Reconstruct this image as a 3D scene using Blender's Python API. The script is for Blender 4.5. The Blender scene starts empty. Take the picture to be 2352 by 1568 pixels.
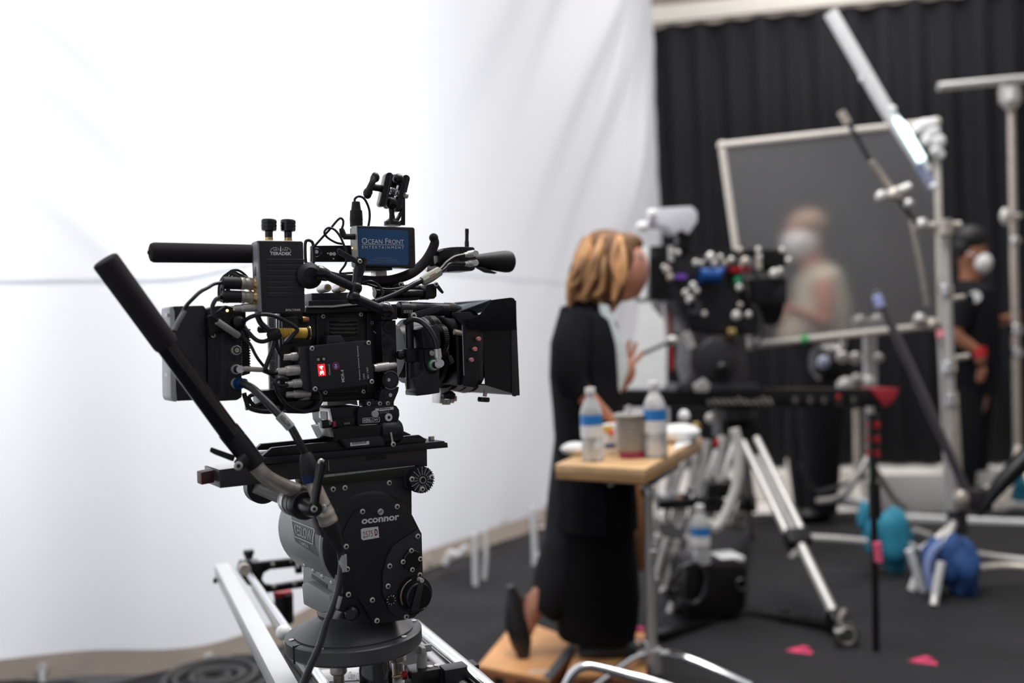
import bpy, bmesh, math, random
from mathutils import Vector, Matrix
random.seed(7)
S = bpy.context.scene
COL = S.collection
# ---------------------------------------------------------------- camera
F = 2287.0; CH = 1.22
PITCH = math.atan((784-755)/F); ROLL = math.radians(2.4)
fw = Vector((0, math.cos(PITCH), -math.sin(PITCH)))
r0 = Vector((1, 0, 0)); u0 = Vector((0, math.sin(PITCH), math.cos(PITCH)))
RT = r0*math.cos(ROLL) - u0*math.sin(ROLL)
UP = r0*math.sin(ROLL) + u0*math.cos(ROLL)
C0 = Vector((0, 0, CH))
cd = bpy.data.cameras.new('camera'); co = bpy.data.objects.new('camera', cd); COL.objects.link(co)
M = Matrix((RT, UP, -fw)).transposed().to_4x4(); M.translation = C0
co.matrix_world = M
cd.sensor_width = 36; cd.lens = 36*F/2352; cd.clip_start = .05; cd.clip_end = 100
cd.dof.use_dof = True; cd.dof.focus_distance = 1.56; cd.dof.aperture_fstop = 1.9
S.camera = co
# ---------------------------------------------------------------- world, lights, exposure
w = bpy.data.worlds.new('world'); S.world = w; w.use_nodes = True
bg = w.node_tree.nodes['Background']; bg.inputs[0].default_value = (.92, .945, 1, 1); bg.inputs[1].default_value = .44
S.view_settings.view_transform = 'Standard'; S.view_settings.look = 'None'
S.view_settings.gamma = 1; S.view_settings.use_curve_mapping = False; S.view_settings.exposure = 0.5
S.cycles.use_denoising = True
S.cycles.max_bounces = 8; S.cycles.transparent_max_bounces = 16
S.cycles.sample_clamp_indirect = 6; S.cycles.caustics_reflective = False; S.cycles.caustics_refractive = False
def area(name, loc, target, sx, sy, power, col=(1, 1, 1)):
    l = bpy.data.lights.new(name, 'AREA'); l.shape = 'RECTANGLE'; l.size = sx; l.size_y = sy
    l.energy = power; l.color = col
    o = bpy.data.objects.new(name, l); COL.objects.link(o); o.location = loc
    o.rotation_euler = (Vector(target)-Vector(loc)).to_track_quat('-Z', 'Y').to_euler()
    return o
area('silk_backlight', (-3.1, 4.9, 2.0), (-1.7, 3.5, 1.6), 2.6, 2.8, 95, (1, 1, 1))
area('silk_backlight', (-.25, 8.2, 2.7), (.1, 6.2, 2.2), .4, .5, 4.5, (.93, .95, 1))
area('overhead_softlight', (.5, 2.6, 4.2), (.1, 3.0, 0), 2.2, 2.0, 85, (1, .985, .96))
area('overhead_softlight', (2.2, 6.0, 4.6), (2.0, 6.3, 0), 3.0, 1.6, 85, (1, .96, .92))
# ---------------------------------------------------------------- pixel helpers
def ray(x, y): return fw + RT*((x-1176)/F) + UP*((784-y)/F)
def P(x, y, d): return C0 + ray(x, y)*d
def Fl(x, y, z=0.0):
    r = ray(x, y); return C0 + r*((z-CH)/r.z)
def yh(x): return 755 - .042*(x-1176)
class Fr:
    def __init__(s, o, yaw):
        s.o = Vector(o); a = math.radians(yaw)
        s.U = Vector((math.cos(a), math.sin(a), 0)); s.V = Vector((-math.sin(a), math.cos(a), 0)); s.W = Vector((0, 0, 1))
    def pt(s, x, y, v=0.0):
        r = ray(x, y); return C0 + r*((s.o-C0).dot(s.V)+v)/r.dot(s.V)
    def pu(s, x, y, u=0.0):
        r = ray(x, y); return C0 + r*((s.o-C0).dot(s.U)+u)/r.dot(s.U)
    def L(s, u, v, w): return s.o + s.U*u + s.V*v + s.W*w
    def inv(s, p):
        q = p-s.o; return q.dot(s.U), q.dot(s.V), q.z
# ---------------------------------------------------------------- materials
def mat(name, col, rough=.5, metal=0.0, var=0.0, vs=40.0, bump=0.0, bs=300.0, emit=None, es=0.0, trans=0.0, coat=0.0, sheen=0.0, stretch=None, spec=.5, ior=None):
    m = bpy.data.materials.new(name); m.use_nodes = True; nt = m.node_tree; n = nt.nodes; b = n['Principled BSDF']
    b.inputs['Base Color'].default_value = (*col, 1); b.inputs['Roughness'].default_value = rough
    b.inputs['Metallic'].default_value = metal; b.inputs['Transmission Weight'].default_value = trans
    b.inputs['Coat Weight'].default_value = coat; b.inputs['Sheen Weight'].default_value = sheen
    b.inputs['Specular IOR Level'].default_value = spec
    if ior: b.inputs['IOR'].default_value = ior
    if emit: b.inputs['Emission Color'].default_value = (*emit, 1); b.inputs['Emission Strength'].default_value = es
    tc = n.new('ShaderNodeTexCoord'); mp = n.new('ShaderNodeMapping'); nt.links.new(tc.outputs['Object'], mp.inputs[0])
    if stretch: mp.inputs['Scale'].default_value = stretch
    no = n.new('ShaderNodeTexNoise'); no.inputs['Scale'].default_value = vs; no.inputs['Detail'].default_value = 4; nt.links.new(mp.outputs[0], no.inputs['Vector'])
    v = var if var else .06
    cr = n.new('ShaderNodeValToRGB'); nt.links.new(no.outputs['Fac'], cr.inputs[0])
    cr.color_ramp.elements[0].position = .3; cr.color_ramp.elements[1].position = .7
    cr.color_ramp.elements[0].color = (*[c*(1-v) for c in col], 1); cr.color_ramp.elements[1].color = (*[min(1, c*(1+v)) for c in col], 1)
    nt.links.new(cr.outputs[0], b.inputs['Base Color'])
    if bump:
        nb = n.new('ShaderNodeTexNoise'); nb.inputs['Scale'].default_value = bs; nt.links.new(mp.outputs[0], nb.inputs['Vector'])
        bu = n.new('ShaderNodeBump'); bu.inputs['Strength'].default_value = bump; bu.inputs['Distance'].default_value = .002
        nt.links.new(nb.outputs['Fac'], bu.inputs['Height']); nt.links.new(bu.outputs[0], b.inputs['Normal'])
    return m
BLK = mat('black_paint', (.014, .0135, .0165), .34, bump=.08, bs=1500)
BLK2 = mat('black_anodised', (.005, .005, .006), .3)
SATIN = mat('satin_black', (.027, .026, .03), .36, bump=.12, bs=1800)
GLOSSB = mat('gloss_black', (.008, .008, .01), .16, coat=.4)
CHAR = mat('charcoal_paint', (.04, .036, .04), .32, bump=.1, bs=1500)
GREY = mat('grey_enamel', (.3, .3, .31), .42, bump=.1, bs=900)
FOAM = mat('black_foam', (.022, .017, .021), .95, var=.3, vs=900, bump=.9, bs=1400)
RUB = mat('black_rubber', (.012, .012, .014), .6)
CABLE = mat('cable_jacket', (.014, .014, .017), .35, coat=.2)
SILV = mat('brushed_silver', (.74, .72, .7), .36, .6, bump=.05, bs=400)
NICK = mat('nickel', (.78, .76, .72), .36, .55)
STEEL = mat('worn_steel', (.6, .54, .48), .38, .6, var=.2, vs=60)
CHROME = mat('chrome', (.85, .85, .86), .12, 1)
GOLD = mat('brass', (.83, .6, .25), .25, 1)
COPPER = mat('copper', (.7, .36, .2), .35, 1)
WHT = mat('white_paint', (.88, .88, .88), .5)
WTEXT = mat('white_print', (.95, .95, .95), .6)
LBLUE = mat('blue_sticker', (.03, .105, .26), .55, var=.12, vs=500)
YEL = mat('yellow_sleeve', (.85, .52, .06), .55, var=.15, vs=200)
PINK = mat('pink_knob', (.95, .34, .37), .5)
MAG = mat('magenta_block', (.5, .03, .09), .45)
REDM = mat('red_anodised', (.45, .015, .025), .35, .3)
BLUEM = mat('blue_anodised', (.008, .07, .27), .35, .3)
GREENM = mat('green_ring', (.03, .3, .12), .4)
NAVY = mat('navy_ring', (.02, .035, .12), .5)
PURP = mat('purple_label', (.16, .06, .4), .5)
BEIGE = mat('beige_sleeve', (.52, .49, .42), .5)
TAG = mat('clear_label', (.45, .45, .44), .35)
REDLED = mat('red_led', (.6, .01, .01), .4, emit=(1, .015, .02), es=1.1)
LEDW = mat('led_white', (1, .8, .8), .4, emit=(1, .62, .58), es=2.2)
YLED = mat('yellow_led', (.9, .7, .2), .4, emit=(1, .75, .2), es=3)
LENSB = mat('lens_barrel', (.01, .01, .012), .42)
RULER = mat('ruler_strip', (.42, .47, .42), .5)
BROWN = mat('oxblood_stopper', (.07, .02, .025), .5)
OLIVE = mat('dark_bronze', (.028, .028, .022), .4)
DISH = mat('ring_grey', (.075, .075, .08), .38, bump=.1, bs=1500)
CLOTHB = mat('black_cloth', (.013, .013, .016), .9, var=.3, vs=20, spec=.15)
FLAGC = mat('blue_grey_cloth', (.12, .14, .17), .9, var=.4, vs=700)
# ---------------------------------------------------------------- mesh builder
class MB:
    def __init__(s): s.b = bmesh.new()
    def _bev(s, faces, bev, seg=2):
        if bev <= 0: return
        es = list({e for f in faces for e in f.edges if len(e.link_faces) == 2 and e.calc_face_angle(0) > .35})
        bmesh.ops.bevel(s.b, geom=es, offset=bev, segments=seg, profile=.6, affect='EDGES', clamp_overlap=True)
    def prism(s, A, B, bev=0.0, seg=2):
        va = [s.b.verts.new(p) for p in A]; vb = [s.b.verts.new(p) for p in B]; n = len(A)
        fs = [s.b.faces.new(va), s.b.faces.new(vb[::-1])]
        for i in range(n): fs.append(s.b.faces.new((va[i], vb[i], vb[(i+1) % n], va[(i+1) % n])))
        bmesh.ops.recalc_face_normals(s.b, faces=fs)
        s._bev(fs, bev, seg); return s
    def poly(s, fr, px, v0, v1, bev=0.0, seg=2):
        A = [fr.pt(x, y, v0) for x, y in px]; return s.prism(A, [p+fr.V*(v1-v0) for p in A], bev, seg)
    def polyu(s, fr, px, u0_, u1, bev=0.0):
        A = [fr.pu(x, y, u0_) for x, y in px]; return s.prism(A, [p+fr.U*(u1-u0_) for p in A], bev)
    def flat(s, fr, px, v):
        s.b.faces.new([s.b.verts.new(fr.pt(x, y, v)) for x, y in px]); return s
    def box(s, c, dx, dy, dz, ax=None, bev=0.0):
        X, Y, Z = ax or (Vector((1, 0, 0)), Vector((0, 1, 0)), Vector((0, 0, 1))); c = Vector(c)
        q = [(-1, -1), (1, -1), (1, 1), (-1, 1)]
        return s.prism([c+X*a*dx/2+Y*b*dy/2-Z*dz/2 for a, b in q], [c+X*a*dx/2+Y*b*dy/2+Z*dz/2 for a, b in q], bev)
    def beam(s, a, b, wd, ht, bev=0.0, up=None):
        d = (b-a).normalized(); up = up or Vector((0, 0, 1)); X = d.cross(up).normalized(); Y = X.cross(d)
        q = [(-1, -1), (1, -1), (1, 1), (-1, 1)]
        return s.prism([a+X*i*wd/2+Y*j*ht/2 for i, j in q], [b+X*i*wd/2+Y*j*ht/2 for i, j in q], bev)
    def rings(s, R, cap=True, closed=False):
        n = len(R[0]); V = [[s.b.verts.new(p) for p in r] for r in R]; fs = []
        for k in range(len(V)-(0 if closed else 1)):
            a, b = V[k], V[(k+1) % len(V)]
            for i in range(n): fs.append(s.b.faces.new((a[i], a[(i+1) % n], b[(i+1) % n], b[i])))
        if cap and not closed: fs.append(s.b.faces.new(V[0][::-1])); fs.append(s.b.faces.new(V[-1]))
        bmesh.ops.recalc_face_normals(s.b, faces=fs); return s
    def tube(s, pts, r, n=8, sm=6, closed=False):
        pts = [Vector(p) for p in pts]
        if sm > 1 and len(pts) > 2:
            Q = []; rr = [] ; rl = r if isinstance(r, (list, tuple)) else None
            N = len(pts)
            for i in range(N if closed else N-1):
                if closed: p = [pts[(i+k) % N] for k in (-1, 0, 1, 2)]
                else: p = [pts[max(i-1, 0)], pts[i], pts[i+1], pts[min(i+2, N-1)]]
                for k in range(sm):
                    t = k/sm
                    Q.append(.5*(2*p[1]+(p[2]-p[0])*t+(2*p[0]-5*p[1]+4*p[2]-p[3])*t*t+(3*p[1]-p[0]-3*p[2]+p[3])*t**3))
                    if rl: rr.append(rl[i]*(1-t)+rl[(i+1) % N]*t)
            if not closed:
                Q.append(pts[-1])
                if rl: rr.append(rl[-1])
            pts = Q; r = rr if rl else r
        N = len(pts); R = []; nx = None
        for i, p in enumerate(pts):
            if closed: t = (pts[(i+1) % N]-pts[i-1])
            else: t = pts[min(i+1, N-1)]-pts[max(i-1, 0)]
            t = t.normalized()
            if nx is None: nx = t.orthogonal().normalized()
            nx = (nx - t*nx.dot(t)).normalized(); ny = t.cross(nx)
            q = r[i] if isinstance(r, (list, tuple)) else r
            R.append([p + nx*math.cos(2*math.pi*k/n)*q + ny*math.sin(2*math.pi*k/n)*q for k in range(n)])
        return s.rings(R, closed=closed)
    def lathe(s, a, b, prof, n=20):
        a, b = Vector(a), Vector(b); t = (b-a).normalized(); nx = t.orthogonal().normalized(); ny = t.cross(nx); R = []
        for f_, r in prof:
            p = a.lerp(b, f_); r = max(r, 1e-5)
            R.append([p + nx*math.cos(2*math.pi*k/n)*r + ny*math.sin(2*math.pi*k/n)*r for k in range(n)])
        return s.rings(R)
    def cyl(s, a, b, r, n=20, bev=.06):
        L = (Vector(b)-Vector(a)).length; e = min(.3, bev*r/L) if L else 0
        return s.lathe(a, b, [(0, r*(1-bev)), (e, r), (1-e, r), (1, r*(1-bev))], n)
    def ball(s, c, r, sc=(1, 1, 1), n=14, ax=None):
        X, Y, Z = ax or (Vector((1, 0, 0)), Vector((0, 1, 0)), Vector((0, 0, 1))); c = Vector(c); R = []
        for j in range(n//2+1):
            th = math.pi*(j+.001)/(n//2+.002); q = r*math.sin(th); z = r*math.cos(th)
            R.append([c+X*math.cos(2*math.pi*k/n)*q*sc[0]+Y*math.sin(2*math.pi*k/n)*q*sc[1]+Z*z*sc[2] for k in range(n)])
        return s.rings(R)
    def ringtorus(s, c, nrm, R_, r, n=20, m=6):
        nrm = Vector(nrm).normalized(); a = nrm.orthogonal().normalized(); b = nrm.cross(a)
        return s.tube([Vector(c)+a*math.cos(2*math.pi*k/n)*R_+b*math.sin(2*math.pi*k/n)*R_ for k in range(n)], r, m, 1, True)
def pxr(p, x): return x*(p-C0).dot(fw)/F          # pixel size at the depth of point p
def mesh_of(m, name, off):
    bmesh.ops.translate(m.b, verts=m.b.verts, vec=-off)
    for e in m.b.edges:
        e.smooth = not (len(e.link_faces) == 2 and e.calc_face_angle(0) > .6)
    me = bpy.data.meshes.new(name)
    for f_ in m.b.faces: f_.smooth = True
    m.b.to_mesh(me); m.b.free(); return me
def world_off(parent):
    while parent.parent: parent = parent.parent
    return parent.location
def part(name, m, material, parent, label=None, kind=None):
    me = mesh_of(m, name, world_off(parent)); me.materials.append(material)
    o = bpy.data.objects.new(name, me); COL.objects.link(o); o.parent = parent
    if label: o['label'] = label
    if kind: o['kind'] = kind
    return o
def thing(name, label, cat, loc, group=None):
    o = bpy.data.objects.new(name, None); COL.objects.link(o); o.location = Vector(loc); o.empty_display_size = .05
    o['label'] = label; o['category'] = cat
    if group: o['group'] = group
    return o
def solo(name, m, material, label, cat, loc=None, group=None, kind=None):
    if loc is None:
        loc = sum((v.co for v in m.b.verts), Vector())/len(m.b.verts); loc.z = min(v.co.z for v in m.b.verts)
    loc = Vector(loc); me = mesh_of(m, name, loc); me.materials.append(material)
    o = bpy.data.objects.new(name, me); COL.objects.link(o); o.location = loc
    if label: o['label'] = label
    if cat: o['category'] = cat
    if group: o['group'] = group
    if kind: o['kind'] = kind
    return o
# lettering: glyphs fitted to the quad bl,br,tr,tl
def glyphs(body, bold=0.0, smallcaps=False, spacing=1.0):
    cu = bpy.data.curves.new('txt', 'FONT'); cu.body = body; cu.resolution_u = 3; cu.offset = bold; cu.space_character = spacing
    if smallcaps:
        cu.small_caps_scale = .78
        for i, ch in enumerate(body):
            if ch.islower(): cu.body_format[i].use_small_caps = True
    o = bpy.data.objects.new('txt', cu); COL.objects.link(o)
    dg = bpy.context.evaluated_depsgraph_get(); me = bpy.data.meshes.new_from_object(o.evaluated_get(dg))
    vs = [v.co.copy() for v in me.vertices]; fs = [tuple(p.vertices) for p in me.polygons]
    bpy.data.objects.remove(o); bpy.data.curves.remove(cu); bpy.data.meshes.remove(me)
    x0 = min(v.x for v in vs); x1 = max(v.x for v in vs); y0 = min(v.y for v in vs); y1 = max(v.y for v in vs)
    return [((v.x-x0)/(x1-x0), (v.y-y0)/(y1-y0)) for v in vs], fs
def text_into(m, body, mapf, **kw):
    vs, fs = glyphs(body, **kw); V = [m.b.verts.new(mapf(a, b)) for a, b in vs]
    for f_ in fs:
        try: m.b.faces.new([V[i] for i in f_])
        except ValueError: pass
    return m
def quadmap(bl, br, tr, tl): return lambda a, b: (bl*(1-a)+br*a)*(1-b) + (tl*(1-a)+tr*a)*b
def text_px(m, fr, body, q, v, **kw):   # q = bl, br, tr, tl in pixels
    return text_into(m, body, quadmap(*[fr.pt(x, y, v) for x, y in q]), **kw)
W_ = Vector((0, 0, 1))
# ================================================================ SETTING
def floor_quad(pts, z0, z1): return [Vector((x, y, z0)) for x, y in pts], [Vector((x, y, z1)) for x, y in pts]
def struct(name, m, mt): return solo(name, m, mt, None, None, kind='structure')
CONC = mat('pale_floor', (.8, .76, .73), .7, var=.12, vs=3, bump=.1, bs=80)
struct('floor', MB().prism(*floor_quad([(-6, -1.5), (9, -1.5), (9, 10.5), (-6, 10.5)], -.05, 0)), CONC)
WALLP = mat('tan_wall', (.42, .36, .31), .85, var=.2, vs=4)
wa, wb = Vector((-5, 9.35, 0)), Vector((9, 8.2, 0))
struct('wall_back', MB().beam(wa+Vector((0, .5, 2.6)), wb+Vector((0, .5, 2.6)), .1, 5.2), WALLP)
struct('wall_right', MB().beam(Vector((6.6, -1, 2.6)), Vector((6.6, 9, 2.6)), .1, 5.2), WALLP)
struct('unseen_dark_wall', MB().beam(Vector((-.9, -1.45, 2.6)), Vector((6.6, -1.45, 2.6)), .1, 5.2), mat('grey_wall', (.3, .3, .32), .8))  # unseen wall behind the camera, added so near sides reflect something darker
# carpet of black duvetyne, slightly rumpled
m = MB(); N = 60
gx = [-5+9.8*i/90 for i in range(91)]; gy = [-1+7.0*j/70 for j in range(71)]
def rum(x, y):
    k = max(0, min(1, (.9-x)/1.0))*max(0, min(1, (y-2.5)/1))
    return .02 + .013*k*(math.sin(7*x+5*y+2*math.sin(3*y))+math.sin(13*x-9*y)+.8*math.sin(21*x+17*y+math.sin(8*x)))
rows = [[m.b.verts.new((x, y+(.12*math.sin(x*1.3) if j == 70 else 0), max(.004, rum(x, y)))) for x in gx] for j, y in enumerate(gy)]
for j in range(70):
    for i in range(90): m.b.faces.new((rows[j][i], rows[j][i+1], rows[j+1][i+1], rows[j+1][i]))
CARP = mat('charcoal_carpet', (.021, .02, .022), .8, var=.25, vs=2.5, bump=.3, bs=120, spec=.3)
solo('floor_covering', m, CARP, 'rumpled charcoal cloth covering the studio floor under everything', 'carpet')
# black drape on the back wall
def sheet(name, base, top, nrm, wave, nu, nv, mt, label, cat):
    m = MB(); R = []
    for j in range(nv+1):
        t = j/nv; row = []
        for i in range(nu+1):
            s_ = i/nu; p = base(s_); q = top(s_); row.append(m.b.verts.new(p.lerp(q, t)+nrm(s_)*wave(s_, t)))
        R.append(row)
    for j in range(nv):
        for i in range(nu): m.b.faces.new((R[j][i], R[j][i+1], R[j+1][i+1], R[j+1][i]))
    return solo(name, m, mt, label, cat)
DRAPE = mat('black_drape', (.0095, .0098, .0125), .85, var=.25, vs=3, stretch=(3, 3, .15), spec=.25)
dl, dr = Vector((.9, 8.35, 0)), Vector((6.4, 7.2, 0))
hgt = lambda s_: 3.66
ND = Vector((-.2, -1, 0)).normalized()
dp = sheet('black_drape', lambda s_: dl.lerp(dr, s_)+Vector((0, 0, .02)), lambda s_: dl.lerp(dr, s_)+Vector((0, 0, 3.66)), lambda s_: ND,
      lambda s_, t: .035*math.sin(s_*150)+.02*math.sin(s_*61+1), 420, 4, DRAPE, 'tall pleated black drape hanging across the back of the studio', 'drape')
dp.modifiers.new('thick', 'SOLIDIFY').thickness = .004
m = MB().beam(dl+Vector((-.1, -.04, 3.74)), dr+Vector((.1, -.04, 3.74)), .06, .14, .01)
solo('curtain_rail', m, mat('cream_pipe', (.6, .57, .52), .5), 'cream pipe along the top of the black drape', 'rail')
# ---------------------------------------------------------------- white silk
knots = [(-6, 2.5), (-3.6, 3.25), (-2.5, 3.5), (-1.83, 3.58), (-1.35, 3.62), (-1.03, 3.76), (-.86, 4.05), (-.43, 5.0), (.25, 6.2), (.84, 7.15), (1.22, 7.95)]
K = [Vector((x, y, 0)) for x, y in knots]
def sp(s_):
    n = len(K)-1; f_ = min(max(s_, 0), .99999)*n; i = int(f_); t = f_-i
    p = [K[max(i-1, 0)], K[i], K[i+1], K[min(i+2, n)]]
    return .5*(2*p[1]+(p[2]-p[0])*t+(2*p[0]-5*p[1]+4*p[2]-p[3])*t*t+(3*p[1]-p[0]-3*p[2]+p[3])*t**3)
silk = bpy.data.materials.new('white_silk'); silk.use_nodes = True; nt = silk.node_tree; n = nt.nodes; n.remove(n['Principled BSDF'])
d_ = n.new('ShaderNodeBsdfDiffuse'); tr = n.new('ShaderNodeBsdfTranslucent'); mx = n.new('ShaderNodeMixShader'); mx.inputs[0].default_value = .55
d_.inputs[0].default_value = (.765, .775, .825, 1); tr.inputs[0].default_value = (.79, .80, .835, 1)
no = n.new('ShaderNodeTexNoise'); no.inputs['Scale'].default_value = 1.3; no.inputs['Detail'].default_value = 4; no.inputs['Distortion'].default_value = 1.2
tc = n.new('ShaderNodeTexCoord'); mp = n.new('ShaderNodeMapping'); mp.inputs['Rotation'].default_value = (0, -.9, 0); mp.inputs['Scale'].default_value = (1, 1, .45)
bu = n.new('ShaderNodeBump'); bu.inputs['Strength'].default_value = .12; bu.inputs['Distance'].default_value = .03
nt.links.new(tc.outputs['Object'], mp.inputs[0]); nt.links.new(mp.outputs[0], no.inputs['Vector']); nt.links.new(no.outputs['Fac'], bu.inputs['Height'])
for q in (d_, tr): nt.links.new(bu.outputs[0], q.inputs['Normal'])
nt.links.new(d_.outputs[0], mx.inputs[1]); nt.links.new(tr.outputs[0], mx.inputs[2]); nt.links.new(mx.outputs[0], n['Material Output'].inputs[0])
def sn(s_):
    t = sp(min(s_+.002, 1))-sp(max(s_-.002, 0)); return Vector((t.y, -t.x, 0)).normalized()
def sm(a, b, x): x = max(0, min(1, (x-a)/(b-a))); return x*x*(3-2*x)
def swave(s_, t):
    right = sm(.66, .95, s_)
    ph = s_ - .30*t
    # folds sweeping from the upper right down to the lower left, tighter towards the gathered edge
    a = .07*right*math.sin(ph*58+1.2*math.sin(t*4)) + .045*right*math.sin(ph*131+2+2*math.sin(s_*17)) + .03*sm(.82, 1, s_)*math.sin(ph*330+t*3)
    a += .03*sm(.6, .8, s_)*math.sin(ph*27+.6)
    # long tension creases running down to the right on the near part
    left = 1-sm(.55, .72, s_)
    for k, w_ in ((.80, .014), (.85, .012), (.95, .012), (1.04, .014), (.70, .012), (1.12, .014)):
        a += .010*left*math.exp(-((s_+1.0*t-k)/w_)**2)
    a += .03*math.sin(s_*17+t*2.2)*(1-right)
    a += -.06*math.sin(math.pi*min(1, t*1.3))*(1-right)
    return a*(1-.94*sm(.88, .99, s_))
HEM = .075
base = lambda s_: sp(s_)+Vector((0, 0, .078+.06*s_+.008*math.sin(s_*40)))
sk = sheet('silk_screen', base, lambda s_: sp(s_)+Vector((0, 0, 4.6)), sn, swave, 420, 150, silk, 'huge white silk diffusion screen curving from the left wall to the black drape', 'fabric screen')
# hem band with grommets and tie cords
m = MB(); prev = None
for i in range(421):
    s_ = i/420; p = base(s_)+sn(s_)*(swave(s_, 0)+.004); c = (m.b.verts.new(p+Vector((0, 0, .012))), m.b.verts.new(p-Vector((0, 0, HEM))+sn(s_)*.012))
    if prev: m.b.faces.new((prev[0], prev[1], c[1], c[0]))
    prev = c
part('hem_band', m, mat('beige_canvas', (.5, .42, .36), .8, var=.1, vs=8), sk, 'beige canvas hem')
for z0, dz in ((1.36, .018),):
    m = MB(); prev = None
    for i in range(421):
        s_ = i/420; t = (z0+.04*math.sin(s_*12))/4.4; p = base(s_).lerp(sp(s_)+Vector((0, 0, 4.6)), t)+sn(s_)*(swave(s_, t)+.003)
        c = (m.b.verts.new(p+Vector((0, 0, dz/2))), m.b.verts.new(p-Vector((0, 0, dz/2))))
        if prev: m.b.faces.new((prev[0], prev[1], c[1], c[0]))
        prev = c
    part('seam', m, silk, sk)
tie = mat('white_tie_cord', (.75, .75, .76), .8)
def near_s(px_):
    best = min(range(0, 2001), key=lambda i: abs(proj(base(i/2000))[0]-px_)); return best/2000
def proj(p):
    q = Vector(p)-C0; d = q.dot(fw); return 1176+F*q.dot(RT)/d, 784-F*q.dot(UP)/d
for x in (95, 475, 985, 1225):
    s_ = near_s(x); p = base(s_)+sn(s_)*(swave(s_, 0)+.012)-Vector((0, 0, HEM*.5)); nn = sn(s_)
    part('grommet', MB().ringtorus(p+nn*.006, nn, .016, .005, 20, 6), NICK, sk)
    part('grommet_face', MB().lathe(p+nn*.002, p+nn*.004, [(0, .014), (1, .014)], 16), WHT, sk)
for i, x in enumerate((95, 475)):
    s_ = near_s(x); p = base(s_)+sn(s_)*(swave(s_, 0)+.02)-Vector((0, 0, HEM*.55)); nn = sn(s_)
    q = [p, p+nn*.01-Vector((0, 0, .06)), p+nn*.02-Vector((0, 0, .13)), p+nn*.05-Vector((-.01, 0, .17)), p+nn*.2-Vector((-.05, 0, p.z-.03))]
    q[-1].z = .035
    solo('tie_cord', MB().tube(q, .011, 8), tie, ('white tie cord hanging from the leftmost hem grommet', 'white tie cord hanging beside the pale square slider bar')[i], 'cord', group='tie cords on the silk hem')
def strip(pts, d, wpx, label):
    solo('tie_cord', MB().tube([P(x, y, d) for x, y in pts], wpx*d/F, 8, 5), tie, label, 'cord', group='tie cords on the silk hem')
strip([(1090, 1225), (1091, 1290), (1092, 1350), (1098, 1380), (1115, 1394), (1122, 1390)], 4.75, 7, 'longest white tie cord, its end curling forward on the cloth floor')
strip([(1114, 1215), (1116, 1270), (1112, 1330), (1108, 1372)], 4.85, 5.5, 'white tie cord hanging just behind the longest one')
strip([(1222, 1165), (1226, 1220), (1228, 1290), (1224, 1312), (1232, 1328), (1244, 1310), (1238, 1285), (1230, 1270)], 5.0, 7, 'looped white tie cord hanging left of the woman')
strip([(1072, 1255), (1050, 1275), (1035, 1270), (1022, 1296)], 4.9, 8, 'knotted white cord bunched low on the hem')
strip([(1143, 1190), (1146, 1215), (1138, 1245)], 5.6, 7, 'short white knotted cord beside the wooden trestle')
strip([(1255, 1150), (1262, 1158), (1258, 1165)], 6.0, 8, 'white knot at the far end of the visible hem')
# wooden trestle behind the silk's end
wood = mat('orange_pine', (.62, .27, .08), .5, var=.18, vs=12, stretch=(1, 1, 6))
T = thing('wooden_trestle', 'orange wooden trestle legs crossing behind the silk hem', 'trestle', Fl(1200, 1255))
part('leg', MB().beam(P(1165, 1252, 6.0), P(1246, 1160, 6.25), .045, .05, .004), wood, T)
part('leg', MB().beam(P(1284, 1232, 6.1), P(1246, 1155, 6.3), .04, .05, .004), wood, T)
part('rail', MB().beam(P(1095, 1235, 6.4), P(1250, 1165, 6.6), .04, .05, .004), wood, T)
# coiled cable on the floor at the left
c = Fl(490, 1572, .02)
T = thing('cable_coil', 'flat coil of heavy black cable on the floor, left of the slider', 'cable', c)
rub2 = mat('matte_cable', (.05, .048, .05), .6)
for k in range(5):
    r = .05+.035*k
    part('cable_turn', MB().ringtorus(c+Vector((.02*math.sin(k*2), .015*math.cos(k*3), .02+.012*(k % 2))), Vector((.03*math.sin(k), .04*math.cos(k), 1)), r, .014, 40, 8), rub2, T)
m = MB().prism([Fl(x, y, .02) for x, y in ((-40, 1542), (36, 1541), (26, 1552), (8, 1560), (-40, 1563))], [Fl(x, y, .02)+Vector((0, 0, .03)) for x, y in ((-40, 1542), (36, 1541), (26, 1552), (8, 1560), (-40, 1563))], .01)
solo('folded_cloth', m, WHT, 'folded white cloth lying at the bottom left corner', 'cloth')
# ================================================================ PEOPLE
SKIN = mat('skin', (.56, .25, .165), .55, var=.08, vs=30); SKIN2 = mat('brown_skin', (.32, .13, .07), .5, var=.08, vs=30)
def skinbody(name, J, E, mt, parent, label=None, sub=2):
    """one continuous surface grown over joints J (name: (point, radius)) and bones E"""
    keys = list(J); me = bpy.data.meshes.new(name)
    me.from_pydata([tuple(J[k][0]) for k in keys], [(keys.index(a), keys.index(b)) for a, b in E], [])
    o = bpy.data.objects.new('tmp', me); COL.objects.link(o)
    md = o.modifiers.new('s', 'SKIN'); md.use_smooth_shade = True; md.branch_smoothing = .4
    for i, k in enumerate(keys):
        v = me.skin_vertices[0].data[i]; r = J[k][1]; v.radius = r if isinstance(r, tuple) else (r, r); v.use_root = (i == 0)
    o.modifiers.new('u', 'SUBSURF').levels = sub
    dg = bpy.context.evaluated_depsgraph_get(); m2 = bpy.data.meshes.new_from_object(o.evaluated_get(dg)); bpy.data.objects.remove(o)
    off = world_off(parent)
    for v in m2.vertices: v.co -= off
    m2.materials.clear(); m2.materials.append(mt)
    for p in m2.polygons: p.use_smooth = True
    q = bpy.data.objects.new(name, m2); COL.objects.link(q); q.parent = parent
    if label: q['label'] = label
    return q
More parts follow.
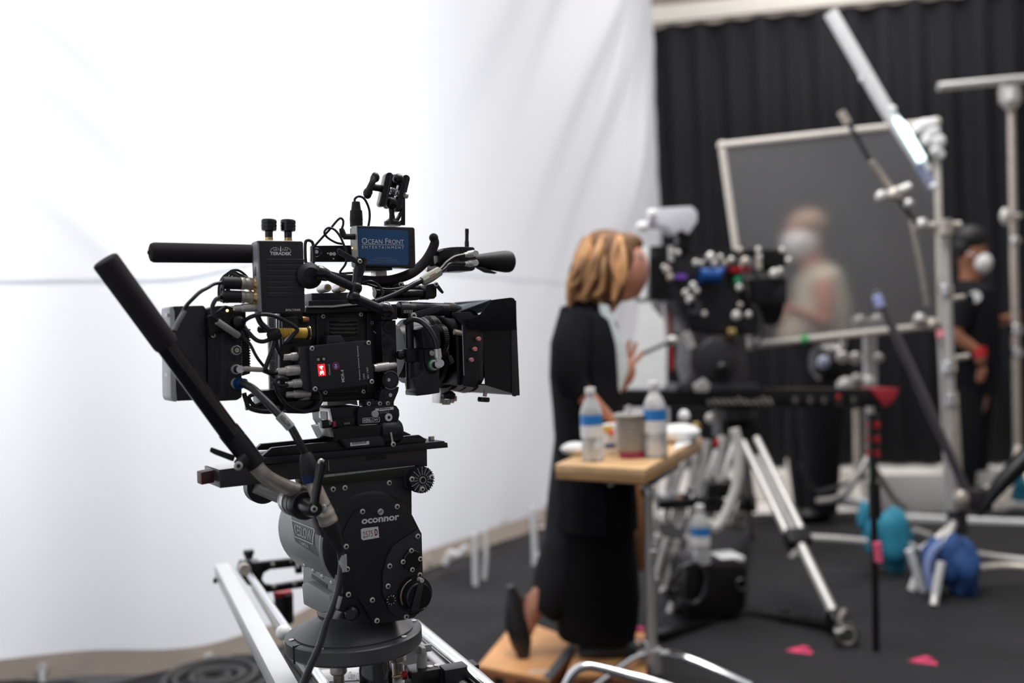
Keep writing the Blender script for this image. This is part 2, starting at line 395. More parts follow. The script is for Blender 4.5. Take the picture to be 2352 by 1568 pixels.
def loft(secs, n=20, jig=0.0, cap=True):
    """secs: (centre, half width across the image, half depth) rings facing along the chain"""
    m = MB(); R = []
    for k, (c, a, b) in enumerate(secs):
        t = (secs[min(k+1, len(secs)-1)][0]-secs[max(k-1, 0)][0]).normalized()
        X = Vector((1, 0, 0)); X = (X-t*X.dot(t)); 
        if X.length < .2: X = Vector((0, 0, 1)); X = X-t*X.dot(t)
        X.normalize(); Y = t.cross(X)
        R.append([c+X*a*math.cos(2*math.pi*i/n)*(1+jig*math.sin(i*2.7+k*.6))+Y*b*math.sin(2*math.pi*i/n)*(1+jig*math.sin(i*1.9+1)) for i in range(n)])
    return m.rings(R, cap)
def fingers_of(name, root, chains, mt, parent, r=.0078):
    for i, ch in enumerate(chains):
        rr = r*(1.12 if i == 0 else 1)
        part('thumb' if i == 0 else 'finger', MB().tube([root.lerp(ch[0], .45)]+ch, [rr*1.1]+[rr]*(len(ch)-1)+[rr*.75], 10, 4), mt, parent)
# ---------------------------------------------------------------- the woman
def build_woman():
    D = 3.52
    W = lambda x, y, d=0.0: P(x, y, D+d)
    T = thing('person', 'person with curly ginger hair in a long black cardigan, leaning at the small wooden table', 'person', Fl(1350, 1500, .1))
    J = {'pelvis': (W(1375, 1010), .12), 'waist': (W(1362, 920), .11), 'chest': (W(1352, 800), .125), 'neck0': (W(1368, 722), .06), 'neck': (W(1392, 690), .048),
         'jaw': (W(1418, 655), .058), 'head': (W(1422, 615), .085), 'crown': (W(1416, 572), .08),
         'sh_r': (W(1325, 752, -.12), .055), 'el_r': (W(1318, 880, -.2), .042), 'fo_r': (W(1352, 918, -.2), .034), 'wr_r': (W(1392, 955, -.16), .025), 'pm_r': (W(1412, 985, -.14), .03),
         'sh_l': (W(1375, 748, .14), .05), 'el_l': (W(1380, 870, .2), .04), 'wr_l': (W(1435, 878, .1), .026), 'pm_l': (W(1443, 850, .06), .044),
         'hip_r': (W(1350, 1060, -.08), .09), 'kn_r': (W(1335, 1230, -.06), .06), 'an_r': (W(1222, 1400, -.02), .034), 'he_r': (W(1200, 1395, -.02), .036), 'to_r': (W(1200, 1475, -.04), .028),
         'hip_l': (W(1400, 1060, .06), .09), 'kn_l': (W(1425, 1240, .02), .062), 'an_l': (W(1395, 1440, -.04), .034), 'he_l': (W(1382, 1472, -.04), .034), 'to_l': (W(1450, 1482, -.06), .028)}
    E = [('pelvis', 'waist'), ('waist', 'chest'), ('chest', 'neck0'), ('neck0', 'neck'), ('neck', 'jaw'), ('jaw', 'head'), ('head', 'crown'),
         ('chest', 'sh_r'), ('sh_r', 'el_r'), ('el_r', 'fo_r'), ('fo_r', 'wr_r'), ('wr_r', 'pm_r'), ('chest', 'sh_l'), ('sh_l', 'el_l'), ('el_l', 'wr_l'), ('wr_l', 'pm_l'),
         ('pelvis', 'hip_r'), ('hip_r', 'kn_r'), ('kn_r', 'an_r'), ('an_r', 'he_r'), ('an_r', 'to_r'), ('pelvis', 'hip_l'), ('hip_l', 'kn_l'), ('kn_l', 'an_l'), ('an_l', 'he_l'), ('an_l', 'to_l')]
    body = skinbody('body', J, E, SKIN, T)
    face = MB().ball(W(1430, 620), .1, (.92, .75, 1.12), 22)
    part('face', face, SKIN, T)
    part('nose', MB().lathe(W(1456, 600), W(1476, 628), [(0, .008), (.6, .015), (.9, .016), (1, .008)], 12), SKIN, T)
    part('chin', MB().ball(W(1450, 668), .035, (1.1, .9, .8), 14), SKIN, T)
    part('mouth', MB().ball(W(1462, 648), .016, (1, 1.2, .5), 10), mat('lips', (.5, .15, .14), .5), T)
    for dd in (-.045, .03): part('eye', MB().ball(W(1457, 598, dd), .011, n=10), WHT, T)
    part('glasses', MB().ringtorus(W(1458, 598, -.05), W(1458, 598, -.05)-W(1450, 596, .3), .024, .003, 18, 6), mat('teal_frame', (.12, .3, .33), .3), T, 'teal framed glasses')
    part('glasses_arm', MB().tube([W(1455, 597, -.06), W(1420, 600, -.1)], .002, 6, 1), BLK, T)
    hair = mat('ginger_hair', (.5, .26, .11), .65, var=.65, vs=16, bump=.8, bs=60, stretch=(1, 1, .35))
    hm = MB(); hb_ = MB(); rnd = random.Random(3)
    hb_.ball(W(1436, 560), .05, (1.3, .9, .8), 14); hb_.ball(W(1392, 600), .115, (1.0, .95, 1.0), 20); hb_.ball(W(1375, 640), .11, (1.0, 1.0, 1.05), 18); hb_.ball(W(1418, 572), .08, (1.0, .9, .75), 16)
    for k in range(190):
        a = rnd.uniform(0, 1); ph = rnd.uniform(-1.4, 1.4)
        x0 = 1388+rnd.uniform(-46, 44); y0 = 545+rnd.uniform(-8, 30); dep = rnd.uniform(-.13, .13)
        x1 = x0 + (x0-1410)*.5 - 22 + rnd.uniform(-10, 6); x1 = max(1308, x1)
        hm.tube([W(x0, y0, dep*.6), W((x0*2+x1)/3+rnd.uniform(-14, 14), y0+48, dep), W((x0+2*x1)/3+rnd.uniform(-15, 15), y0+95, dep*1.05), W(x1, y0+rnd.uniform(110, 140), dep)], [.008, .012, .012, .007], 6, 3)
    part('hair', hb_, mat('shaded_hair', (.17, .075, .03), .7, var=.4, vs=20), T)  # dark brown underlayer paints the shading inside the curls
    part('hair_curls', hm, hair, T, 'shoulder length curly ginger hair')
    # open cardigan
    card = mat('black_knit', (.01, .01, .013), .95, var=.2, vs=14, spec=.1)
    m = loft([(W(1372, 700), .05, .07), (W(1352, 725), .105, .15), (W(1345, 790), .125, .185), (W(1346, 860), .13, .19), (W(1350, 930), .125, .19), (W(1358, 1000), .13, .2), (W(1365, 1080), .14, .21), (W(1368, 1150), .145, .21), (W(1366, 1205), .15, .215)], 30, .02)
    part('cardigan', m, card, T, 'long black cardigan')
    m = loft([(W(1330, 735, -.12), .06, .06), (W(1312, 800, -.19), .068, .07), (W(1306, 860, -.21), .062, .065), (W(1318, 893, -.21), .055, .055), (W(1336, 906, -.21), .048, .05)], 16)
    part('sleeve', m, card, T)
    m = loft([(W(1380, 745, .14), .055, .055), (W(1378, 810, .2), .06, .06), (W(1390, 872, .2), .055, .055), (W(1412, 880, .16), .045, .045)], 16)
    part('sleeve', m, card, T)
    sh = mat('white_shirt', (.72, .78, .8), .7)
    m = MB().prism([W(x, y, -.12) for x, y in ((1374, 697), (1398, 700), (1412, 740), (1438, 800), (1444, 850), (1425, 905), (1412, 880), (1400, 800), (1382, 740))], [W(x, y, .14) for x, y in ((1374, 697), (1398, 700), (1412, 740), (1438, 800), (1444, 850), (1425, 905), (1412, 880), (1400, 800), (1382, 740))], .01)
    part('shirt', m, sh, T, 'white shirt front')
    tro = mat('black_trousers', (.006, .006, .007), .95, var=.2, vs=8, spec=.2)
    m = loft([(W(1368, 1000), .12, .15), (W(1366, 1100), .135, .17), (W(1364, 1200), .138, .17), (W(1368, 1300), .148, .16), (W(1374, 1380), .148, .15), (W(1372, 1425), .145, .14), (W(1370, 1464), .135, .13)], 26, .02)
    part('trouser_leg', m, tro, T)
    m = loft([(W(1350, 1020), .12, .14), (W(1335, 1150), .12, .13), (W(1318, 1250), .11, .12), (W(1288, 1330), .1, .1), (W(1262, 1380), .075, .085), (W(1245, 1400), .06, .07)], 22, .03)
    part('trouser_leg', m, mat('charcoal_trousers', (.024, .023, .027), .9, var=.2, vs=8, spec=.15), T)
    shoe = mat('black_shoe', (.012, .011, .012), .4)
    m = loft([(W(1172, 1345, -.02), .012, .03), (W(1180, 1375, -.02), .03, .04), (W(1188, 1430, -.03), .045, .048), (W(1198, 1480, -.04), .036, .045), (W(1204, 1512, -.04), .018, .03)], 14)
    part('shoe', m, shoe, T, 'black backless shoe standing on its toe')
    m = MB().tube([W(1335, 1505, -.04), W(1370, 1495, -.05), W(1430, 1492, -.06), W(1475, 1502, -.07)], [.03, .042, .04, .022], 14, 4)
    part('shoe', m, shoe, T)
    # hands
    pm = W(1436, 850, -.05)
    fingers_of('l', pm, [[W(1418, 846, -.06), W(1412, 832, -.07), W(1413, 818, -.07)], [W(1430, 818, -.05), W(1431, 802, -.05), W(1432, 788, -.05)], [W(1440, 812, -.05), (W(1443, 797, -.05)), W(1446, 780, -.05)], [W(1450, 816, -.04), W(1456, 802, -.04), W(1461, 786, -.04)], [W(1458, 830, -.04), W(1469, 818, -.04), W(1478, 806, -.04)]], SKIN, T, .0085)
    part('palm', MB().ball(W(1436, 850, -.05), .04, (.95, .5, 1.15), 14), SKIN, T)
    part('wrist', MB().tube([W(1424, 886, .0), W(1432, 868, -.03), W(1436, 852, -.05)], .026, 12, 3), SKIN, T)
    pm = W(1412, 985, -.14)
    fingers_of('r', pm, [[W(1418, 980, -.17), W(1428, 990, -.18), W(1432, 998, -.18)]]+[[W(1424+2*k, 992+2*k, -.16+.02*k), W(1434+2*k, 1004, -.15+.02*k), W(1442+2*k, 1012, -.15+.02*k)] for k in range(4)], SKIN, T)
build_woman()
# ---------------------------------------------------------------- the man at the right
def build_man():
    D = 6.2
    W = lambda x, y, d=0.0: P(x, y, D+d)
    T = thing('person', 'person in black t-shirt and white face mask, holding a stand pole by the drape', 'person', Fl(2215, 1175))
    J = {'pelvis': (W(2228, 890), .13), 'chest': (W(2225, 720), .15), 'neck0': (W(2225, 655), .07), 'neck': (W(2228, 632), .06), 'head': (W(2236, 588), .1), 'crown': (W(2234, 556), .095),
         'sh_r': (W(2215, 690, -.18), .07), 'el_r': (W(2192, 770, -.24), .048), 'wr_r': (W(2250, 808, -.3), .03), 'pm_r': (W(2254, 838, -.3), .036),
         'sh_l': (W(2248, 690, .18), .065), 'el_l': (W(2275, 742, .1), .045), 'wr_l': (W(2318, 732, .0), .032), 'pm_l': (W(2330, 728, -.03), .038),
         'hip_r': (W(2215, 920, -.1), .1), 'kn_r': (W(2215, 1040, -.1), .07), 'an_r': (W(2212, 1150, -.08), .045), 'to_r': (W(2245, 1162, -.14), .035),
         'hip_l': (W(2240, 920, .1), .1), 'kn_l': (W(2243, 1040, .1), .07), 'an_l': (W(2228, 1140, .12), .045), 'to_l': (W(2260, 1150, .08), .035)}
    E = [('pelvis', 'chest'), ('chest', 'neck0'), ('neck0', 'neck'), ('neck', 'head'), ('head', 'crown'), ('chest', 'sh_r'), ('sh_r', 'el_r'), ('el_r', 'wr_r'), ('wr_r', 'pm_r'),
         ('chest', 'sh_l'), ('sh_l', 'el_l'), ('el_l', 'wr_l'), ('wr_l', 'pm_l'), ('pelvis', 'hip_r'), ('hip_r', 'kn_r'), ('kn_r', 'an_r'), ('an_r', 'to_r'), ('pelvis', 'hip_l'), ('hip_l', 'kn_l'), ('kn_l', 'an_l'), ('an_l', 'to_l')]
    skinbody('body', J, E, SKIN2, T)
    part('face', MB().ball(W(2234, 586), .098, (.95, .85, 1.15), 20), SKIN2, T)
    part('ear', MB().ball(W(2222, 592, -.1), .03, (.6, .5, 1), 10), SKIN2, T)
    hm = MB().ball(W(2226, 548), .1, (1.05, 1.05, .86), 20); hm.ball(W(2206, 568), .075, (.8, 1.1, 1.0), 16)
    part('hair', hm, mat('black_hair', (.008, .007, .008), .6, bump=.5, bs=80), T, 'short black hair')
    for dd in (-.07, .0): part('eye', MB().ball(W(2268, 572, dd), .012, n=8), BLK2, T)
    part('face_mask', MB().ball(W(2246, 604), .09, (.85, 1.25, .86), 18), WHT, T, 'white face mask')
    part('mask_point', MB().lathe(W(2235, 600), W(2279, 602), [(0, .08), (.5, .062), (1, .008)], 18), WHT, T)
    part('mask_strap', MB().tube([W(2240, 588, -.1), W(2222, 580, -.1)], .005, 6, 1), WHT, T)
    ts = mat('black_tshirt', (.01, .01, .013), .9, spec=.15)
    part('t_shirt', loft([(W(2226, 645), .07, .08), (W(2225, 668), .13, .2), (W(2225, 720), .16, .23), (W(2226, 800), .165, .22), (W(2228, 880), .16, .2), (W(2229, 905), .16, .2)], 26, .02), ts, T, 'black t-shirt')
    part('emblem', MB().lathe(W(2239, 681, -.26), W(2239, 681, -.24), [(0, .035), (1, .035)], 16), WHT, T, 'round white chest emblem')
    part('sleeve', loft([(W(2213, 680, -.2), .075, .07), (W(2203, 720, -.22), .072, .07), (W(2196, 752, -.23), .068, .066)], 16), ts, T)
    part('sleeve', loft([(W(2248, 685, .16), .07, .06), (W(2262, 715, .13), .066, .06), (W(2270, 732, .11), .06, .058)], 16), ts, T)
    tr_ = mat('black_jeans', (.014, .014, .017), .9, spec=.15)
    part('trouser_leg', loft([(W(2215, 890, -.08), .12, .12), (W(2214, 960, -.1), .1, .11), (W(2214, 1050, -.1), .08, .09), (W(2212, 1145, -.08), .06, .07)], 18), tr_, T)
    part('trouser_leg', loft([(W(2238, 890, .08), .12, .12), (W(2242, 960, .1), .1, .11), (W(2242, 1050, .1), .08, .09), (W(2229, 1135, .12), .06, .07)], 18), tr_, T)
    part('wristband', MB().lathe(W(2249, 798, -.3), W(2252, 818, -.3), [(0, .038), (1, .038)], 16), mat('red_band', (.6, .02, .03), .5), T, 'red wristband')
    pm = W(2254, 838, -.3)
    fingers_of('r', pm, [[W(2262, 850, -.32), W(2260, 862, -.32)]]+[[W(2248+4*k, 856, -.3), W(2246+4*k, 870, -.3), W(2245+4*k, 878-abs(k-1)*3, -.3)] for k in range(4)], SKIN2, T, .0095)
    pm = W(2330, 728, -.03)
    fingers_of('l', pm, [[W(2326, 712, -.06), W(2332, 704, -.07)]]+[[W(2338, 716+8*k, -.06), W(2342, 717+8*k, -.02), W(2338, 718+8*k, .03)] for k in range(4)], SKIN2, T, .0095)
build_man()
# ---------------------------------------------------------------- operator seen through the frosted frame
def build_operator():
    D = 5.9
    W = lambda x, y, d=0.0: P(x, y, D+d)
    T = thing('person', 'person in khaki shirt and white mask, blurred behind the frosted diffusion frame', 'person', Fl(1870, 1200))
    J = {'pelvis': (W(1880, 870), .13), 'chest': (W(1885, 680), .15), 'neck0': (W(1872, 615), .07), 'neck': (W(1865, 595), .06), 'head': (W(1848, 545), .1), 'crown': (W(1848, 512), .09),
         'sh_r': (W(1890, 650, -.18), .065), 'el_r': (W(1900, 745, -.22), .047), 'wr_r': (W(1830, 715, -.28), .032), 'pm_r': (W(1806, 700, -.28), .036),
         'sh_l': (W(1870, 650, .18), .065), 'el_l': (W(1850, 735, .2), .045), 'wr_l': (W(1800, 720, .1), .032), 'pm_l': (W(1780, 712, .1), .036),
         'hip_r': (W(1890, 890, -.1), .11), 'kn_r': (W(1880, 1040, -.12), .075), 'an_r': (W(1890, 1170, -.08), .045), 'to_r': (W(1850, 1185, -.12), .035),
         'hip_l': (W(1865, 890, .1), .11), 'kn_l': (W(1850, 1040, .1), .075), 'an_l': (W(1860, 1165, .1), .045), 'to_l': (W(1825, 1175, .08), .035)}
    E = [('pelvis', 'chest'), ('chest', 'neck0'), ('neck0', 'neck'), ('neck', 'head'), ('head', 'crown'), ('chest', 'sh_r'), ('sh_r', 'el_r'), ('el_r', 'wr_r'), ('wr_r', 'pm_r'),
         ('chest', 'sh_l'), ('sh_l', 'el_l'), ('el_l', 'wr_l'), ('wr_l', 'pm_l'), ('pelvis', 'hip_r'), ('hip_r', 'kn_r'), ('kn_r', 'an_r'), ('an_r', 'to_r'), ('pelvis', 'hip_l'), ('hip_l', 'kn_l'), ('kn_l', 'an_l'), ('an_l', 'to_l')]
    skinbody('body', J, E, SKIN, T)
    part('face', MB().ball(W(1846, 545), .112, (.95, .85, 1.1), 18), SKIN, T)
    part('hair', MB().ball(W(1854, 515), .115, (1, .95, .7), 16), mat('sandy_hair', (.45, .27, .18), .6), T)
    part('face_mask', MB().ball(W(1840, 557), .108, (1, 1.1, .85), 16), WHT, T, 'white face mask')
    kh = mat('khaki_shirt', (.55, .48, .38), .8)
    part('shirt', loft([(W(1870, 610), .07, .08), (W(1880, 635), .13, .2), (W(1888, 700), .16, .22), (W(1868, 790), .22, .2)], 22, .02), kh, T, 'khaki shirt')
    dk = mat('dark_grey_trousers', (.012, .012, .014), .9, spec=.2)
    part('trouser_leg', loft([(W(1886, 770, -.06), .17, .17), (W(1890, 860, -.08), .16, .16), (W(1885, 1000, -.12), .12, .13), (W(1888, 1172, -.08), .085, .1)], 16), dk, T)
    part('trouser_leg', loft([(W(1880, 775, .06), .16, .16), (W(1868, 860, .08), .15, .14), (W(1853, 1000, .1), .13, .13), (W(1858, 1172, .1), .085, .1)], 16), dk, T)
    for x, y, d_ in ((1868, 1180, -.1), (1840, 1172, .1)): part('shoe', MB().ball(W(x, y, d_), .08, (1.5, .8, .6), 12), BLK2, T)
    for nm, pm, dd in (('r', W(1806, 700, -.28), -.28), ('l', W(1780, 712, .1), .1)):
        fingers_of(nm, pm, [[pm+Vector((-.02, -.03, .04)), pm+Vector((-.05, -.03, .05))]]+[[pm+Vector((-.05, -.02+.018*k, .02-.01*k)), pm+Vector((-.08, -.02+.018*k, -.0))] for k in range(4)], SKIN, T, .0095)
build_operator()
# ================================================================ FOREGROUND: camera rig frame
G = Fr(P(850, 1100, 1.55), 32)
V_ = G.V; U_ = G.U; W_ = G.W
def g(x, y, v=0.0): return G.pt(x, y, v)
def screw(parent, x, y, v, r=.0042, name='screw', ring=None, hexm=None):
    c = g(x, y, v); m = MB().lathe(c+V_*.001, c-V_*.0016, [(0, r), (.8, r), (1, r*.8)], 14)
    o = part(name, m, ring or NICK, parent)
    part('socket', MB().lathe(c-V_*.0015, c-V_*.0019, [(0, r*.52), (1, r*.52)], 6), hexm or BLK2, o)
    return o
def lemo(parent, a, b, r, col=NICK, ring=None, n=16, name='connector'):
    """push-pull connector from cable end a to socket end b, knurled in the middle"""
    m = MB().lathe(a, b, [(0, r*.55), (.04, r*.72), (.3, r*.78), (.33, r*.95), (.4, r), (.85, r), (.87, r*.9), (1, r*.9)], n)
    o = part(name, m, col, parent)
    k = MB(); t = b-a
    for i in range(7): k.ringtorus(a+t*(.42+.06*i), t, r*1.0, r*.06, 14, 4)
    part('grip_ridges', k, SILV, o)
    if ring: part('colour_ring', MB().lathe(a+t*.92, b+t*.06, [(0, r*1.08), (1, r*1.08)], n), ring, o)
    return o
# ---------------------------------------------------------------- fluid head
def build_head():
    T = thing('fluid_head', 'black fluid head with silver rimmed screws and foam gripped bar, under the in-focus cinema camera', 'tripod head', g(812, 1470, .08))
    up = [(690, 1102), (744, 1095), (925, 1075), (946, 1073), (947, 1182), (930, 1300), (760, 1320), (744, 1240)]
    part('housing', MB().poly(G, up, .0, .03, .003), SATIN, T)
    part('inner_core', MB().poly(G, [(800, 1100), (935, 1085), (940, 1300), (800, 1310)], .03, .17, .003), SATIN, T)
    part('lower_housing', MB().poly(G, [(770, 1300), (950, 1290), (940, 1423), (880, 1432), (824, 1428), (800, 1412), (770, 1400)], .0, .08, .004), SATIN, T)
    cc = g(850, 1243, 0); R = pxr(cc, 117)
    dr = MB().lathe(cc+V_*.0, cc+V_*.205, [(0, R*.97), (.03, R), (.97, R), (1, R*.97)], 56)
    drum = part('tilt_drum', dr, GREY, T, 'grey cylindrical drum')
    part('rim_highlight', MB().ringtorus(cc+V_*.008, V_, R*.993, .0016, 56, 6), SILV, drum)  # silver ring draws the highlight along the drum's near edge
    part('drum_rim', MB().lathe(cc-V_*.004, cc+V_*.004, [(0, R*.9), (.5, R*.985), (1, R*.985)], 56), BLK, drum)
    # sticker on the drum's outer surface, reading from far to near
    def cyl_hit(x, y):
        r = ray(x, y); o = C0-cc; A = r-V_*r.dot(V_); B = o-V_*o.dot(V_)
        a_, b_, c_ = A.dot(A), 2*A.dot(B), B.dot(B)-R*R; disc = max(0, b_*b_-4*a_*c_); t = (-b_-math.sqrt(disc))/(2*a_)
        q = o+r*t; return q.dot(V_), math.atan2(q.dot(W_), q.dot(U_)) % (2*math.pi)
    def drummap(bl, br, tr_, tl, k):
        Q = [cyl_hit(*p) for p in (bl, br, tr_, tl)]
        def f_(a, b):
            s_, th = [(Q[0][i]*(1-a)+Q[1][i]*a)*(1-b)+(Q[3][i]*(1-a)+Q[2][i]*a)*b for i in (0, 1)]
            return cc+V_*s_+(U_*math.cos(th)+W_*math.sin(th))*R*k
        return f_
    def patch(m, f_, A0, A1, B0, B1):
        N = 8
        for i in range(N):
            b0 = B0+(B1-B0)*i/N; b1 = B0+(B1-B0)*(i+1)/N
            m.b.faces.new([m.b.verts.new(f_(a, b)) for a, b in ((A0, b0), (A1, b0), (A1, b1), (A0, b1))])
        return m
    fs = drummap((679, 1243), (733, 1279), (724, 1197), (670, 1182), 1.003)
    st = part('sticker', patch(MB(), fs, 0, 1, 0, 1), mat('grey_sticker', (.075, .075, .08), .5), drum, 'grey sticker reading KESLOW CAMERA')
    ft_ = drummap((680, 1227), (716, 1242), (718, 1219), (675.5, 1202), 1.013)
    m = MB(); text_into(m, 'KESLOW', ft_, bold=.004)
    for A0, A1, B0, B1 in ((-.1, 1.1, -.3, -.18), (-.1, 1.1, 1.18, 1.3), (-.13, -.07, -.3, 1.3), (1.07, 1.13, -.3, 1.3)): patch(m, ft_, A0, A1, B0, B1)
    part('lettering', m, mat('pale_print', (.5, .5, .5), .5), drum); m = MB(); text_into(m, 'CAMERA', drummap((689, 1247), (711, 1260), (710, 1250), (687.5, 1240), 1.013), bold=.01)
    part('lettering', m, bpy.data.materials['pale_print'], drum)
    # end plate facing the back of the rig, with a row of domed bolts
    uu = G.inv(g(768, 1320, 0))[0]
    base = part('end_block', MB().polyu(G, [(696, 1279), (770, 1318), (770, 1392), (696, 1352)], uu, uu+.02, .002), GREY, T, 'grey lower casting with engraved line')
    part('foot_block', MB().polyu(G, [(692, 1340), (705, 1336), (756, 1367), (760, 1404), (735, 1408), (696, 1388)], uu-.012, uu+.003, .004), GREY, T)
    for x, y in ((701, 1297), (721, 1309.6), (742, 1323), (763, 1337)):
        c = G.pu(x, y, uu); part('bolt', MB().ball(c, .0038, (1, 1, 1), 10), NICK, base)
    a, b = G.pu(716, 1322, uu-.0004), G.pu(752, 1346, uu-.0004)
    part('name_slot', MB().beam(a, b, .001, .006), BLK, base)
    # side cover
    cov = [(793, 1371), (786, 1243), (789, 1222), (797, 1202), (810, 1181), (826, 1165), (847, 1154), (875, 1149), (903, 1152), (928, 1163), (947, 1182), (962, 1212), (967, 1223), (971, 1310), (971, 1400), (934, 1422), (880, 1430), (858, 1432), (840, 1400), (824, 1376)]
    cv = part('side_cover', MB().poly(G, cov, -.008, .002, .0012), BLK, T, 'black side cover with maker lettering')
    for x, y in ((832.5, 1174.4), (912, 1163), (795, 1254.7), (797.3, 1306.5), (800, 1365), (855, 1377.4), (865.7, 1425), (959.5, 1231), (894.7, 1299.4), (891, 1345.6), (964, 1320), (933, 1416)):
        screw(cv, x, y, -.0125 if x > 885 and y > 1225 else -.0085)
    for x, y in ((764.8, 1123), (792, 1120), (894, 1108.6)): screw(T, x, y, -.0003)
    c = g(873.8, 1175, -.009); o = part('slotted_screw', MB().cyl(c+V_*.001, c-V_*.002, .005, 16), SILV, cv)
    part('slot', MB().beam(g(870, 1177, -.0112), g(878, 1173, -.0112), .0008, .0006), BLK2, o)
    m = MB(); text_px(m, G, 'oconnor', [(830.5, 1204), (917, 1193.5), (917, 1182), (830.5, 1192)], -.0086, bold=.035)
    part('lettering', m, WHT, cv)
    s_ = part('number_sticker', MB().poly(G, [(829, 1216), (833, 1213), (868.7, 1209), (871, 1234), (834, 1240.7), (830, 1237)], -.0086, -.008), WHT, cv, 'worn white sticker numbered 2575D')
    part('print', text_px(MB(), G, '2575', [(834, 1235), (857, 1231), (856, 1217), (833, 1221)], -.0088), mat('red_print', (.35, .12, .1), .6), s_)
    part('print', text_px(MB(), G, 'D', [(861, 1230), (868, 1229), (867, 1214), (860, 1215)], -.0088, bold=.03), mat('maroon_print', (.2, .04, .05), .6), s_)
    # counterbalance housing
    hp = [(923, 1240), (963, 1214), (969, 1225), (971.5, 1309), (972, 1392), (952, 1419), (926, 1424), (896, 1404), (880, 1362), (880, 1318), (890, 1278), (903, 1254)]
    hb = part('counterbalance_housing', MB().poly(G, hp, -.0125, -.008, .0015), SATIN, T)
    cap = g(946.5, 1286, -.015)
    o = part('cap', MB().lathe(cap+V_*.004, cap-V_*.004, [(0, .0165), (.8, .0165), (1, .015)], 10), BLK2, hb)
    for x, y in ((944.7, 1264), (925.6, 1290), (965, 1283), (946.8, 1307.8)): screw(o, x, y, -.0188, .0038)
    c = g(951, 1364, -.013)
    kn = part('counterbalance_knob', MB().lathe(c, c-V_*.02, [(0, .029), (.3, .029), (.35, .023), (.9, .022), (1, .02)], 30), BLK2, T)
    part('arc_mark', MB().tube([c-V_*.0066+(U_*math.cos(t)+W_*math.sin(t))*.026 for t in [math.radians(a) for a in range(105, 215, 10)]], .0009, 6, 1), mat('dull_gold', (.45, .36, .26), .4, .6), kn)
    wgt = G.V*-.022
    part('crank_lever', MB().prism([g(x, y, -.036) for x, y in ((962, 1332), (971, 1326), (976, 1333), (962, 1400), (955, 1408), (944, 1402))], [g(x, y, -.030) for x, y in ((962, 1332), (971, 1326), (976, 1333), (962, 1400), (955, 1408), (944, 1402))], .0012), SATIN, kn)
    c2 = g(969.5, 1333, -.0365); part('lever_pin', MB().cyl(c2+V_*.012, c2-V_*.0006, .0036, 14), SILV, kn)
    c2 = g(951, 1406, -.034); part('crank_hinge', MB().beam(c2-U_*.007, c2+U_*.007, .006, .006, .001), BLK2, kn)
    dc = g(898, 1377, -.0128)
    dl = part('number_dial', MB().lathe(dc+V_*.002, dc-V_*.001, [(0, .0095), (1, .009)], 24), BLK2, hb)
    m = MB()
    for i, ch in enumerate('0123456789'):
        th = math.radians(90-36*i); ce = dc-V_*.0014+(U_*math.cos(th)+W_*math.sin(th))*.0068; s2 = .0014
        rx = U_*math.sin(th)-W_*math.cos(th); ry = U_*math.cos(th)+W_*math.sin(th)
        text_into(m, ch, quadmap(ce-rx*s2*.6-ry*s2, ce+rx*s2*.6-ry*s2, ce+rx*s2*.6+ry*s2, ce-rx*s2*.6+ry*s2))
    part('numerals', m, WTEXT, dl)
    part('red_index', MB().ball(g(880, 1381, -.0085), .0012), REDM, cv)
    c = g(806, 1407, -.004); k2 = part('brake_knob', MB().lathe(c+V_*.02+U_*.02, c-U_*.004-V_*.008, [(0, .005), (.5, .006), (.6, .0105), (.9, .011), (1, .008)], 14), BLK2, T)
    # serrated rosette at the front corner
    c = g(969.8, 1101.8, -.018); Rr = pxr(c, 31)
    ro = part('rosette', MB().lathe(c+V_*.03, c, [(0, Rr*.9), (.6, Rr), (.9, Rr), (1, Rr*.93)], 40), BLK, T, 'black serrated handle rosette')
    for i in range(32):
        th = 2*math.pi*i/32; d = U_*math.cos(th)+W_*math.sin(th)
        part('serration', MB().beam(c+d*Rr*.38-V_*.0006, c+d*Rr*.98-V_*.0012, .0016, .0016, up=V_), SATIN if i % 2 else GREY, ro)
    o = part('centre_bush', MB().lathe(c+V_*.001, c-V_*.003, [(0, .0058), (1, .0055)], 18), NICK, ro)
    part('bore', MB().lathe(c-V_*.003, c-V_*.0034, [(0, .0042), (1, .0042)], 16), BLK2, o)
    for x, y in ((945.7, 1100), (991, 1095.5), (969.8, 1123)): screw(ro, x, y, -.020, .0042)
    part('rosette_arm', MB().poly(G, [(925, 1076), (975, 1068), (985, 1090), (960, 1130), (930, 1120)], -.004, .03, .002), BLK, T)
    # ruler and sliding plate on top
    part('bronze_band', MB().poly(G, [(690, 1101), (744, 1093), (953, 1070), (944, 1088), (920, 1096), (740, 1114), (700, 1114)], -.003, .01, .001), OLIVE, T)
    ru = part('ruler_strip', MB().poly(G, [(695, 1099), (698, 1096), (744, 1090.5), (953, 1068.4), (953, 1070.2), (744, 1096), (698, 1101)], -.0036, -.003), RULER, T, 'pale graduated ruler strip')
    m = MB()
    for i in range(34):
        t = i/34; x = 745+206*t; y = 1090.5-22*t; h = (5.5 if i % 4 == 0 else 2.6)*(1-.6*t)
        m.flat(G, [(x, y), (x+.7, y), (x+.7, y+h), (x, y+h)], -.0038)
    part('tick_marks', m, BLK2, ru, kind='stuff')
    part('slide_box', MB().poly(G, [(503, 1081), (600, 1069), (700, 1057), (981, 1031), (981.5, 1071), (953, 1068), (744, 1090), (690, 1099), (606, 1110), (506, 1121)], -.001, .078, .0012), CHAR, T, 'charcoal sliding balance plate')
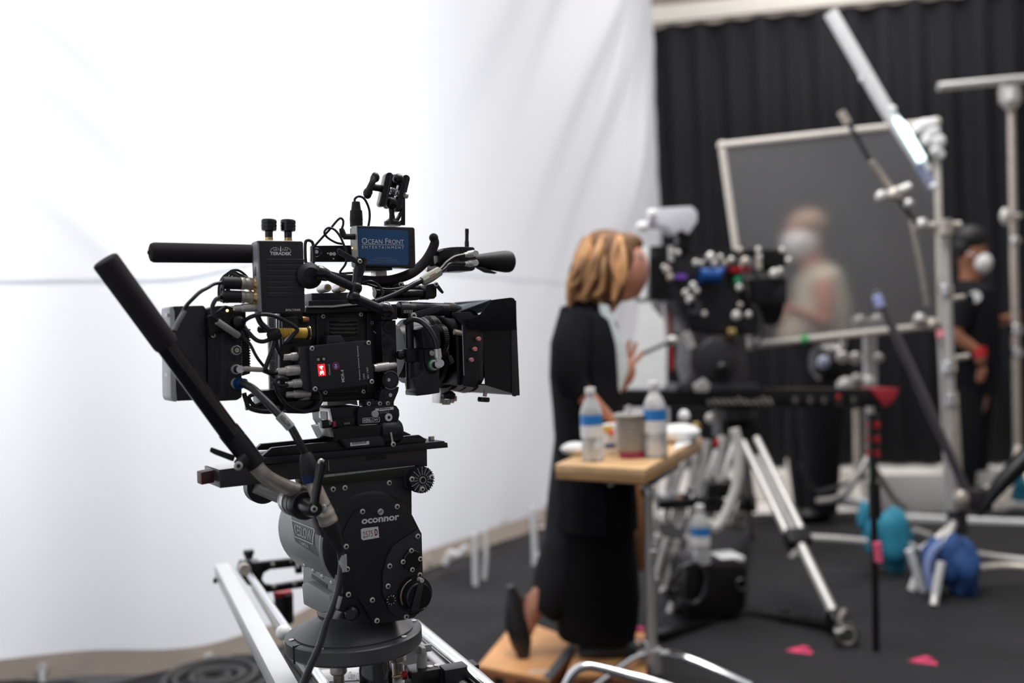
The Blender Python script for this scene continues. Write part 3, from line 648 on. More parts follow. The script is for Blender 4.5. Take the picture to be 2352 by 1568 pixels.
    part('silk_sheen_top', MB().prism([g(504, 1079.5, .0), g(600, 1067.5, .0), g(600, 1067.5, .0)+V_*.074, g(504, 1079.5, .0)+V_*.074], [q+W_*.0008 for q in (g(504, 1079.5, .0), g(600, 1067.5, .0), g(600, 1067.5, .0)+V_*.074, g(504, 1079.5, .0)+V_*.074)]), SILV, T, 'top strip silvered to imitate the silk reflection')  # silver sheet on the black box paints in the silk's grazing reflection
    part('slide_box_groove', MB().poly(G, [(842, 1048), (887, 1043), (887, 1054), (842, 1058)], -.0018, 0, .0), BLK2, T)
    part('index_line', MB().flat(G, [(754, 1056), (755.4, 1056), (756.6, 1081), (755.2, 1081)], -.0018), BEIGE, T)
    part('end_stop', MB().poly(G, [(462, 1085), (491, 1079), (493, 1108), (463, 1113.5)], .02, .045, .0015), BROWN, T, 'oxblood end stop')
    # levelling base
    bc = g(812, 1440, .08); z = G.inv(bc)[2]; b0 = G.L(*G.inv(bc)[:2], 0)
    def at(w): return Vector((b0.x, b0.y, G.o.z+w))
    part('neck_dish', MB().lathe(at(z+.03), at(z-.006), [(0, .058), (.18, .056), (.3, .06), (.42, .068), (.86, .094), (.88, .0965), (1, .0955)], 72), DISH, T)
    rg = part('mount_ring', MB().lathe(at(z-.004), at(z-.032), [(0, .103), (.05, .1085), (.1, .11), (.8, .11), (.95, .106), (1, .1)], 80), DISH, T)
    for a in (205, 250, 330, 20):
        th = math.radians(a); part('set_screw', MB().cyl(at(z-.005)+Vector((math.cos(th), math.sin(th), 0))*.101, at(z-.0025)+Vector((math.cos(th), math.sin(th), 0))*.101, .0045, 14), NICK, rg)
    a = math.radians(222); d = Vector((math.cos(a), math.sin(a), 0))
    part('split_gap', MB().beam(at(z-.0038)+d*.094, at(z-.0038)+d*.1105, .004, .001), BLK2, rg)
    part('split_gap', MB().beam(at(z-.018)+d*.1092, at(z-.018)+d*.1104, .004, .027), BLK2, rg)
    # ---- pan bar
    hv = -.06
    ph = part('pan_bar', MB().tube([g(378, 789, hv-.02), g(541, 1012, hv)], [.0136, .0142], 28, 1), GLOSSB, T, 'long black telescopic tube')
    e0, e1 = g(240, 596, hv-.035), g(383, 793, hv-.02); t = (e1-e0)
    part('foam_grip', MB().lathe(e0, e1, [(0, .0145), (.012, .0168), (.04, .0172), (.97, .0166), (1, .0155)], 36), FOAM, ph, 'black foam grip')
    part('collar', MB().tube([g(524, 988, hv), g(557, 1029, hv), g(588, 1067, hv)], [.0154, .0154, .0142], 28, 1), BLK, ph)
    part('bent_tube', MB().tube([g(580, 1060, hv), g(594, 1078, hv), g(612, 1095, hv+.002), (g(632, 1107, hv+.006)), g(655, 1117, hv+.01), g(693, 1130, hv+.015)], .0108, 28, 6), STEEL, ph, 'bent bare metal tube')
    part('clamp_lug', MB().tube([g(566, 1052, hv-.008), g(548, 1069, hv-.01)], [.011, .0085], 16, 1), BLK, ph)
    screw(ph, 547, 1069.5, hv-.019, .0062)
    part('clamp_lever', MB().prism([g(x, y, hv-.008) for x, y in ((484, 1026), (501, 1032), (541, 1046), (536, 1060), (494, 1044), (481, 1037))], [g(x, y, hv+.002) for x, y in ((484, 1026), (501, 1032), (541, 1046), (536, 1060), (494, 1044), (481, 1037))], .002), RUB, ph)
    part('small_screw', MB().cyl(g(556, 1000, hv-.006), g(563, 996, hv-.006), .002, 8), NICK, ph)
    c = g(701, 1160, -.062); Rc = pxr(c, 34)
    rj = part('rosette_joint', MB().lathe(c+V_*.04, c-V_*.004, [(0, Rc*.93), (.3, Rc), (.42, Rc), (.45, Rc*.95), (.5, Rc*.95), (.53, Rc), (.95, Rc), (1, Rc*.93)], 44), BLK, T, 'round black handle joint')
    part('metal_ring', MB().lathe(c+V_*.064, c+V_*.041, [(0, Rc*.92), (.5, Rc*1.0), (.55, Rc*.93), (.6, Rc*1.0), (1, Rc)], 44), SILV, rj)
    part('tube_clamp', MB().tube([g(684, 1127, -.05), g(703, 1135, -.05)], [.0128, .0145], 20, 1), BLK, rj)
    lv = part('lever', MB().tube([g(721, 1168, -.105), g(725, 1140, -.108), g(732, 1098, -.11), g(738, 1066, -.11)], [.0075, .0062, .0066, .0072], 12, 4), GLOSSB, T, 'black locking lever')
    c = g(721, 1168, -.105); part('lever_hub', MB().lathe(c+V_*.04, c-V_*.006, [(0, .012), (.8, .0125), (1, .010)], 24), BLK2, lv)
    screw(lv, 721, 1168, -.1112, .005)
    part('lever_edge', MB().tube([g(732, 1064, -.115), g(734, 1058, -.115), g(738, 1056, -.115), (g(743, 1059, -.115))], .002, 8, 3), NICK, lv)
    part('far_handle_tube', MB().tube([g(588, 1114, .06), g(664, 1146, .06)], .0125, 24, 1), SILV, T)
    c = g(606, 1118, .065); part('far_handle_joint', MB().lathe(c+V_*.02, c, [(0, .026), (1, .026)], 28), BLK, T)
    return T
HEAD = build_head()
# ---------------------------------------------------------------- XLR lead hanging from the camera
def build_leads():
    T = thing('power_cable', 'thick black cable with blue taped metal plug looping down past the pan bar', 'cable', g(735, 1480, -.07))
    part('upper_lead', MB().tube([g(555, 879, -.01), g(579, 891, -.03), g(600, 910, -.045), g(625, 935, -.06), g(648, 960, -.07), g(668, 981, -.075), g(687, 1015, -.08), g(703, 1043, -.08)], .0058, 14), CABLE, T)
    a, b = g(640, 951, -.0685), g(667, 980, -.0752)
    tg = part('cable_tag', MB().tube([g(641, 953, -.068), g(655, 967.5, -.072), g(668, 982, -.075)], .0071, 16, 2), TAG, T, 'white tag reading KESLOW')
    dd = (b-a).normalized(); nn = -V_; si = dd.cross(nn).normalized()*-1
    c = g(656, 967, -.0795); L = .0095; H = .0036
    part('lettering', text_into(MB(), 'KESLOW', quadmap(c-dd*L+si*H*-1, c+dd*L+si*H*-1, c+dd*L+si*H, c-dd*L+si*H)), BLK2, tg)
    part('cable_boot', MB().lathe(g(702, 1040, -.08), g(716, 1101, -.082), [(0, .007), (.1, .0095), (.5, .0125), (.9, .0135), (1, .0128)], 22), RUB, T)
    part('blue_tape', MB().lathe(g(712.5, 1088, -.082), g(717, 1104, -.082), [(0, .0138), (1, .0126)], 22), NAVY, T, 'navy tape band')
    xl = part('plug_body', MB().lathe(g(716, 1102, -.082), g(757, 1203, -.082), [(0, .0095), (.12, .0098), (.16, .0108), (.4, .0115), (.7, .0128), (.72, .0135), (.8, .0135), (.82, .013), (.9, .0138), (.96, .0138), (1, .012)], 30), STEEL, T, 'worn metal plug')
    part('latch', MB().ball(g(744, 1168, -.0945), .0042, (1, .35, 1.5), 12), NICK, xl)
    part('seam', MB().ringtorus(g(740, 1161, -.082), g(757, 1203, -.082)-g(716, 1102, -.082), .0128, .0006, 24, 4), BLK2, xl)
    part('lower_boot', MB().lathe(g(755, 1198, -.082), g(783, 1267, -.082), [(0, .0132), (.15, .0128), (.3, .0118), (.9, .0058), (1, .0052)], 22), RUB, T)
    part('lower_lead', MB().tube([g(780, 1258, -.082), g(785, 1285, -.082), g(784, 1310, -.083), g(776, 1360, -.085), g(763, 1399, -.088), g(748, 1437, -.09), g(735, 1480, -.095), g(715, 1525, -.1), g(697, 1568, -.105), g(670, 1640, -.11)], .0053, 14), CABLE, T)
    part('cable_tag', MB().tube([g(786.5, 1274, -.082), g(787.5, 1312, -.083)], .0062, 14, 1), TAG, T)
    part('cable_tag', MB().tube([g(778, 1368, -.0855), g(770, 1395, -.087)], .006, 14, 1), TAG, T)
build_leads()
# ---------------------------------------------------------------- quick release and dovetail
def build_plates():
    T = thing('dovetail_plate', 'long black dovetail plate with two raised rails, clamped on the fluid head', 'mounting plate', g(820, 1060, .04))
    part('plate', MB().poly(G, [(596, 1052), (700, 1043), (1021, 1012.5), (1022, 1016), (1028, 1016.5), (1029, 1027.5), (900, 1039), (640, 1064), (600, 1066)], -.012, .085, .0008), BLK, T)
    part('near_rail', MB().poly(G, [(598, 1051), (625, 1028), (720, 1018), (800, 1012), (917, 1003), (963, 998.5), (980, 1009), (976, 1018), (700, 1044)], -.004, .004, .0008), BLK2, T)
    part('far_rail', MB().poly(G, [(585, 1034), (601, 1019), (750, 1005), (928, 990), (943, 997), (950, 1006), (700, 1030)], .07, .08, .0008), BLK2, T)
    c = g(991, 1010, .02); part('stop_pin', MB().cyl(c, c+W_*.006, .005, 12), NICK, T)
    q = thing('quick_release_plate', 'black quick release plate with boxed KESLOW logo and barcode, under the cinema camera', 'mounting plate', g(840, 1010, .03))
    part('lower_block', MB().poly(G, [(768, 985), (790, 979), (917, 972), (917, 1003), (885, 1024), (792, 1029), (780, 1010)], -.012, .09, .002), BLK2, q)
    c = g(893, 985, -.01); e = g(915, 983, -.01)
    part('round_housing', MB().lathe(g(870, 992, .0), g(917, 989, .0), [(0, .017), (.1, .019), (.9, .019), (1, .016)], 28), BLK, q)
    part('slide_face', MB().poly(G, [(786, 1008), (880, 1001), (884, 1023), (797, 1029)], -.014, -.01, .0006), SATIN, q)
    bcx = part('barcode_label', MB().poly(G, [(804, 1016.5), (848, 1012.5), (848, 1020.5), (805, 1024.5)], -.0143, -.014), WHT, q, 'white barcode label')
    m = MB()
    for i in range(22):
        x = 809+1.5*i+random.uniform(-.2, .2); y = 1016-(x-805)*.09
        m.flat(G, [(x, y), (x+random.choice((.5, .9)), y), (x+.8, y+5), (x, y+5)], -.0145)
    part('barcode_bars', m, BLK2, bcx, kind='stuff')
    part('upper_block', MB().poly(G, [(754, 936), (790, 934), (828, 932), (828, 976), (766, 981), (758, 968)], -.004, .07, .002), BLK, q)
    part('end_window', MB().polyu(G, [(735, 944), (750, 945), (751, 965), (737, 962)], G.inv(g(754, 950, -.004))[0]-.0014, G.inv(g(754, 950, -.004))[0]+.001), BLK2, q)
    part('lock_bar', MB().poly(G, [(762, 962), (815, 958.5), (815, 979), (764, 982.5)], -.0075, -.003, .0008), BLK2, q)
    part('lock_button', MB().poly(G, [(764.8, 967.5), (771.8, 967), (772, 980), (765.5, 980.5)], -.011, -.0075, .0008), MAG, q, 'magenta release button')
    part('lettering', text_px(MB(), G, 'LOCK', [(791, 974.5), (804, 973.5), (804, 969.5), (791, 970.5)], -.0078), WTEXT, q)
    part('side_wedge', MB().poly(G, [(745, 972), (764, 978), (768, 1004), (757, 1003)], .0, .03, .001), SILV, q)
    ue = G.inv(g(754, 950, -.004))[0]
    part('lit_end_frame', MB().polyu(G, [(733, 935), (754, 938), (760, 968), (757, 976), (738, 962), (732, 958)], ue-.0006, ue+.002), SILV, q, 'end frame silvered for the silk light on it')  # silver colour stands in for silk light falling on this end
    sw = part('clamp_screws', MB().beam(g(737, 975, .0), g(760, 972, .0), .012, .012, .002), BLK2, q)
    xs = [(821.6, 976), (821.6, 941), (827, 934), (903, 929.5), (911, 932), (917, 941), (918, 953), (915, 965), (904, 972)]
    kp = part('logo_plate', MB().poly(G, xs, -.011, -.004, .0012), BLK, q, 'black plate with rounded end and KESLOW logo')
    part('barcode_label', MB().poly(G, [(862, 938), (904, 934), (904, 940), (876, 943.5), (862, 943)], -.0113, -.011), WTEXT, kp)
    m = MB()
    for i in range(20):
        x = 870+1.35*i; y = 938.0-(x-862)*.07; m.flat(G, [(x, y), (x+random.choice((.4, .8)), y), (x+.7, y+3.6), (x, y+3.6)], -.0115)
    part('barcode_bars', m, BLK2, kp, kind='stuff')
    part('number', text_px(MB(), G, '223767', [(871.6, 949.4), (894, 947.8), (894, 943.8), (871.6, 945.4)], -.0113), TAG, kp)
    m = text_px(MB(), G, 'KESLOW', [(836, 968.6), (869, 966.2), (869, 959.7), (836, 962.2)], -.0113, bold=.02)
    for q4 in (((833, 960), (872, 956.8), (872, 957.8), (833, 961)), ((833, 970), (872, 967.6), (872, 968.6), (833, 971)), ((833, 960), (834, 960), (834, 971), (833, 971)), ((871, 957), (872, 957), (872, 968.6), (871, 968.6))): m.flat(G, q4, -.0113)
    part('lettering', m, WTEXT, kp)
    c = g(859, 950, -.011); part('pin', MB().cyl(c, c-V_*.006, .0056, 18), SILV, kp)
    c = g(892.5, 958, -.011); o = part('collar_ring', MB().lathe(c, c-V_*.0015, [(0, .0063), (1, .006)], 22), WHT, kp); part('bore', MB().lathe(c-V_*.0015, c-V_*.0019, [(0, .0025), (1, .0025)], 8), BLK2, o)
    l_ = part('lever', MB().prism([g(x, y, -.02) for x, y in ((896, 993), (900, 992), (901, 1000), (905, 1018), (900, 1021), (898, 1004))], [g(x, y, -.013) for x, y in ((896, 993), (900, 992), (901, 1000), (905, 1018), (900, 1021), (898, 1004))], .0008), SILV, q)
    screw(l_, 903, 1020, -.0205, .004)
    ft = part('foot_bar', MB().poly(G, [(839, 920), (905, 918), (905, 931), (839, 934)], -.006, .02, .001), BLK, q)
    for x, y in ((847, 927), (872.5, 926.6), (890.5, 926)): screw(ft, x, y, -.0065, .0034)
    return T
build_plates()
# ---------------------------------------------------------------- camera body
def build_camera():
    T = thing('cinema_camera', 'black digital cinema camera body with ribbed side vent, in focus before the white silk', 'camera', g(760, 925, .08))
    part('body', MB().poly(G, [(712, 706), (832, 700), (905, 702), (906, 735), (879, 740), (880, 860), (876, 905), (862, 918), (740, 923), (712, 922)], .022, .155, .004), SATIN, T)
    sp = part('side_panel', MB().poly(G, [(726, 724), (734, 716), (830, 714), (838, 722), (840, 898), (832, 908), (738, 911), (728, 903)], .016, .022, .002), BLK, T)
    part('vent_recess', MB().poly(G, [(745, 736), (754, 727), (820, 726), (828, 735), (829, 772), (745, 774)], .0152, .018, .001), BLK2, sp)
    vg = part('vent_panel', MB().poly(G, [(750, 738), (757, 730), (817, 729), (824, 737), (825, 770), (750, 771)], .0142, .0155, .0006), SATIN, sp)
    for i in range(4):
        y = 738+9*i; a, b = g(757, y, .0142), g(820, y-.3, .0142)
        o = part('slat', MB().tube([a, b], .0022, 8, 1), BLK2, vg)
        m = MB()
        n_ = (9, 17, 22, 22)[i]
        for k in range(n_):
            x = 788.5 + (k-n_/2+.5)*2.5
            for dy in (-1.2, 1.2):
                c = g(x+(dy > 0)*1.2, y+dy, .0118); m.b.faces.new([m.b.verts.new(c+U_*.00048*math.cos(t)+W_*.00048*math.sin(t)) for t in (0, 1.57, 3.14, 4.71)])
        part('vent_holes', m, mat('vent_glint', (.3, .26, .2), .5) if i == 0 else bpy.data.materials['vent_glint'], vg, kind='stuff')
    for x, y in ((742, 726.5), (829, 722), (747, 901), (834.5, 899)): screw(sp, x, y, .0155, .0034)
    part('lower_lip', MB().poly(G, [(745, 899), (826, 896), (820, 903), (750, 905)], .0145, .018, .001), BLK2, sp)
    part('front_column', MB().poly(G, [(842, 716), (870, 716), (872, 900), (842, 902)], .019, .024, .001), BLK, T)
    part('focus_mark', MB().ringtorus(g(854.6, 741, .0188), V_, .0022, .0003, 16, 4), WTEXT, T)
    part('white_scratch', MB().flat(G, [(857, 760), (859, 760), (869, 768), (867, 769)], .0186), WTEXT, T)
    # top plates
    part('top_plate', MB().poly(G, [(709, 690), (848, 688), (850, 702), (709, 704)], .0, .12, .0015), BLK, T)
    t2 = part('top_block', MB().poly(G, [(716, 673), (805, 671), (806, 690), (716, 692)], .02, .1, .0012), CHAR, T)
    part('threaded_hole', MB().lathe(g(728, 680, .0195), g(728, 680, .021), [(0, .003), (1, .003)], 10), BLK2, t2)
    part('top_blade', MB().poly(G, [(703, 702.6), (765, 701.5), (830, 694), (832, 699), (765, 706), (703, 706)], -.004, .0, .0004), SILV, T)
    part('dark_sleeve', MB().poly(G, [(702, 706), (880, 700), (884, 714), (702, 722)], .004, .03, .003), BLK2, T)
    for x in (752, 786.5):
        c = g(x, 661, .015); o = part('socket', MB().lathe(c+V_*.03, c-V_*.002, [(0, .0066), (.9, .0066), (1, .006)], 20), SILV, T)
        part('socket_core', MB().lathe(c-V_*.0021, c-V_*.003, [(0, .0042), (1, .004)], 14), GOLD, o)
    part('rear_core', MB().poly(G, [(643, 716), (726, 716), (728, 905), (668, 925), (643, 905)], .012, .03, .003), BLK2, T)
    part('rear_recess', MB().poly(G, [(648, 730), (684, 726), (686, 786), (650, 792)], .006, .014, .002), BLK, T)
    for x, y, r in ((702, 733.5, .006),):
        c = g(x, y, .004); part('copper_port', MB().cyl(g(694, 734, .006), g(708, 733.5, .006), .005, 14), COPPER, T)
    part('under_strip', MB().poly(G, [(648, 922), (735, 918), (735, 945), (700, 950), (660, 949)], .0, .1, .002), BLK2, T)
    part('white_under_plate', MB().poly(G, [(752, 920), (820, 919), (822, 931), (806, 927), (752, 934)], .05, .07), SILV, T)
    # front bracket with bores
    fb = part('front_bracket', MB().poly(G, [(875, 736), (909, 735), (911, 800), (913, 860), (880, 870)], -.002, .03, .0012), SATIN, T)
    for x, y, r in ((893, 751, 15), (890, 790.5, 11.5)):
        c = g(x, y, -.002); o = part('round_boss', MB().lathe(c, c-V_*.0016, [(0, pxr(c, r)), (1, pxr(c, r*.92))], 28), BLK, fb)
        part('bore', MB().lathe(c-V_*.0016, c-V_*.002, [(0, pxr(c, r*.62)), (1, pxr(c, r*.62))], 22), BLK2, o)
    for x, y in ((882, 772), (902, 769), (881.5, 812), (878, 745)):
        c = g(x, y, -.002); part('bore', MB().lathe(c, c-V_*.0005, [(0, .0032), (1, .0032)], 14), BLK2, fb)
    c = g(897.3, 872.8, -.006); r = pxr(c, 22)
    kn = part('knurled_rosette', MB().lathe(c+V_*.02, c, [(0, r*.95), (.9, r), (1, r*.93)], 36), BLK, T)
    for i in range(30):
        th = math.radians(-130+i*260/29); d = U_*math.cos(th)+W_*math.sin(th)
        part('tooth', MB().beam(c+d*r*.9-V_*.0003, c+d*r*1.0-V_*.0003, .0008, .0012, up=V_), SILV, kn)
    part('rosette_face', MB().lathe(c, c-V_*.001, [(0, r*.74), (1, r*.7)], 30), CHAR, kn)
    part('backlit_bore', MB().lathe(g(893, 872, -.0072), g(893, 872, -.0078), [(0, .0028), (1, .0028)], 14), WHT, kn)  # white disc stands in for the backlit view through the bore
    lb = part('lower_bracket', MB().poly(G, [(872, 908), (877, 893), (917, 888), (915, 899), (902, 930), (871, 931)], -.003, .02, .001), SATIN, T)
    c = g(879.5, 908.6, -.003); part('bore', MB().lathe(c, c-V_*.0005, [(0, .0042), (1, .0042)], 16), BLK2, lb)
    c = g(896.8, 907, -.003); part('backlit_bore', MB().lathe(c, c-V_*.0006, [(0, .003), (1, .003)], 14), WHT, lb)  # white disc again paints the brightness seen through the bore
    # mount rail rods above the lens
    rd = part('rod_block', MB().poly(G, [(874, 700), (912, 698), (914, 733), (876, 735)], -.012, .03, .002), BLK, T)
    part('scale_ring', MB().lathe(g(915, 712, .0), g(950, 712, .0), [(0, .0125), (.05, .0135), (.6, .0135), (.65, .0122), (1, .0122)], 26), BLK2, T)
    m = MB()
    for i in range(6): x = 928+3.6*i; m.flat(G, [(x, 712), (x+1.2, 712), (x+1.2, 719), (x, 719)], -.0138)
    part('scale_marks', m, WTEXT, T, kind='stuff')
    part('lens_rod', MB().cyl(g(940, 708, .0), g(1028, 711, .0), .0105, 22), BLK, T)
    lv = part('lever', MB().prism([g(x, y, -.024) for x, y in ((936, 722), (945, 718), (1000, 703), (1016, 701), (1024, 708), (1008, 716), (960, 731), (943, 734))], [g(x, y, -.016) for x, y in ((936, 722), (945, 718), (1000, 703), (1016, 701), (1024, 708), (1008, 716), (960, 731), (943, 734))], .0018), SATIN, T)
    screw(lv, 950, 725, -.0245, .005)
    # handle rods on top, front clamp
    part('handle_rod', MB().cyl(g(858, 660, .03), g(984, 664, .03), .0062, 18), BLK, T)
    part('handle_rod', MB().cyl(g(860, 673, .01), g(984, 677, .01), .008, 18), BLK2, T)
    part('under_bar', MB().poly(G, [(912, 684), (968, 682), (960, 689), (915, 690)], .0, .05, .001), BLK2, T)
    cl = part('rod_clamp', MB().poly(G, [(981, 654), (1000, 650), (1004, 660), (1004, 680), (999, 686), (978, 684)], -.004, .045, .003), BLK, T)
    part('lever', MB().prism([g(x, y, -.014) for x, y in ((998, 648), (1004, 648), (1020, 671), (1016, 675), (1010, 670), (999, 657))], [g(x, y, -.008) for x, y in ((998, 648), (1004, 648), (1020, 671), (1016, 675), (1010, 670), (999, 657))], .0012), BLK, cl)
    screw(cl, 1001.5, 652.5, -.0145, .0038)
    screw(T, 920, 653, .02, .004); part('clamp_foot', MB().poly(G, [(900, 656), (908, 651), (927, 648), (929, 658), (902, 660)], .02, .03, .001), BLK, T)
    part('top_handle', MB().tube([g(996, 545, .035), g(998, 560, .035), g(983, 591, .035), g(963, 614, .035), g(937, 631, .03), g(898, 643, .025), g(860, 645, .02), g(825, 642, .02), g(790, 637, .03), g(755, 626, .04)], [.006, .0078, .0082, .0082, .0082, .008, .0078, .0075, .005, .003], 16), FOAM, T, 'curved black foam covered handle')
    part('handle_tip', MB().ball(g(996, 546, .035), .0078, n=16), FOAM, T)
    # viewfinder bar with holes
    vb = part('hole_bar', MB().poly(G, [(715, 564), (818, 563), (818, 601), (715, 601)], .055, .062, .001), BLK2, T, 'flat black bar with round holes')
    for x, y, r in ((727, 578, 4.5), (753, 581.6, 2), (760, 583, 4), (767.5, 583, 4.2), (737, 581, 1.6), (766, 594, 1.8)):
        c = g(x, y, .055); part('hole', MB().lathe(c, c-V_*.0006, [(0, pxr(c, r)), (1, pxr(c, r))], 14), WHT, vb)  # white discs stand in for bright silk seen through the holes
    c = g(727, 580, .0548); part('hole_rim', MB().ringtorus(c, V_, pxr(c, 10), .001, 24, 5), BLK, vb)
    part('loop_bracket', MB().tube([g(x, y, .03) for x, y in ((702, 600), (701, 560), (706, 552), (713, 553), (719, 561), (721, 598), (716, 605), (707, 605))], .0024, 10, 3, True), SATIN, T)
    part('riser_post', MB().poly(G, [(863, 618), (888, 617), (890, 645), (864, 646)], .03, .05, .001), SILV, T)
    part('riser_foot', MB().poly(G, [(838, 612), (900, 612), (902, 620), (840, 622)], .01, .06, .001), BLK2, T)
    return T
CAM = build_camera()
# ---------------------------------------------------------------- lens, motor, matte box
def build_lens():
    T = thing('camera_lens', 'black cine lens with pale rear cone, between the camera body and the matte box', 'lens', g(985, 905, .085))
    a, b = g(905, 806, .085), g(1075, 806, .085); r = pxr(a, 86)
    part('barrel', MB().lathe(a, b, [(0, r*.7), (.12, r*.72), (.13, r*.86), (.3, r*.88), (.31, r*.94), (.5, r*.96), (.52, r*.99), (.8, r*1.06), (.82, r*1.12), (1, r*1.16)], 64), LENSB, T)
    gm = part('gear_ring', MB().lathe(a.lerp(b, .36), a.lerp(b, .46), [(0, r*1.0), (1, r*1.0)], 64), BLK, T)
    t = (b-a).normalized(); nx = t.orthogonal().normalized(); ny = t.cross(nx); m = MB()
    for i in range(120):
        th = 2*math.pi*i/120; d = nx*math.cos(th)+ny*math.sin(th); m.beam(a.lerp(b, .37)+d*r*1.012, a.lerp(b, .45)+d*r*1.012, .0016, .002, up=d)
    part('gear_teeth', m, BLK2, gm, kind='stuff')
    part('pale_cone', MB().lathe(a.lerp(b, .60), a.lerp(b, .93), [(0, r*1.0), (.15, r*1.02), (1, r*1.17)], 64), SILV, T, 'pale metal front cone')
    part('dark_ring', MB().lathe(a.lerp(b, .66), a.lerp(b, .72), [(0, r*1.075), (1, r*1.1)], 64), BLK2, T)
    part('lens_foot', MB().poly(G, [(1014, 893), (1031, 893), (1026, 910), (1016, 926), (1010, 926), (1012, 905)], .07, .1, .001), SILV, T)
    k = part('foot_knob', MB().poly(G, [(1019, 905), (1040, 897), (1048, 905), (1045, 917), (1020, 916)], .06, .09, .002), BLK2, T)
    for x, y in ((1020, 929), (1029, 929), (1038, 925), (1044, 921)): part('terminal', MB().cyl(g(x, y-12, .075), g(x, y, .075), .0042, 12), STEEL, k)
build_lens()
def build_motor():
    T = thing('lens_motor', 'black lens control motor with elbow plug and green ringed socket', 'motor', g(985, 905, .0))
    part('upper_case', MB().poly(G, [(968, 756), (976, 748), (1000, 747), (1010, 756), (1014, 790), (1010, 802), (972, 801)], -.03, .01, .003), BLK, T)
    part('lower_case', MB().poly(G, [(973, 801), (1010, 801), (1010, 900), (958, 907), (953, 870), (973, 850)], -.028, .012, .0025), SATIN, T)
    part('side_case', MB().poly(G, [(952, 835), (960, 830), (968, 900), (958, 907)], -.02, .012, .001), CHAR, T)
    part('end_cap', MB().poly(G, [(957, 898), (1010, 892), (1010, 902), (985, 906), (958, 909)], -.029, .013, .0015), BLK, T)
    part('boss', MB().poly(G, [(975, 802), (1003, 802), (1009, 845), (1004, 856), (992, 858), (981, 848), (976, 830)], -.033, -.028, .0015), BLK2, T)
    c = g(995.5, 838, -.034); r = pxr(c, 13.5)
    so = part('socket_ring', MB().lathe(c+V_*.001, c-V_*.002, [(0, r), (1, r)], 26), GREENM, T, 'green ringed socket')
    part('socket_shell', MB().lathe(c-V_*.002, c-V_*.006, [(0, r*.86), (1, r*.8)], 26), NICK, so)
    part('socket_core', MB().lathe(c-V_*.006, c-V_*.014, [(0, r*.62), (1, r*.6)], 20), BLK2, so)
    el = part('elbow_plug', MB().lathe(g(1008, 836, -.034), g(1008, 836, -.056), [(0, .007), (.6, .007), (1, .0062)], 24), NICK, T, 'chrome elbow plug')
    part('elbow_cap', MB().lathe(g(1011.5, 834, -.05), g(1011.5, 834, -.06), [(0, .0068), (.8, .0068), (1, .006)], 24), CHROME, el)
    part('elbow_sleeve', MB().lathe(g(1008, 834, -.05), g(1004.5, 801, -.05), [(0, .0045), (.35, .0048), (.4, .0058), (1, .0056)], 20), NICK, el)
    c = g(991.6, 811, -.0335); part('washer', MB().lathe(c, c-V_*.0015, [(0, .0042), (1, .004)], 16), TAG, T)
    gc = g(1007, 778, -.01); gr = part('drive_gear', MB().lathe(gc, gc+U_*.008, [(0, .022), (1, .022)], 40), BLK2, T)
    m = MB()
    for i in range(44):
        th = 2*math.pi*i/44; d = V_*math.cos(th)+W_*math.sin(th); m.beam(gc+d*.0228, gc+U_*.008+d*.0228, .0014, .0016, up=d)
    part('gear_teeth', m, CHAR, gr, kind='stuff')
    part('motor_cable', MB().tube([g(1004.5, 802, -.05), g(1001, 785, -.05), g(996, 772, -.048), g(983, 752, -.043), g(965, 737, -.035), g(945, 733, -.03), g(930, 742, -.02)], .0044, 12), CABLE, T)
    part('cable_strip', MB().prism([g(x, y, -.02) for x, y in ((911, 752), (933, 733), (935, 737), (914, 757))], [g(x, y, -.018) for x, y in ((911, 752), (933, 733), (935, 737), (914, 757))]), BEIGE, T)
    arm = part('arm', MB().poly(G, [(933, 800), (972, 799), (972, 833), (935, 832)], -.012, .006, .003), BLK, T)
    part('support_rod', MB().cyl(g(940, 735, .0), g(943, 893, .0), .0068, 20), BLK, T)
    part('clamp_screw', MB().ball(g(920, 815, -.012), .008, (1, 1, 1), 10), BLK2, T)
    part('side_lead', MB().tube([g(1000, 762, .0), g(1010, 775, .0), g(1020, 795, -.01), g(1030, 813, -.012)], .0014, 8), CABLE, T)
    part('dangling_plug', MB().lathe(g(1030, 817, -.012), g(1038, 834, -.012), [(0, .004), (.2, .0052), (.9, .0055), (1, .0045)], 16), GLOSSB, T)
build_motor()
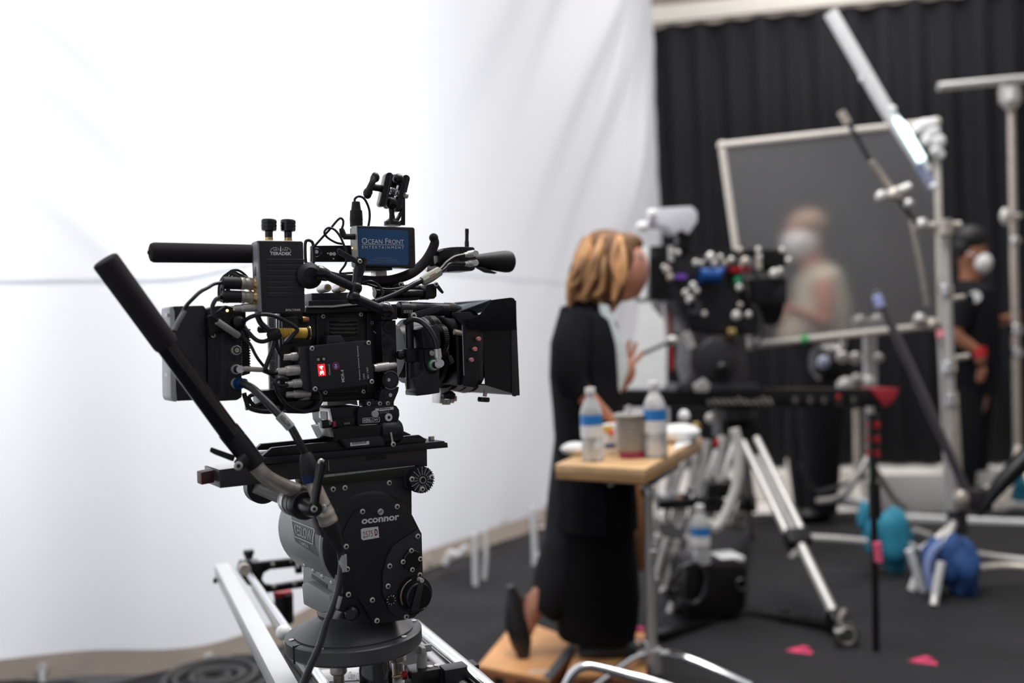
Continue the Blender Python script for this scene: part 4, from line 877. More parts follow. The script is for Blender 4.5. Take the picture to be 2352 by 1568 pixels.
def build_matte():
    T = thing('matte_box', 'square black matte box with cloth flap and three pink side knobs, on the lens front', 'matte box', g(1120, 912, .08))
    sp = part('side_plate', MB().poly(G, [(1042, 717), (1083, 716), (1088, 730), (1097, 757), (1099, 872), (1092, 890), (1063, 886), (1065, 860), (1060, 745), (1046, 730)], -.008, .0, .0015), BLK, T)
    for x, y in ((1095, 778), (1086.5, 801.5), (1078.5, 826)):
        c = g(x, y, -.008); o = part('tray_knob', MB().lathe(c, c-V_*.009, [(0, .0022), (.4, .0022), (.45, .0036), (.95, .0036), (1, .003)], 14), PINK, sp, 'pink knob')
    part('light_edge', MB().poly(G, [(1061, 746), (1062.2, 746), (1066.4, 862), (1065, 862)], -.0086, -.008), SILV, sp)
    part('rear_frame', MB().prism([g(x, y, .0) for x, y in ((1046, 716), (1062, 716), (1066, 886), (1050, 884))], [g(x, y, .0)+V_*.17 for x, y in ((1046, 716), (1062, 716), (1066, 886), (1050, 884))], .002), BLK2, T)
    part('filter_stage', MB().poly(G, [(1083, 718), (1108, 757), (1109, 874), (1094, 890), (1066, 884), (1066, 720)], .004, .165, .002), BLK2, T)
    gb = part('gasket_strip', MB().poly(G, [(1096, 757), (1108.5, 757), (1110, 873), (1099, 873)], -.002, .004, .001), CHAR, T)
    # flared hood: four walls between the stage and the front frame
    A = [G.inv(g(1108, 757, .0)), G.inv(g(1110, 876, .0))]; B = [G.inv(g(1183, 690, -.012)), G.inv(g(1188, 908, -.012))]
    ua = A[0][0]; ub = (B[0][0]+B[1][0])/2; wt0, wb0 = A[0][2]+.02, A[1][2]-.006; wt1, wb1 = B[0][2], B[1][2]
    def wall(q, th=.002):
        a, b, c, d = [G.L(*p) for p in q]; n = (b-a).cross(d-a).normalized()*th
        return MB().prism([a, b, c, d], [a+n, b+n, c+n, d+n])
    v0, v1 = .0, .165; w0, w1 = -.012, .19
    part('hood_wall', wall([(ua, v0, wb0), (ub, w0, wb1), (ub, w0, wt1), (ua, v0, wt0)]), BLK2, T)
    part('hood_wall', wall([(ua, v1, wb0), (ub, w1, wb1), (ub, w1, wt1), (ua, v1, wt0)]), BLK2, T)
    part('hood_wall', wall([(ua, v0, wb0), (ub, w0, wb1), (ub, w1, wb1), (ua, v1, wb0)]), BLK2, T)
    fr = part('front_frame', MB().poly(G, [(1173.5, 690), (1186, 690), (1190, 906), (1184, 910.5), (1177, 909)], -.0145, -.0125, .0006), CHAR, T)
    for vv in ((-.014, -.006), (.184, .192)):
        part('frame_post', MB().prism([G.L(ub-.006, vv[0], w) for w in (wb1, wt1)]+[G.L(ub+.002, vv[0], w) for w in (wt1, wb1)], [G.L(ub-.006, vv[1], w) for w in (wb1, wt1)]+[G.L(ub+.002, vv[1], w) for w in (wt1, wb1)]), BLK2, T)
    fl = [(1074, 733), (1090, 727), (1104, 721), (1128, 689), (1145, 686.5), (1174, 683), (1181, 685), (1184, 691), (1186, 757), (1160, 757.5), (1114, 758.5), (1090, 756), (1078, 750)]
    part('side_flap', MB().poly(G, fl, -.0165, -.014, .0006), CLOTHB, T, 'black folding side flap')
    part('top_flap', MB().prism([g(1050, 718, .0), g(1047, 703, .15), g(1128, 689, .165), g(1128, 690, -.01)], [p+W_*.0016 for p in (g(1050, 718, .0), g(1047, 703, .15), g(1128, 689, .165), g(1128, 690, -.01))]), FLAGC, T, 'blue grey cloth top flap')
    part('far_flap', MB().poly(G, [(1028, 700), (1047, 694), (1128, 687.5), (1126, 712), (1090, 722), (1050, 722)], .15, .153), FLAGC, T, 'speckled blue grey cloth flap')
    part('round_shoulder', MB().lathe(g(1020, 711, .02), g(1055, 716, .02), [(0, .012), (.5, .0135), (1, .01)], 20), BLK2, T)
    part('tray_screw', MB().cyl(g(1043, 762, -.004), g(1060, 765, -.004), .0048, 14), STEEL, T)
    st = part('hood_stay', MB().cyl(g(1116, 896, .01), g(1113, 910, .01), .0035, 10), STEEL, T)
    c = g(1110, 916, .01); part('thumb_knob', MB().lathe(c-Vector((.0, 0, -.003))+U_*.001, c-W_*.005, [(0, .0095), (.3, .0105), (.8, .0105), (1, .009)], 14), BLK2, T)
build_matte()
# ---------------------------------------------------------------- motor driver box
def build_driver():
    T = thing('motor_driver_box', 'small black control box with red digits 34 and printed MDR-4, on the camera side', 'control box', g(785, 890, -.02))
    bx = part('case', MB().poly(G, [(710, 795), (850.5, 780.6), (860, 882), (717, 899)], -.03, .012, .0014), SATIN, T)
    part('tab', MB().poly(G, [(751.8, 770), (784, 769), (793, 784), (793, 789), (749, 793)], -.014, .012, .0012), CHAR, T)
    part('connector_end', MB().poly(G, [(689, 797), (711, 794), (718, 899), (712, 901), (697, 890), (692, 850)], -.022, .01, .0015), CHAR, T)
    for x, y in ((716.4, 800), (846.4, 787.4), (853.6, 876), (723.6, 893)): screw(bx, x, y, -.0302, .0036, ring=SILV)
    for x, y in ((723.4, 801), (839, 789), (846.4, 876), (731.5, 890)):
        c = g(x, y, -.0302); part('hole', MB().lathe(c, c-V_*.0004, [(0, .0018), (1, .0018)], 10), BLK2, bx)
    part('indicator_well', MB().poly(G, [(727, 820), (748, 817), (749, 828), (728, 831)], -.0306, -.03, .0004), BLK2, bx)
    for x, y in ((730.9, 825.4), (743.3, 824.2)):
        c = g(x, y, -.0306); part('indicator_lamp', MB().cyl(c, c-V_*.0012, .0021, 12), BEIGE, bx)
    dp = part('display', MB().poly(G, [(729.5, 837), (745.8, 835.2), (748.6, 862), (732.6, 863.6)], -.0308, -.03), REDLED, bx, 'glowing red two digit display')
    part('digits', text_px(text_px(MB(), G, '3', [(744.6, 860), (743.4, 850.5), (734.5, 851.6), (735.7, 861)], -.0312, bold=.03), G, '4', [(742.8, 848.4), (741.6, 838.8), (732.8, 840), (734, 849.4)], -.0312, bold=.03), LEDW, dp)
    m = MB()
    text_px(m, G, 'Channel', [(759.4, 860.4), (757.4, 836.4), (753.2, 837), (755.2, 861)], -.0305)
    text_px(m, G, 'MDR-4', [(791.6, 876.6), (789.2, 848.6), (782.6, 849.4), (785, 877.4)], -.0305, bold=.01)
    text_px(m, G, 'Preston Cinema Systems', [(829, 871.4), (823.2, 794), (819.2, 794.4), (825, 872)], -.0305, bold=.008)
    text_px(m, G, 'USA', [(838.4, 870), (837, 857), (833, 857.5), (834.4, 870.5)], -.0305)
    text_px(m, G, 'SN 1307', [(847.6, 869), (845.2, 842), (841.4, 842.5), (843.8, 869.5)], -.0305)
    part('lettering', m, WTEXT, bx)
    c = g(771.4, 840, -.0304); bd = part('badge', MB().lathe(c, c-V_*.0003, [(0, .006), (1, .006)], 24), PURP, bx, 'round G4 badge')
    part('badge_ring', MB().ringtorus(c-V_*.0004, V_, .0054, .0005, 24, 4), MAG, bd)
    part('badge_print', text_px(MB(), G, 'G4', [(774.6, 845), (774, 835.4), (768, 836), (768.6, 845.6)], -.0309, bold=.03), WTEXT, bd)
    lemo(T, g(650, 821, -.008), g(706, 816, -.008), .0065, ring=mat('dark_red_ring', (.12, .02, .03), .5))
    lemo(T, g(636, 854, -.012), g(700, 848, -.012), .0076, ring=mat('blue_ring', (.02, .04, .2), .5))
    lemo(T, g(657, 883, -.014), g(706, 877, -.014), .0064, ring=REDM)
    lemo(T, g(658, 906, -.006), g(712, 903, -.006), .006)
    o = lemo(T, g(910, 838, -.018), g(858, 845, -.018), .0066)
build_driver()
# ---------------------------------------------------------------- wireless transmitter
def build_tx():
    T = thing('wireless_transmitter', 'ribbed black video transmitter box with two stub antennas and TERADEK lettering, beside the camera', 'transmitter', g(645, 720, -.01))
    bx = part('case', MB().poly(G, [(589.5, 556), (593, 552), (693, 553.4), (697, 557), (701, 714), (697.5, 718.6), (600, 719.6), (596.5, 716)], -.03, -.004, .0016, 3), SATIN, T)
    for i, y in enumerate((600, 613, 626, 638.6, 651.5, 664, 677)):
        part('cooling_rib', MB().poly(G, [(613+.4*i, y-5), (698.5+.2*i, y-5.2), (698.8+.2*i, y+4.6), (613+.4*i, y+4.8)], -.0306, -.0295, .0002, 1), SATIN, bx)
    m = text_px(MB(), G, 'TERADEK', [(620.4, 585.6), (669, 586), (669, 578.4), (620.4, 578)], -.0303, bold=.03)
    part('lettering', m, WTEXT, bx)
    def arc(m, cx, cy, rx, ry, a0, a1, r=.0003):
        m.tube([g(cx+rx*math.cos(math.radians(a)), cy-ry*math.sin(math.radians(a)), -.0302) for a in range(a0, a1+1, 12)], r, 5, 1)
    m = MB(); arc(m, 632, 578, 11, 9.5, 60, 190); arc(m, 657, 578, 11, 9.5, -10, 120); arc(m, 633, 580, 9, 6, 60, 120); arc(m, 656, 580, 9, 6, 60, 120)
    for s in (-1, 1):
        for k in range(3): x = 644.5+s*(6+5*k); m.tube([g(x, 570+k*.8, -.0302), g(x-s*1.5, 575, -.0302)], .0003, 5, 1)
    m.tube([g(644.5, 565, -.0302), g(644.5, 577, -.0302)], [.0003, .0011], 5, 1)
    part('wing_logo', m, WTEXT, bx)
    part('lettering', text_px(MB(), G, 'BOLT3000', [(656.5, 714), (690, 713.6), (690, 709), (656.5, 709.4)], -.0303, bold=.01), WTEXT, bx)
    us = G.inv(g(590, 620, -.03))[0]
    part('side_plate', MB().polyu(G, [(580.5, 562), (584, 556), (590.5, 556), (597.5, 716), (594, 716), (588, 706)], us-.0005, us+.002), mat('silk_sheen_grey', (.35, .35, .36), .35), bx, 'side edge coloured pale for the silk reflection')  # pale grey puts the silk reflected in this end face into colour
    part('side_slot', MB().polyu(G, [(583.2, 612), (586, 612), (587.5, 634), (584.8, 634)], us-.0012, us+.001), BLK2, bx)
    for x, y in ((617.6, 550), (661.5, 551)):
        b_, t_ = g(x, y, -.015), g(x, y-48, -.015)
        an = part('antenna', MB().lathe(b_, t_, [(.08, .0052), (.1, .0056), (.2, .0058), (.38, .0058), (.42, .0105), (.56, .0114), (.57, .0108), (.6, .0108), (.61, .0114), (.72, .0114), (.73, .0107), (.76, .0107), (.77, .0114), (.9, .0113), (.96, .0102), (.99, .007), (1, .003)], 30), GLOSSB, T, 'stub antenna')
        part('brass_collar', MB().lathe(b_-W_*.001, b_.lerp(t_, .1), [(0, .0062), (1, .0058)], 20), GOLD, an)
    for k, y in enumerate((651, 681.5)):
        a, b = g(509, y-2+k, -.018), g(552, y, -.018)
        pl = part('coax_plug', MB().lathe(b, g(589, y+2, -.018), [(0, .0092), (.25, .009), (.3, .0082), (.5, .0085), (.55, .0098), (.7, .0094), (.75, .0082), (.9, .0098), (1, .01)], 26), STEEL, T)
        part('gold_ring', MB().lathe(g(571, y+1, -.018), g(586, y+2, -.018), [(0, .0098), (.3, .0088), (.7, .0088), (1, .0102)], 26), GOLD, pl)
        part('boot', MB().lathe(a, b, [(0, .005), (.06, .0086), (.3, .0092), (1, .0088)], 20), RUB, pl)
    lemo(T, g(537, 707, -.018), g(592, 706, -.018), .0062)
build_tx()
def cable(label, pts, r, mtl=CABLE, n=10, group=None):
    m = MB().tube(pts, r, n, 6); return solo('cable', m, mtl, label, 'cable', group=group)
cable('thin black cable arching from the upper coax plug down behind the foam grip', [g(510, 649, -.018), g(492, 652, -.02), g(478, 660, -.025), g(460, 670, -.03), g(441.8, 687, -.035), g(428, 702, -.035), g(419, 719, -.033), g(406, 742, -.03), g(396, 765, -.025)], .0027)
m = MB().tube([g(425, 713, -.034), g(410, 738, -.031), g(401, 757, -.027)], .0036, 12, 3)
solo('cable_label', m, TAG, 'clear printed sleeve around the cable beside the foam grip', 'label')
cable('thin black cable hooking down from the lower coax plug to a taped label', [g(510, 682, -.018), g(497, 687, -.022), g(489, 700, -.025), g(488, 712, -.025), g(492, 728, -.025), g(505, 742, -.022), g(524, 756, -.02), g(541, 768, -.012)], .0032)
m = MB().tube([g(499, 738, -.024), g(524, 755, -.021), g(547, 770, -.012)], .0048, 12, 3)
solo('cable_label', m, TAG, 'clear printed sleeve slanting over the round battery module sockets', 'label')
for i, (x0, y0, xm, ym, v) in enumerate(((503, 672, 528, 628, .02), (509, 674, 534, 624, .03), (514, 676, 541, 620, .04), (521, 676, 538, 629, .05), (526, 668, 543, 632, .06))):
    cable(('outermost', 'second', 'third', 'fourth', 'innermost')[i]+' of the five black cable loops arching behind the coax plugs', [g(x0, y0+20, v), g(x0, y0-14, v), g((x0+xm)/2-3, ym+8, v), g(xm, ym, v), g(xm+16, ym+6, v), g(573, 643, v), g(588, 668, v)], .0019, group='cable loops behind the transmitter')
# ---------------------------------------------------------------- microphone, battery
T = thing('shotgun_microphone', 'black foam covered microphone pointing back beside the transmitter, above the pan bar', 'microphone', g(460, 602, .03))
part('foam_windshield', MB().lathe(g(343, 579.5, .03), g(590, 583, .03), [(0, .008), (.012, .0125), (.035, .0142), (.06, .0144), (1, .0138)], 32), FOAM, T)
part('tip', MB().lathe(g(339, 579.5, .03), g(348, 580, .03), [(0, .0022), (.4, .004), (1, .009)], 12), FOAM, T)
def build_battery():
    T = thing('battery_pack', 'large black camera battery with pale end shell, behind the foam gripped pan bar', 'battery', g(440, 915, .06))
    part('casing', MB().poly(G, [(397, 703), (469, 701), (475, 711), (476, 918), (405, 921), (399, 900)], .012, .06, .003), SATIN, T)
    part('end_shell', MB().poly(G, [(390, 706), (396, 702), (402, 716), (405, 895), (408, 922), (397, 922), (392, 912)], .008, .06, .002), mat('pale_grey_shell', (.5, .5, .52), .4), T, 'pale grey end shell')
    ub = G.inv(g(390, 800, .008))[0]
    for y in (723, 860): part('shell_tab', MB().polyu(G, [(377, y-4), (384, y-3), (384, y+5), (377, y+4)], ub-.001, ub+.001), WHT, T)
    sk = part('twin_socket', MB().poly(G, [(442, 716), (464, 716), (464, 728), (460, 730), (444, 730), (441, 727)], .0128, .016, .0008), BLK2, T)
    for x, mt in ((446.6, GOLD), (460, COPPER)):
        c = g(x, 722.5, .0128); part('contact', MB().lathe(c, c-V_*.0008, [(0, .0024), (.9, .0024), (1, .001)], 14), mt, sk)
    md = thing('power_module', 'black power plate with a column of round sockets, between battery and camera body', 'power plate', g(525, 918, .04))
    part('plate', MB().poly(G, [(478, 708), (500, 702), (555, 702), (556, 912), (545, 919), (504, 921), (479, 915)], .008, .06, .002), SATIN, md)
    part('recess_panel', MB().poly(G, [(482, 776), (500, 775), (501, 903), (484, 903)], .0055, .009, .0012), BLK, md)
    part('seam_panel', MB().poly(G, [(505, 760), (521, 760), (522, 915), (506, 916)], .0068, .008, .0004), SATIN, md)
    b3 = part('upper_housing', MB().poly(G, [(476, 728), (520, 700), (566, 712), (567, 750), (552, 760), (498, 764), (481, 775)], -.002, .03, .004), BLK2, md)
    c = g(489.5, 770, .004); screw(md, 489.5, 770, .005, .0035)
    gr = part('grille', MB().poly(G, [(555, 755), (572, 755), (574, 858), (556, 863)], .03, .05), BLK, md)
    for i in range(17):
        y = 757+i*6; part('slat', MB().beam(g(554, y, .028), g(575, y, .028), .002, .0022), BLK2, gr)
    for x, y, r, mt in ((542, 740, 12, BLK2), (541, 772, 11.5, BLK2), (541.6, 804, 11.5, NICK), (541.6, 848, 11.5, NICK), (543, 880, 13, NICK)):
        c = g(x, y, .007); q = pxr(c, r)
        o = part('round_socket', MB().lathe(c+V_*.003, c-V_*.005, [(0, q), (.8, q), (1, q*.9)], 26), mt, md)
        part('socket_bore', MB().lathe(c-V_*.005, c-V_*.0056, [(0, q*.75), (1, q*.75)], 22), BLK2, o)
        if y == 804:
            part('pin', MB().lathe(c-V_*.0056, c-V_*.007, [(0, q*.48), (1, q*.44)], 16), NICK, o); part('pin_core', MB().lathe(c-V_*.007, c-V_*.0075, [(0, q*.2), (1, q*.2)], 10), COPPER, o)
    c = g(537.7, 824.5, .0078); part('hole', MB().lathe(c, c-V_*.0005, [(0, .0028), (1, .0028)], 14), BLK2, md)
    part('black_plug', MB().lathe(g(545, 741, -.003), g(560, 738, -.012), [(0, .009), (.5, .0088), (1, .005)], 18), RUB, md)
    part('black_plug', MB().lathe(g(543, 772, -.001), g(556, 770, -.012), [(0, .008), (.7, .0075), (1, .004)], 18), RUB, md)
    part('elbow_plug', MB().cyl(g(552, 848, .002), g(552, 848, -.012), .0058, 18), CHROME, md)
    part('blue_plug', MB().lathe(g(546, 880, .004), g(562, 880, -.01), [(0, .0085), (.35, .0088), (.36, .0075), (1, .007)], 22), BLUEM, md, 'blue plug collar')
    part('status_lamp', MB().ball(g(522, 713, -.003), .0018), YLED, md, 'small yellow status lamp')
build_battery()
cable('grey beige cable running right from the chrome elbow plug to the control box', [g(553, 848, -.008), g(566, 847, -.012), g(584, 848, -.014), g(603, 849, -.014)], .0038, BEIGE, 12)
cable('black cable joining the beige lead to the control box plug', [g(603, 849, -.014), g(612, 853, -.014), g(624, 857, -.014), g(640, 854, -.012)], .0036)
cable('black cable looping from the yellow sleeve to the power module', [g(560, 738, -.012), g(575, 728, -.03), g(598, 722, -.035), g(625, 724, -.035), g(655, 737, -.035), g(682, 755, -.035), g(675, 768, -.034), g(660, 785, -.03)], .0031)
cable('black cable curving under the transmitter towards the yellow sleeve', [g(590, 722, -.01), g(598, 740, -.015), g(610, 752, -.018), g(622, 762, -.02)], .0042)
cable('black cable sweeping low from the module to the black boot', [g(556, 742, .0), g(570, 762, -.01), g(588, 780, -.016), g(605, 784, -.02), g(622, 778, -.02)], .0032)
cable('thin black cable falling from the boot past the barcode strip', [g(556, 770, -.01), g(574, 790, -.012), g(590, 820, -.012), g(612, 848, -.01), g(632, 870, -.01)], .0023)
cable('black cable dropping from the boot to the third silver plug', [g(632, 775, -.02), g(626, 800, -.022), g(615, 830, -.022), g(610, 848, -.02), g(622, 856, -.016), g(638, 855, -.013)], .0034)
cable('black cable hugging the camera rear below the yellow sleeve', [g(633, 775, -.015), g(636, 795, -.012), g(644, 812, -.01), g(655, 825, -.006)], .0032)
cable('black cable loop round the red ringed plug', [g(660, 884, -.016), g(645, 886, -.02), g(632, 882, -.022), g(634, 872, -.022), g(648, 868, -.02), g(660, 872, -.018)], .0033)
cable('long black cable looping under the camera body', [g(633, 882, -.022), g(640, 905, -.02), g(655, 925, -.016), g(680, 940, -.014), g(705, 944, -.012), g(727, 934, -.01), g(738, 918, -.01), g(734, 900, -.008), g(722, 892, -.004)], .0034)
cable('tangled black cable under the rear of the camera', [g(560, 902, .02), g(566, 922, .02), g(572, 936, .02), g(598, 944, .02), g(630, 944, .02), g(650, 934, .02), g(656, 920, .02)], .0036)
cable('second black cable tangled under the rear of the camera', [g(564, 938, .03), g(580, 934, .03), g(604, 922, .03), g(592, 905, .03), g(572, 912, .03), g(585, 932, .03), g(612, 938, .03)], .003)
m = MB().poly(G, [(597, 896), (648, 894), (652, 915), (625, 950), (600, 948)], .03, .07, .004)
solo('cable_pouch', m, BLK2, 'black strapped pouch of cables hanging under the camera rear', 'pouch')
m = MB().poly(G, [(616, 722), (634, 722), (638, 895), (620, 895)], .04, .046)
bc = solo('barcode_strip', m, mat('aluminium_strip', (.9, .9, .9), .5), 'pale strip of stacked barcodes seen between battery module and camera body', 'label')
mm = MB()
for i in range(60):
    y = 728+i*2.75; x = 618+i*.05
    if i % 9: mm.flat(G, [(x, y), (x+random.choice((8, 11, 13)), y), (x+12, y+1.3), (x, y+1.3)], .0396)
part('barcode_bars', mm, BLK2, bc, kind='stuff')
def build_yellow():
    T = thing('yellow_plug', 'yellow sleeved coax plug with black boot, on the camera rear', 'connector', g(670, 775, -.02))
    pr = [(0, .0062), (.02, .0072)]
    for k in range(6): pr += [(.05+.08*k, .0074), (.07+.08*k, .0066), (.1+.08*k, .0066), (.12+.08*k, .0075)]
    pr += [(.6, .0078), (1, .0078)]
    part('sleeve', MB().lathe(g(640, 764.5, -.02), g(704, 764.5, -.02), pr, 26), YEL, T)
    part('boot', MB().ball(g(630, 768, -.02), .0105, (1.1, 1, .95), 12), RUB, T)
    part('boot', MB().cyl(g(628, 762, -.02), g(641, 764, -.02), .0062, 16), RUB, T)
    part('black_collar', MB().lathe(g(703, 765, -.02), g(709, 765, -.02), [(0, .0078), (.3, .0095), (1, .0105)], 24), BLK2, T)
    part('brass_ring', MB().ringtorus(g(709, 765, -.02), g(709, 765, -.02)-g(703, 765, -.02), .0105, .0009, 26, 6), GOLD, T)
    part('metal_clip', MB().prism([g(x, y, -.03) for x, y in ((681, 755), (684, 761), (655, 783), (652, 786), (653, 779))], [g(x, y, -.029) for x, y in ((681, 755), (684, 761), (655, 783), (652, 786), (653, 779))]), SILV, T)
    part('small_plug', MB().lathe(g(592, 757, -.0), g(618, 755, -.0), [(0, .003), (.1, .0052), (.8, .0055), (1, .0045)], 16), CHAR, T)
build_yellow()
# ---------------------------------------------------------------- receiver box with blue sticker
def build_box():
    T = thing('accessory_box', 'flat black box with blue OCEAN FRONT ENTERTAINMENT sticker, mounted above the camera', 'accessory box', g(888, 614, .02))
    bx = part('case', MB().poly(G, [(818.5, 521), (822, 518), (949, 521.5), (953, 525), (955, 611), (951, 615), (826, 612), (822.5, 608)], .005, .032, .0016, 3), SATIN, T)
    part('end_plate', MB().polyu(G, [(806, 520), (819, 518), (822, 611), (809, 604)], G.inv(g(819, 560, .005))[0]-.0008, G.inv(g(819, 560, .005))[0]+.0005), mat('pale_end', (.45, .45, .44), .4), bx, 'pale grey end panel')
    stk = part('sticker', MB().poly(G, [(822.3, 526), (825, 524), (935, 529.3), (937.4, 532), (938, 606), (935.4, 608.7), (825, 606.8), (823, 604)], .0046, .005), LBLUE, bx, 'blue printed sticker')
    m = MB()
    text_px(m, G, 'Ocean Front', [(831, 559.3), (927.5, 560.6), (927.5, 547.8), (831, 546)], .0043, smallcaps=True)
    text_px(m, G, 'ENTERTAINMENT', [(831.6, 570.4), (927.6, 571.4), (927.6, 565.4), (831.6, 564)], .0043, spacing=1.55)
    m.flat(G, [(832, 560.9), (927.6, 562.2), (927.6, 563.1), (832, 561.8)], .0043)
    part('lettering', m, WTEXT, stk)
    m = MB()
    for s_, (x0, x1, y) in zip(('2130 HIGHLAND AVE, SUITE A', 'MANHATTAN BEACH, CALIFORNIA 90266', '(310) 545-1100 WWW.OCEANFRONT.COM'), ((859, 903, 592.4), (850, 912, 597.2), (846, 915, 602))):
        text_px(m, G, s_, [(x0, y+1.4), (x1, y+1.7), (x1, y-1.3), (x0, y-1.6)], .0043)
    part('small_print', m, mat('blue_grey_print', (.3, .38, .48), .6), stk)
    c = g(945.5, 565, .0048); part('screw_hole', MB().lathe(c, c-V_*.0004, [(0, .0018), (1, .0018)], 12), BLK2, bx)
    part('led', MB().ball(g(809, 569.5, .012), .0012), YLED, bx)
    jk = part('power_jack', MB().cyl(g(789, 543, .01), g(818, 543.8, .01), .0046, 16), RUB, T)
    part('jack_elbow', MB().tube([g(790, 545, .01), g(786, 532, .01), g(784, 524, .01)], [.0052, .0046, .0032], 12, 3), RUB, jk)
    xl = part('round_plug', MB().lathe(g(817.5, 463, .02), g(818.5, 520, .02), [(0, .0055), (.02, .0062), (.35, .0078), (.36, .0095), (.75, .0103), (.78, .0098), (.8, .0103), (.84, .0098), (.86, .0103), (.92, .0098), (1, .0102)], 26), RUB, T, 'black tapered plug standing on the box')
build_box()
cable('thin black cable curling from the top plug over to the box', [g(815, 464, .02), g(815, 457, .02), g(823, 451, .02), g(834, 454, .02), g(842, 465, .02), (g(848, 482, .02)), g(849, 500, .02), g(846, 520, .02)], .0019)
cable('thin black cable looping up from the hole bar to the power jack', [g(720, 568, .02), g(736, 550, .015), g(758, 526, .01), g(773, 508, .01), g(782, 501, .01), g(788, 506, .01), (g(788, 516, .01)), g(785, 525, .01)], .0018)
cable('thin black cable wound beside the blue stickered box and down behind the arm', [g(788, 560, .01), g(772, 557, .01), g(752, 545, .01), g(745, 533, .008), g(754, 523, .008), g(768, 527, .006), g(780, 541, .004), g(789, 560, .002), g(796, 580, .002), g(794, 605, .004), g(781, 626, .006), (g(800, 627, .008)), g(815, 626, .01)], .0018)
# ---------------------------------------------------------------- ball clamp on top
def build_clamp():
    T = thing('ball_joint_clamp', 'black double ball clamp with T knob, standing on the blue stickered box', 'clamp', g(901, 518, .02))
    def cap_(x0, y0, x1, y1, rx, v0, v1):
        a = math.atan2(y1-y0, x1-x0); pts = []
        for k in range(9): t = a+math.pi/2+math.pi*k/8; pts.append((x0+rx*math.cos(t), y0+rx*math.sin(t)))
        for k in range(9): t = a-math.pi/2+math.pi*k/8; pts.append((x1+rx*math.cos(t), y1+rx*math.sin(t)))
        return MB().poly(G, pts, v0, v1, .0012)
    part('clamp_plate', cap_(895, 404, 881, 466, 8.5, -.002, .012), GLOSSB, T)
    part('clamp_plate', cap_(933, 410, 917, 477, 9, .014, .028), GLOSSB, T)
    part('clamp_plate', cap_(908, 408, 893, 470, 8.5, .02, .03), BLK2, T)
    for x, y, r in ((915, 412, .0095), (899, 466, .0102)): part('ball', MB().ball(g(x, y, .012), r, n=20), BLK2, T)
    kn = part('t_knob', MB().tube([g(859, 409, .0), g(855, 419, -.004), g(850, 430, -.004), g(846, 442, .0)], [.006, .0048, .005, .0068], 14, 3), BLK, T)
    part('knob_lobe', MB().ball(g(862, 407, 0), .0068, (1, 1, 1.2), 14), BLK, kn); part('knob_lobe', MB().ball(g(844, 444, 0), .007, (1, 1, 1.25), 14), BLK, kn)
    part('knob_shaft', MB().cyl(g(853, 429, .0), g(884, 434, .008), .0055, 14), BLK2, kn)
    sp = MB(); a, b = g(893, 437, .012), g(915, 443, .012); t = (b-a).normalized(); nx = t.orthogonal().normalized(); ny = t.cross(nx)
    sp.tube([a.lerp(b, k/40)+nx*.0055*math.cos(k*.95)+ny*.0055*math.sin(k*.95) for k in range(41)], .0008, 6, 1)
    part('coil_spring', sp, CHROME, T)
    part('bolt_head', MB().cyl(g(929, 448, .01), g(936, 450, .01), .0045, 12), NICK, T)
    part('stem', MB().tube([g(899, 474, .014), g(900, 492, .016), g(901, 508, .018)], [.005, .0042, .0055], 16, 1), BLK, T)
    part('foot', MB().lathe(g(901, 502, .018), g(901, 518, .018), [(0, .006), (.4, .012), (.5, .0135), (1, .0135)], 24), BLK, T)
    part('angle_plate', MB().poly(G, [(924, 452), (931, 456), (931, 517), (912, 517), (912, 512), (922, 505), (924, 480)], .02, .023, .0006), BLK2, T)
    part('angle_brace', MB().poly(G, [(910, 506), (920, 488), (928, 478), (928, 486), (916, 508)], .01, .018, .0006), BLK, T)
build_clamp()
# ---------------------------------------------------------------- articulated arm
def build_arm():
    T = thing('articulated_arm', 'black jointed support arm with suction cup end, crossing the camera top', 'arm', g(815, 700, -.03))
    c = g(712, 633, -.035); cup = part('cup', MB().lathe(c+V_*.004, c-V_*.006, [(0, .0195), (.4, .0195), (1, .012)], 30), RUB, T)
    part('ball_end', MB().tube([g(726, 622, -.05), g(736, 627, -.05), g(753, 633, -.05)], [.0095, .0112, .0085], 20, 3), GLOSSB, T)
    part('arm_tube', MB().cyl(g(748, 631, -.05), g(812, 660, -.05), .0068, 20), BLK, T)
    part('elbow', MB().ball(g(817, 661, -.05), .0098, n=18), BLK2, T); part('elbow', MB().ball(g(812, 683, -.052), .0105, n=18), BLK2, T)
    part('elbow_link', MB().cyl(g(817, 660, -.05), g(812, 682, -.052), .0078, 18), BLK2, T)
    part('arm_tube', MB().cyl(g(820, 687, -.052), g(878, 711, -.052), .0072, 20), BLK, T)
    part('polished_end', MB().tube([g(874, 706, -.052), g(886, 711, -.052), g(898, 717, -.052)], [.0095, .0118, .0085], 22, 3), GLOSSB, T)
    part('lock_post', MB().tube([g(830, 594, -.045), g(826, 614, -.046), g(821, 637, -.048)], [.0088, .0085, .0075], 18, 1), BLK2, T)
    part('lock_neck', MB().cyl(g(821, 634, -.048), g(818, 654, -.05), .0068, 18), BLK, T)
    part('lock_lever', MB().prism([g(x, y, -.056) for x, y in ((774, 574), (779, 570), (816, 592), (824, 597), (820, 608), (806, 600), (776, 584))], [g(x, y, -.05) for x, y in ((774, 574), (779, 570), (816, 592), (824, 597), (820, 608), (806, 600), (776, 584))], .0012), BLK, T)
    screw(T, 826, 600, -.055, .0035)
build_arm()
cable('black cable winding behind the jointed arm to the top handle', [g(832, 650, -.0), g(850, 646, -.005), g(868, 654, -.005), g(880, 672, -.01), g(872, 684, -.01), g(855, 690, -.01)], .0022)
cable('thin black cable crossing under the top handle', [g(834, 648, .0), g(852, 655, .0), g(885, 664, .0), g(915, 662, .0), g(940, 655, .0)], .002)
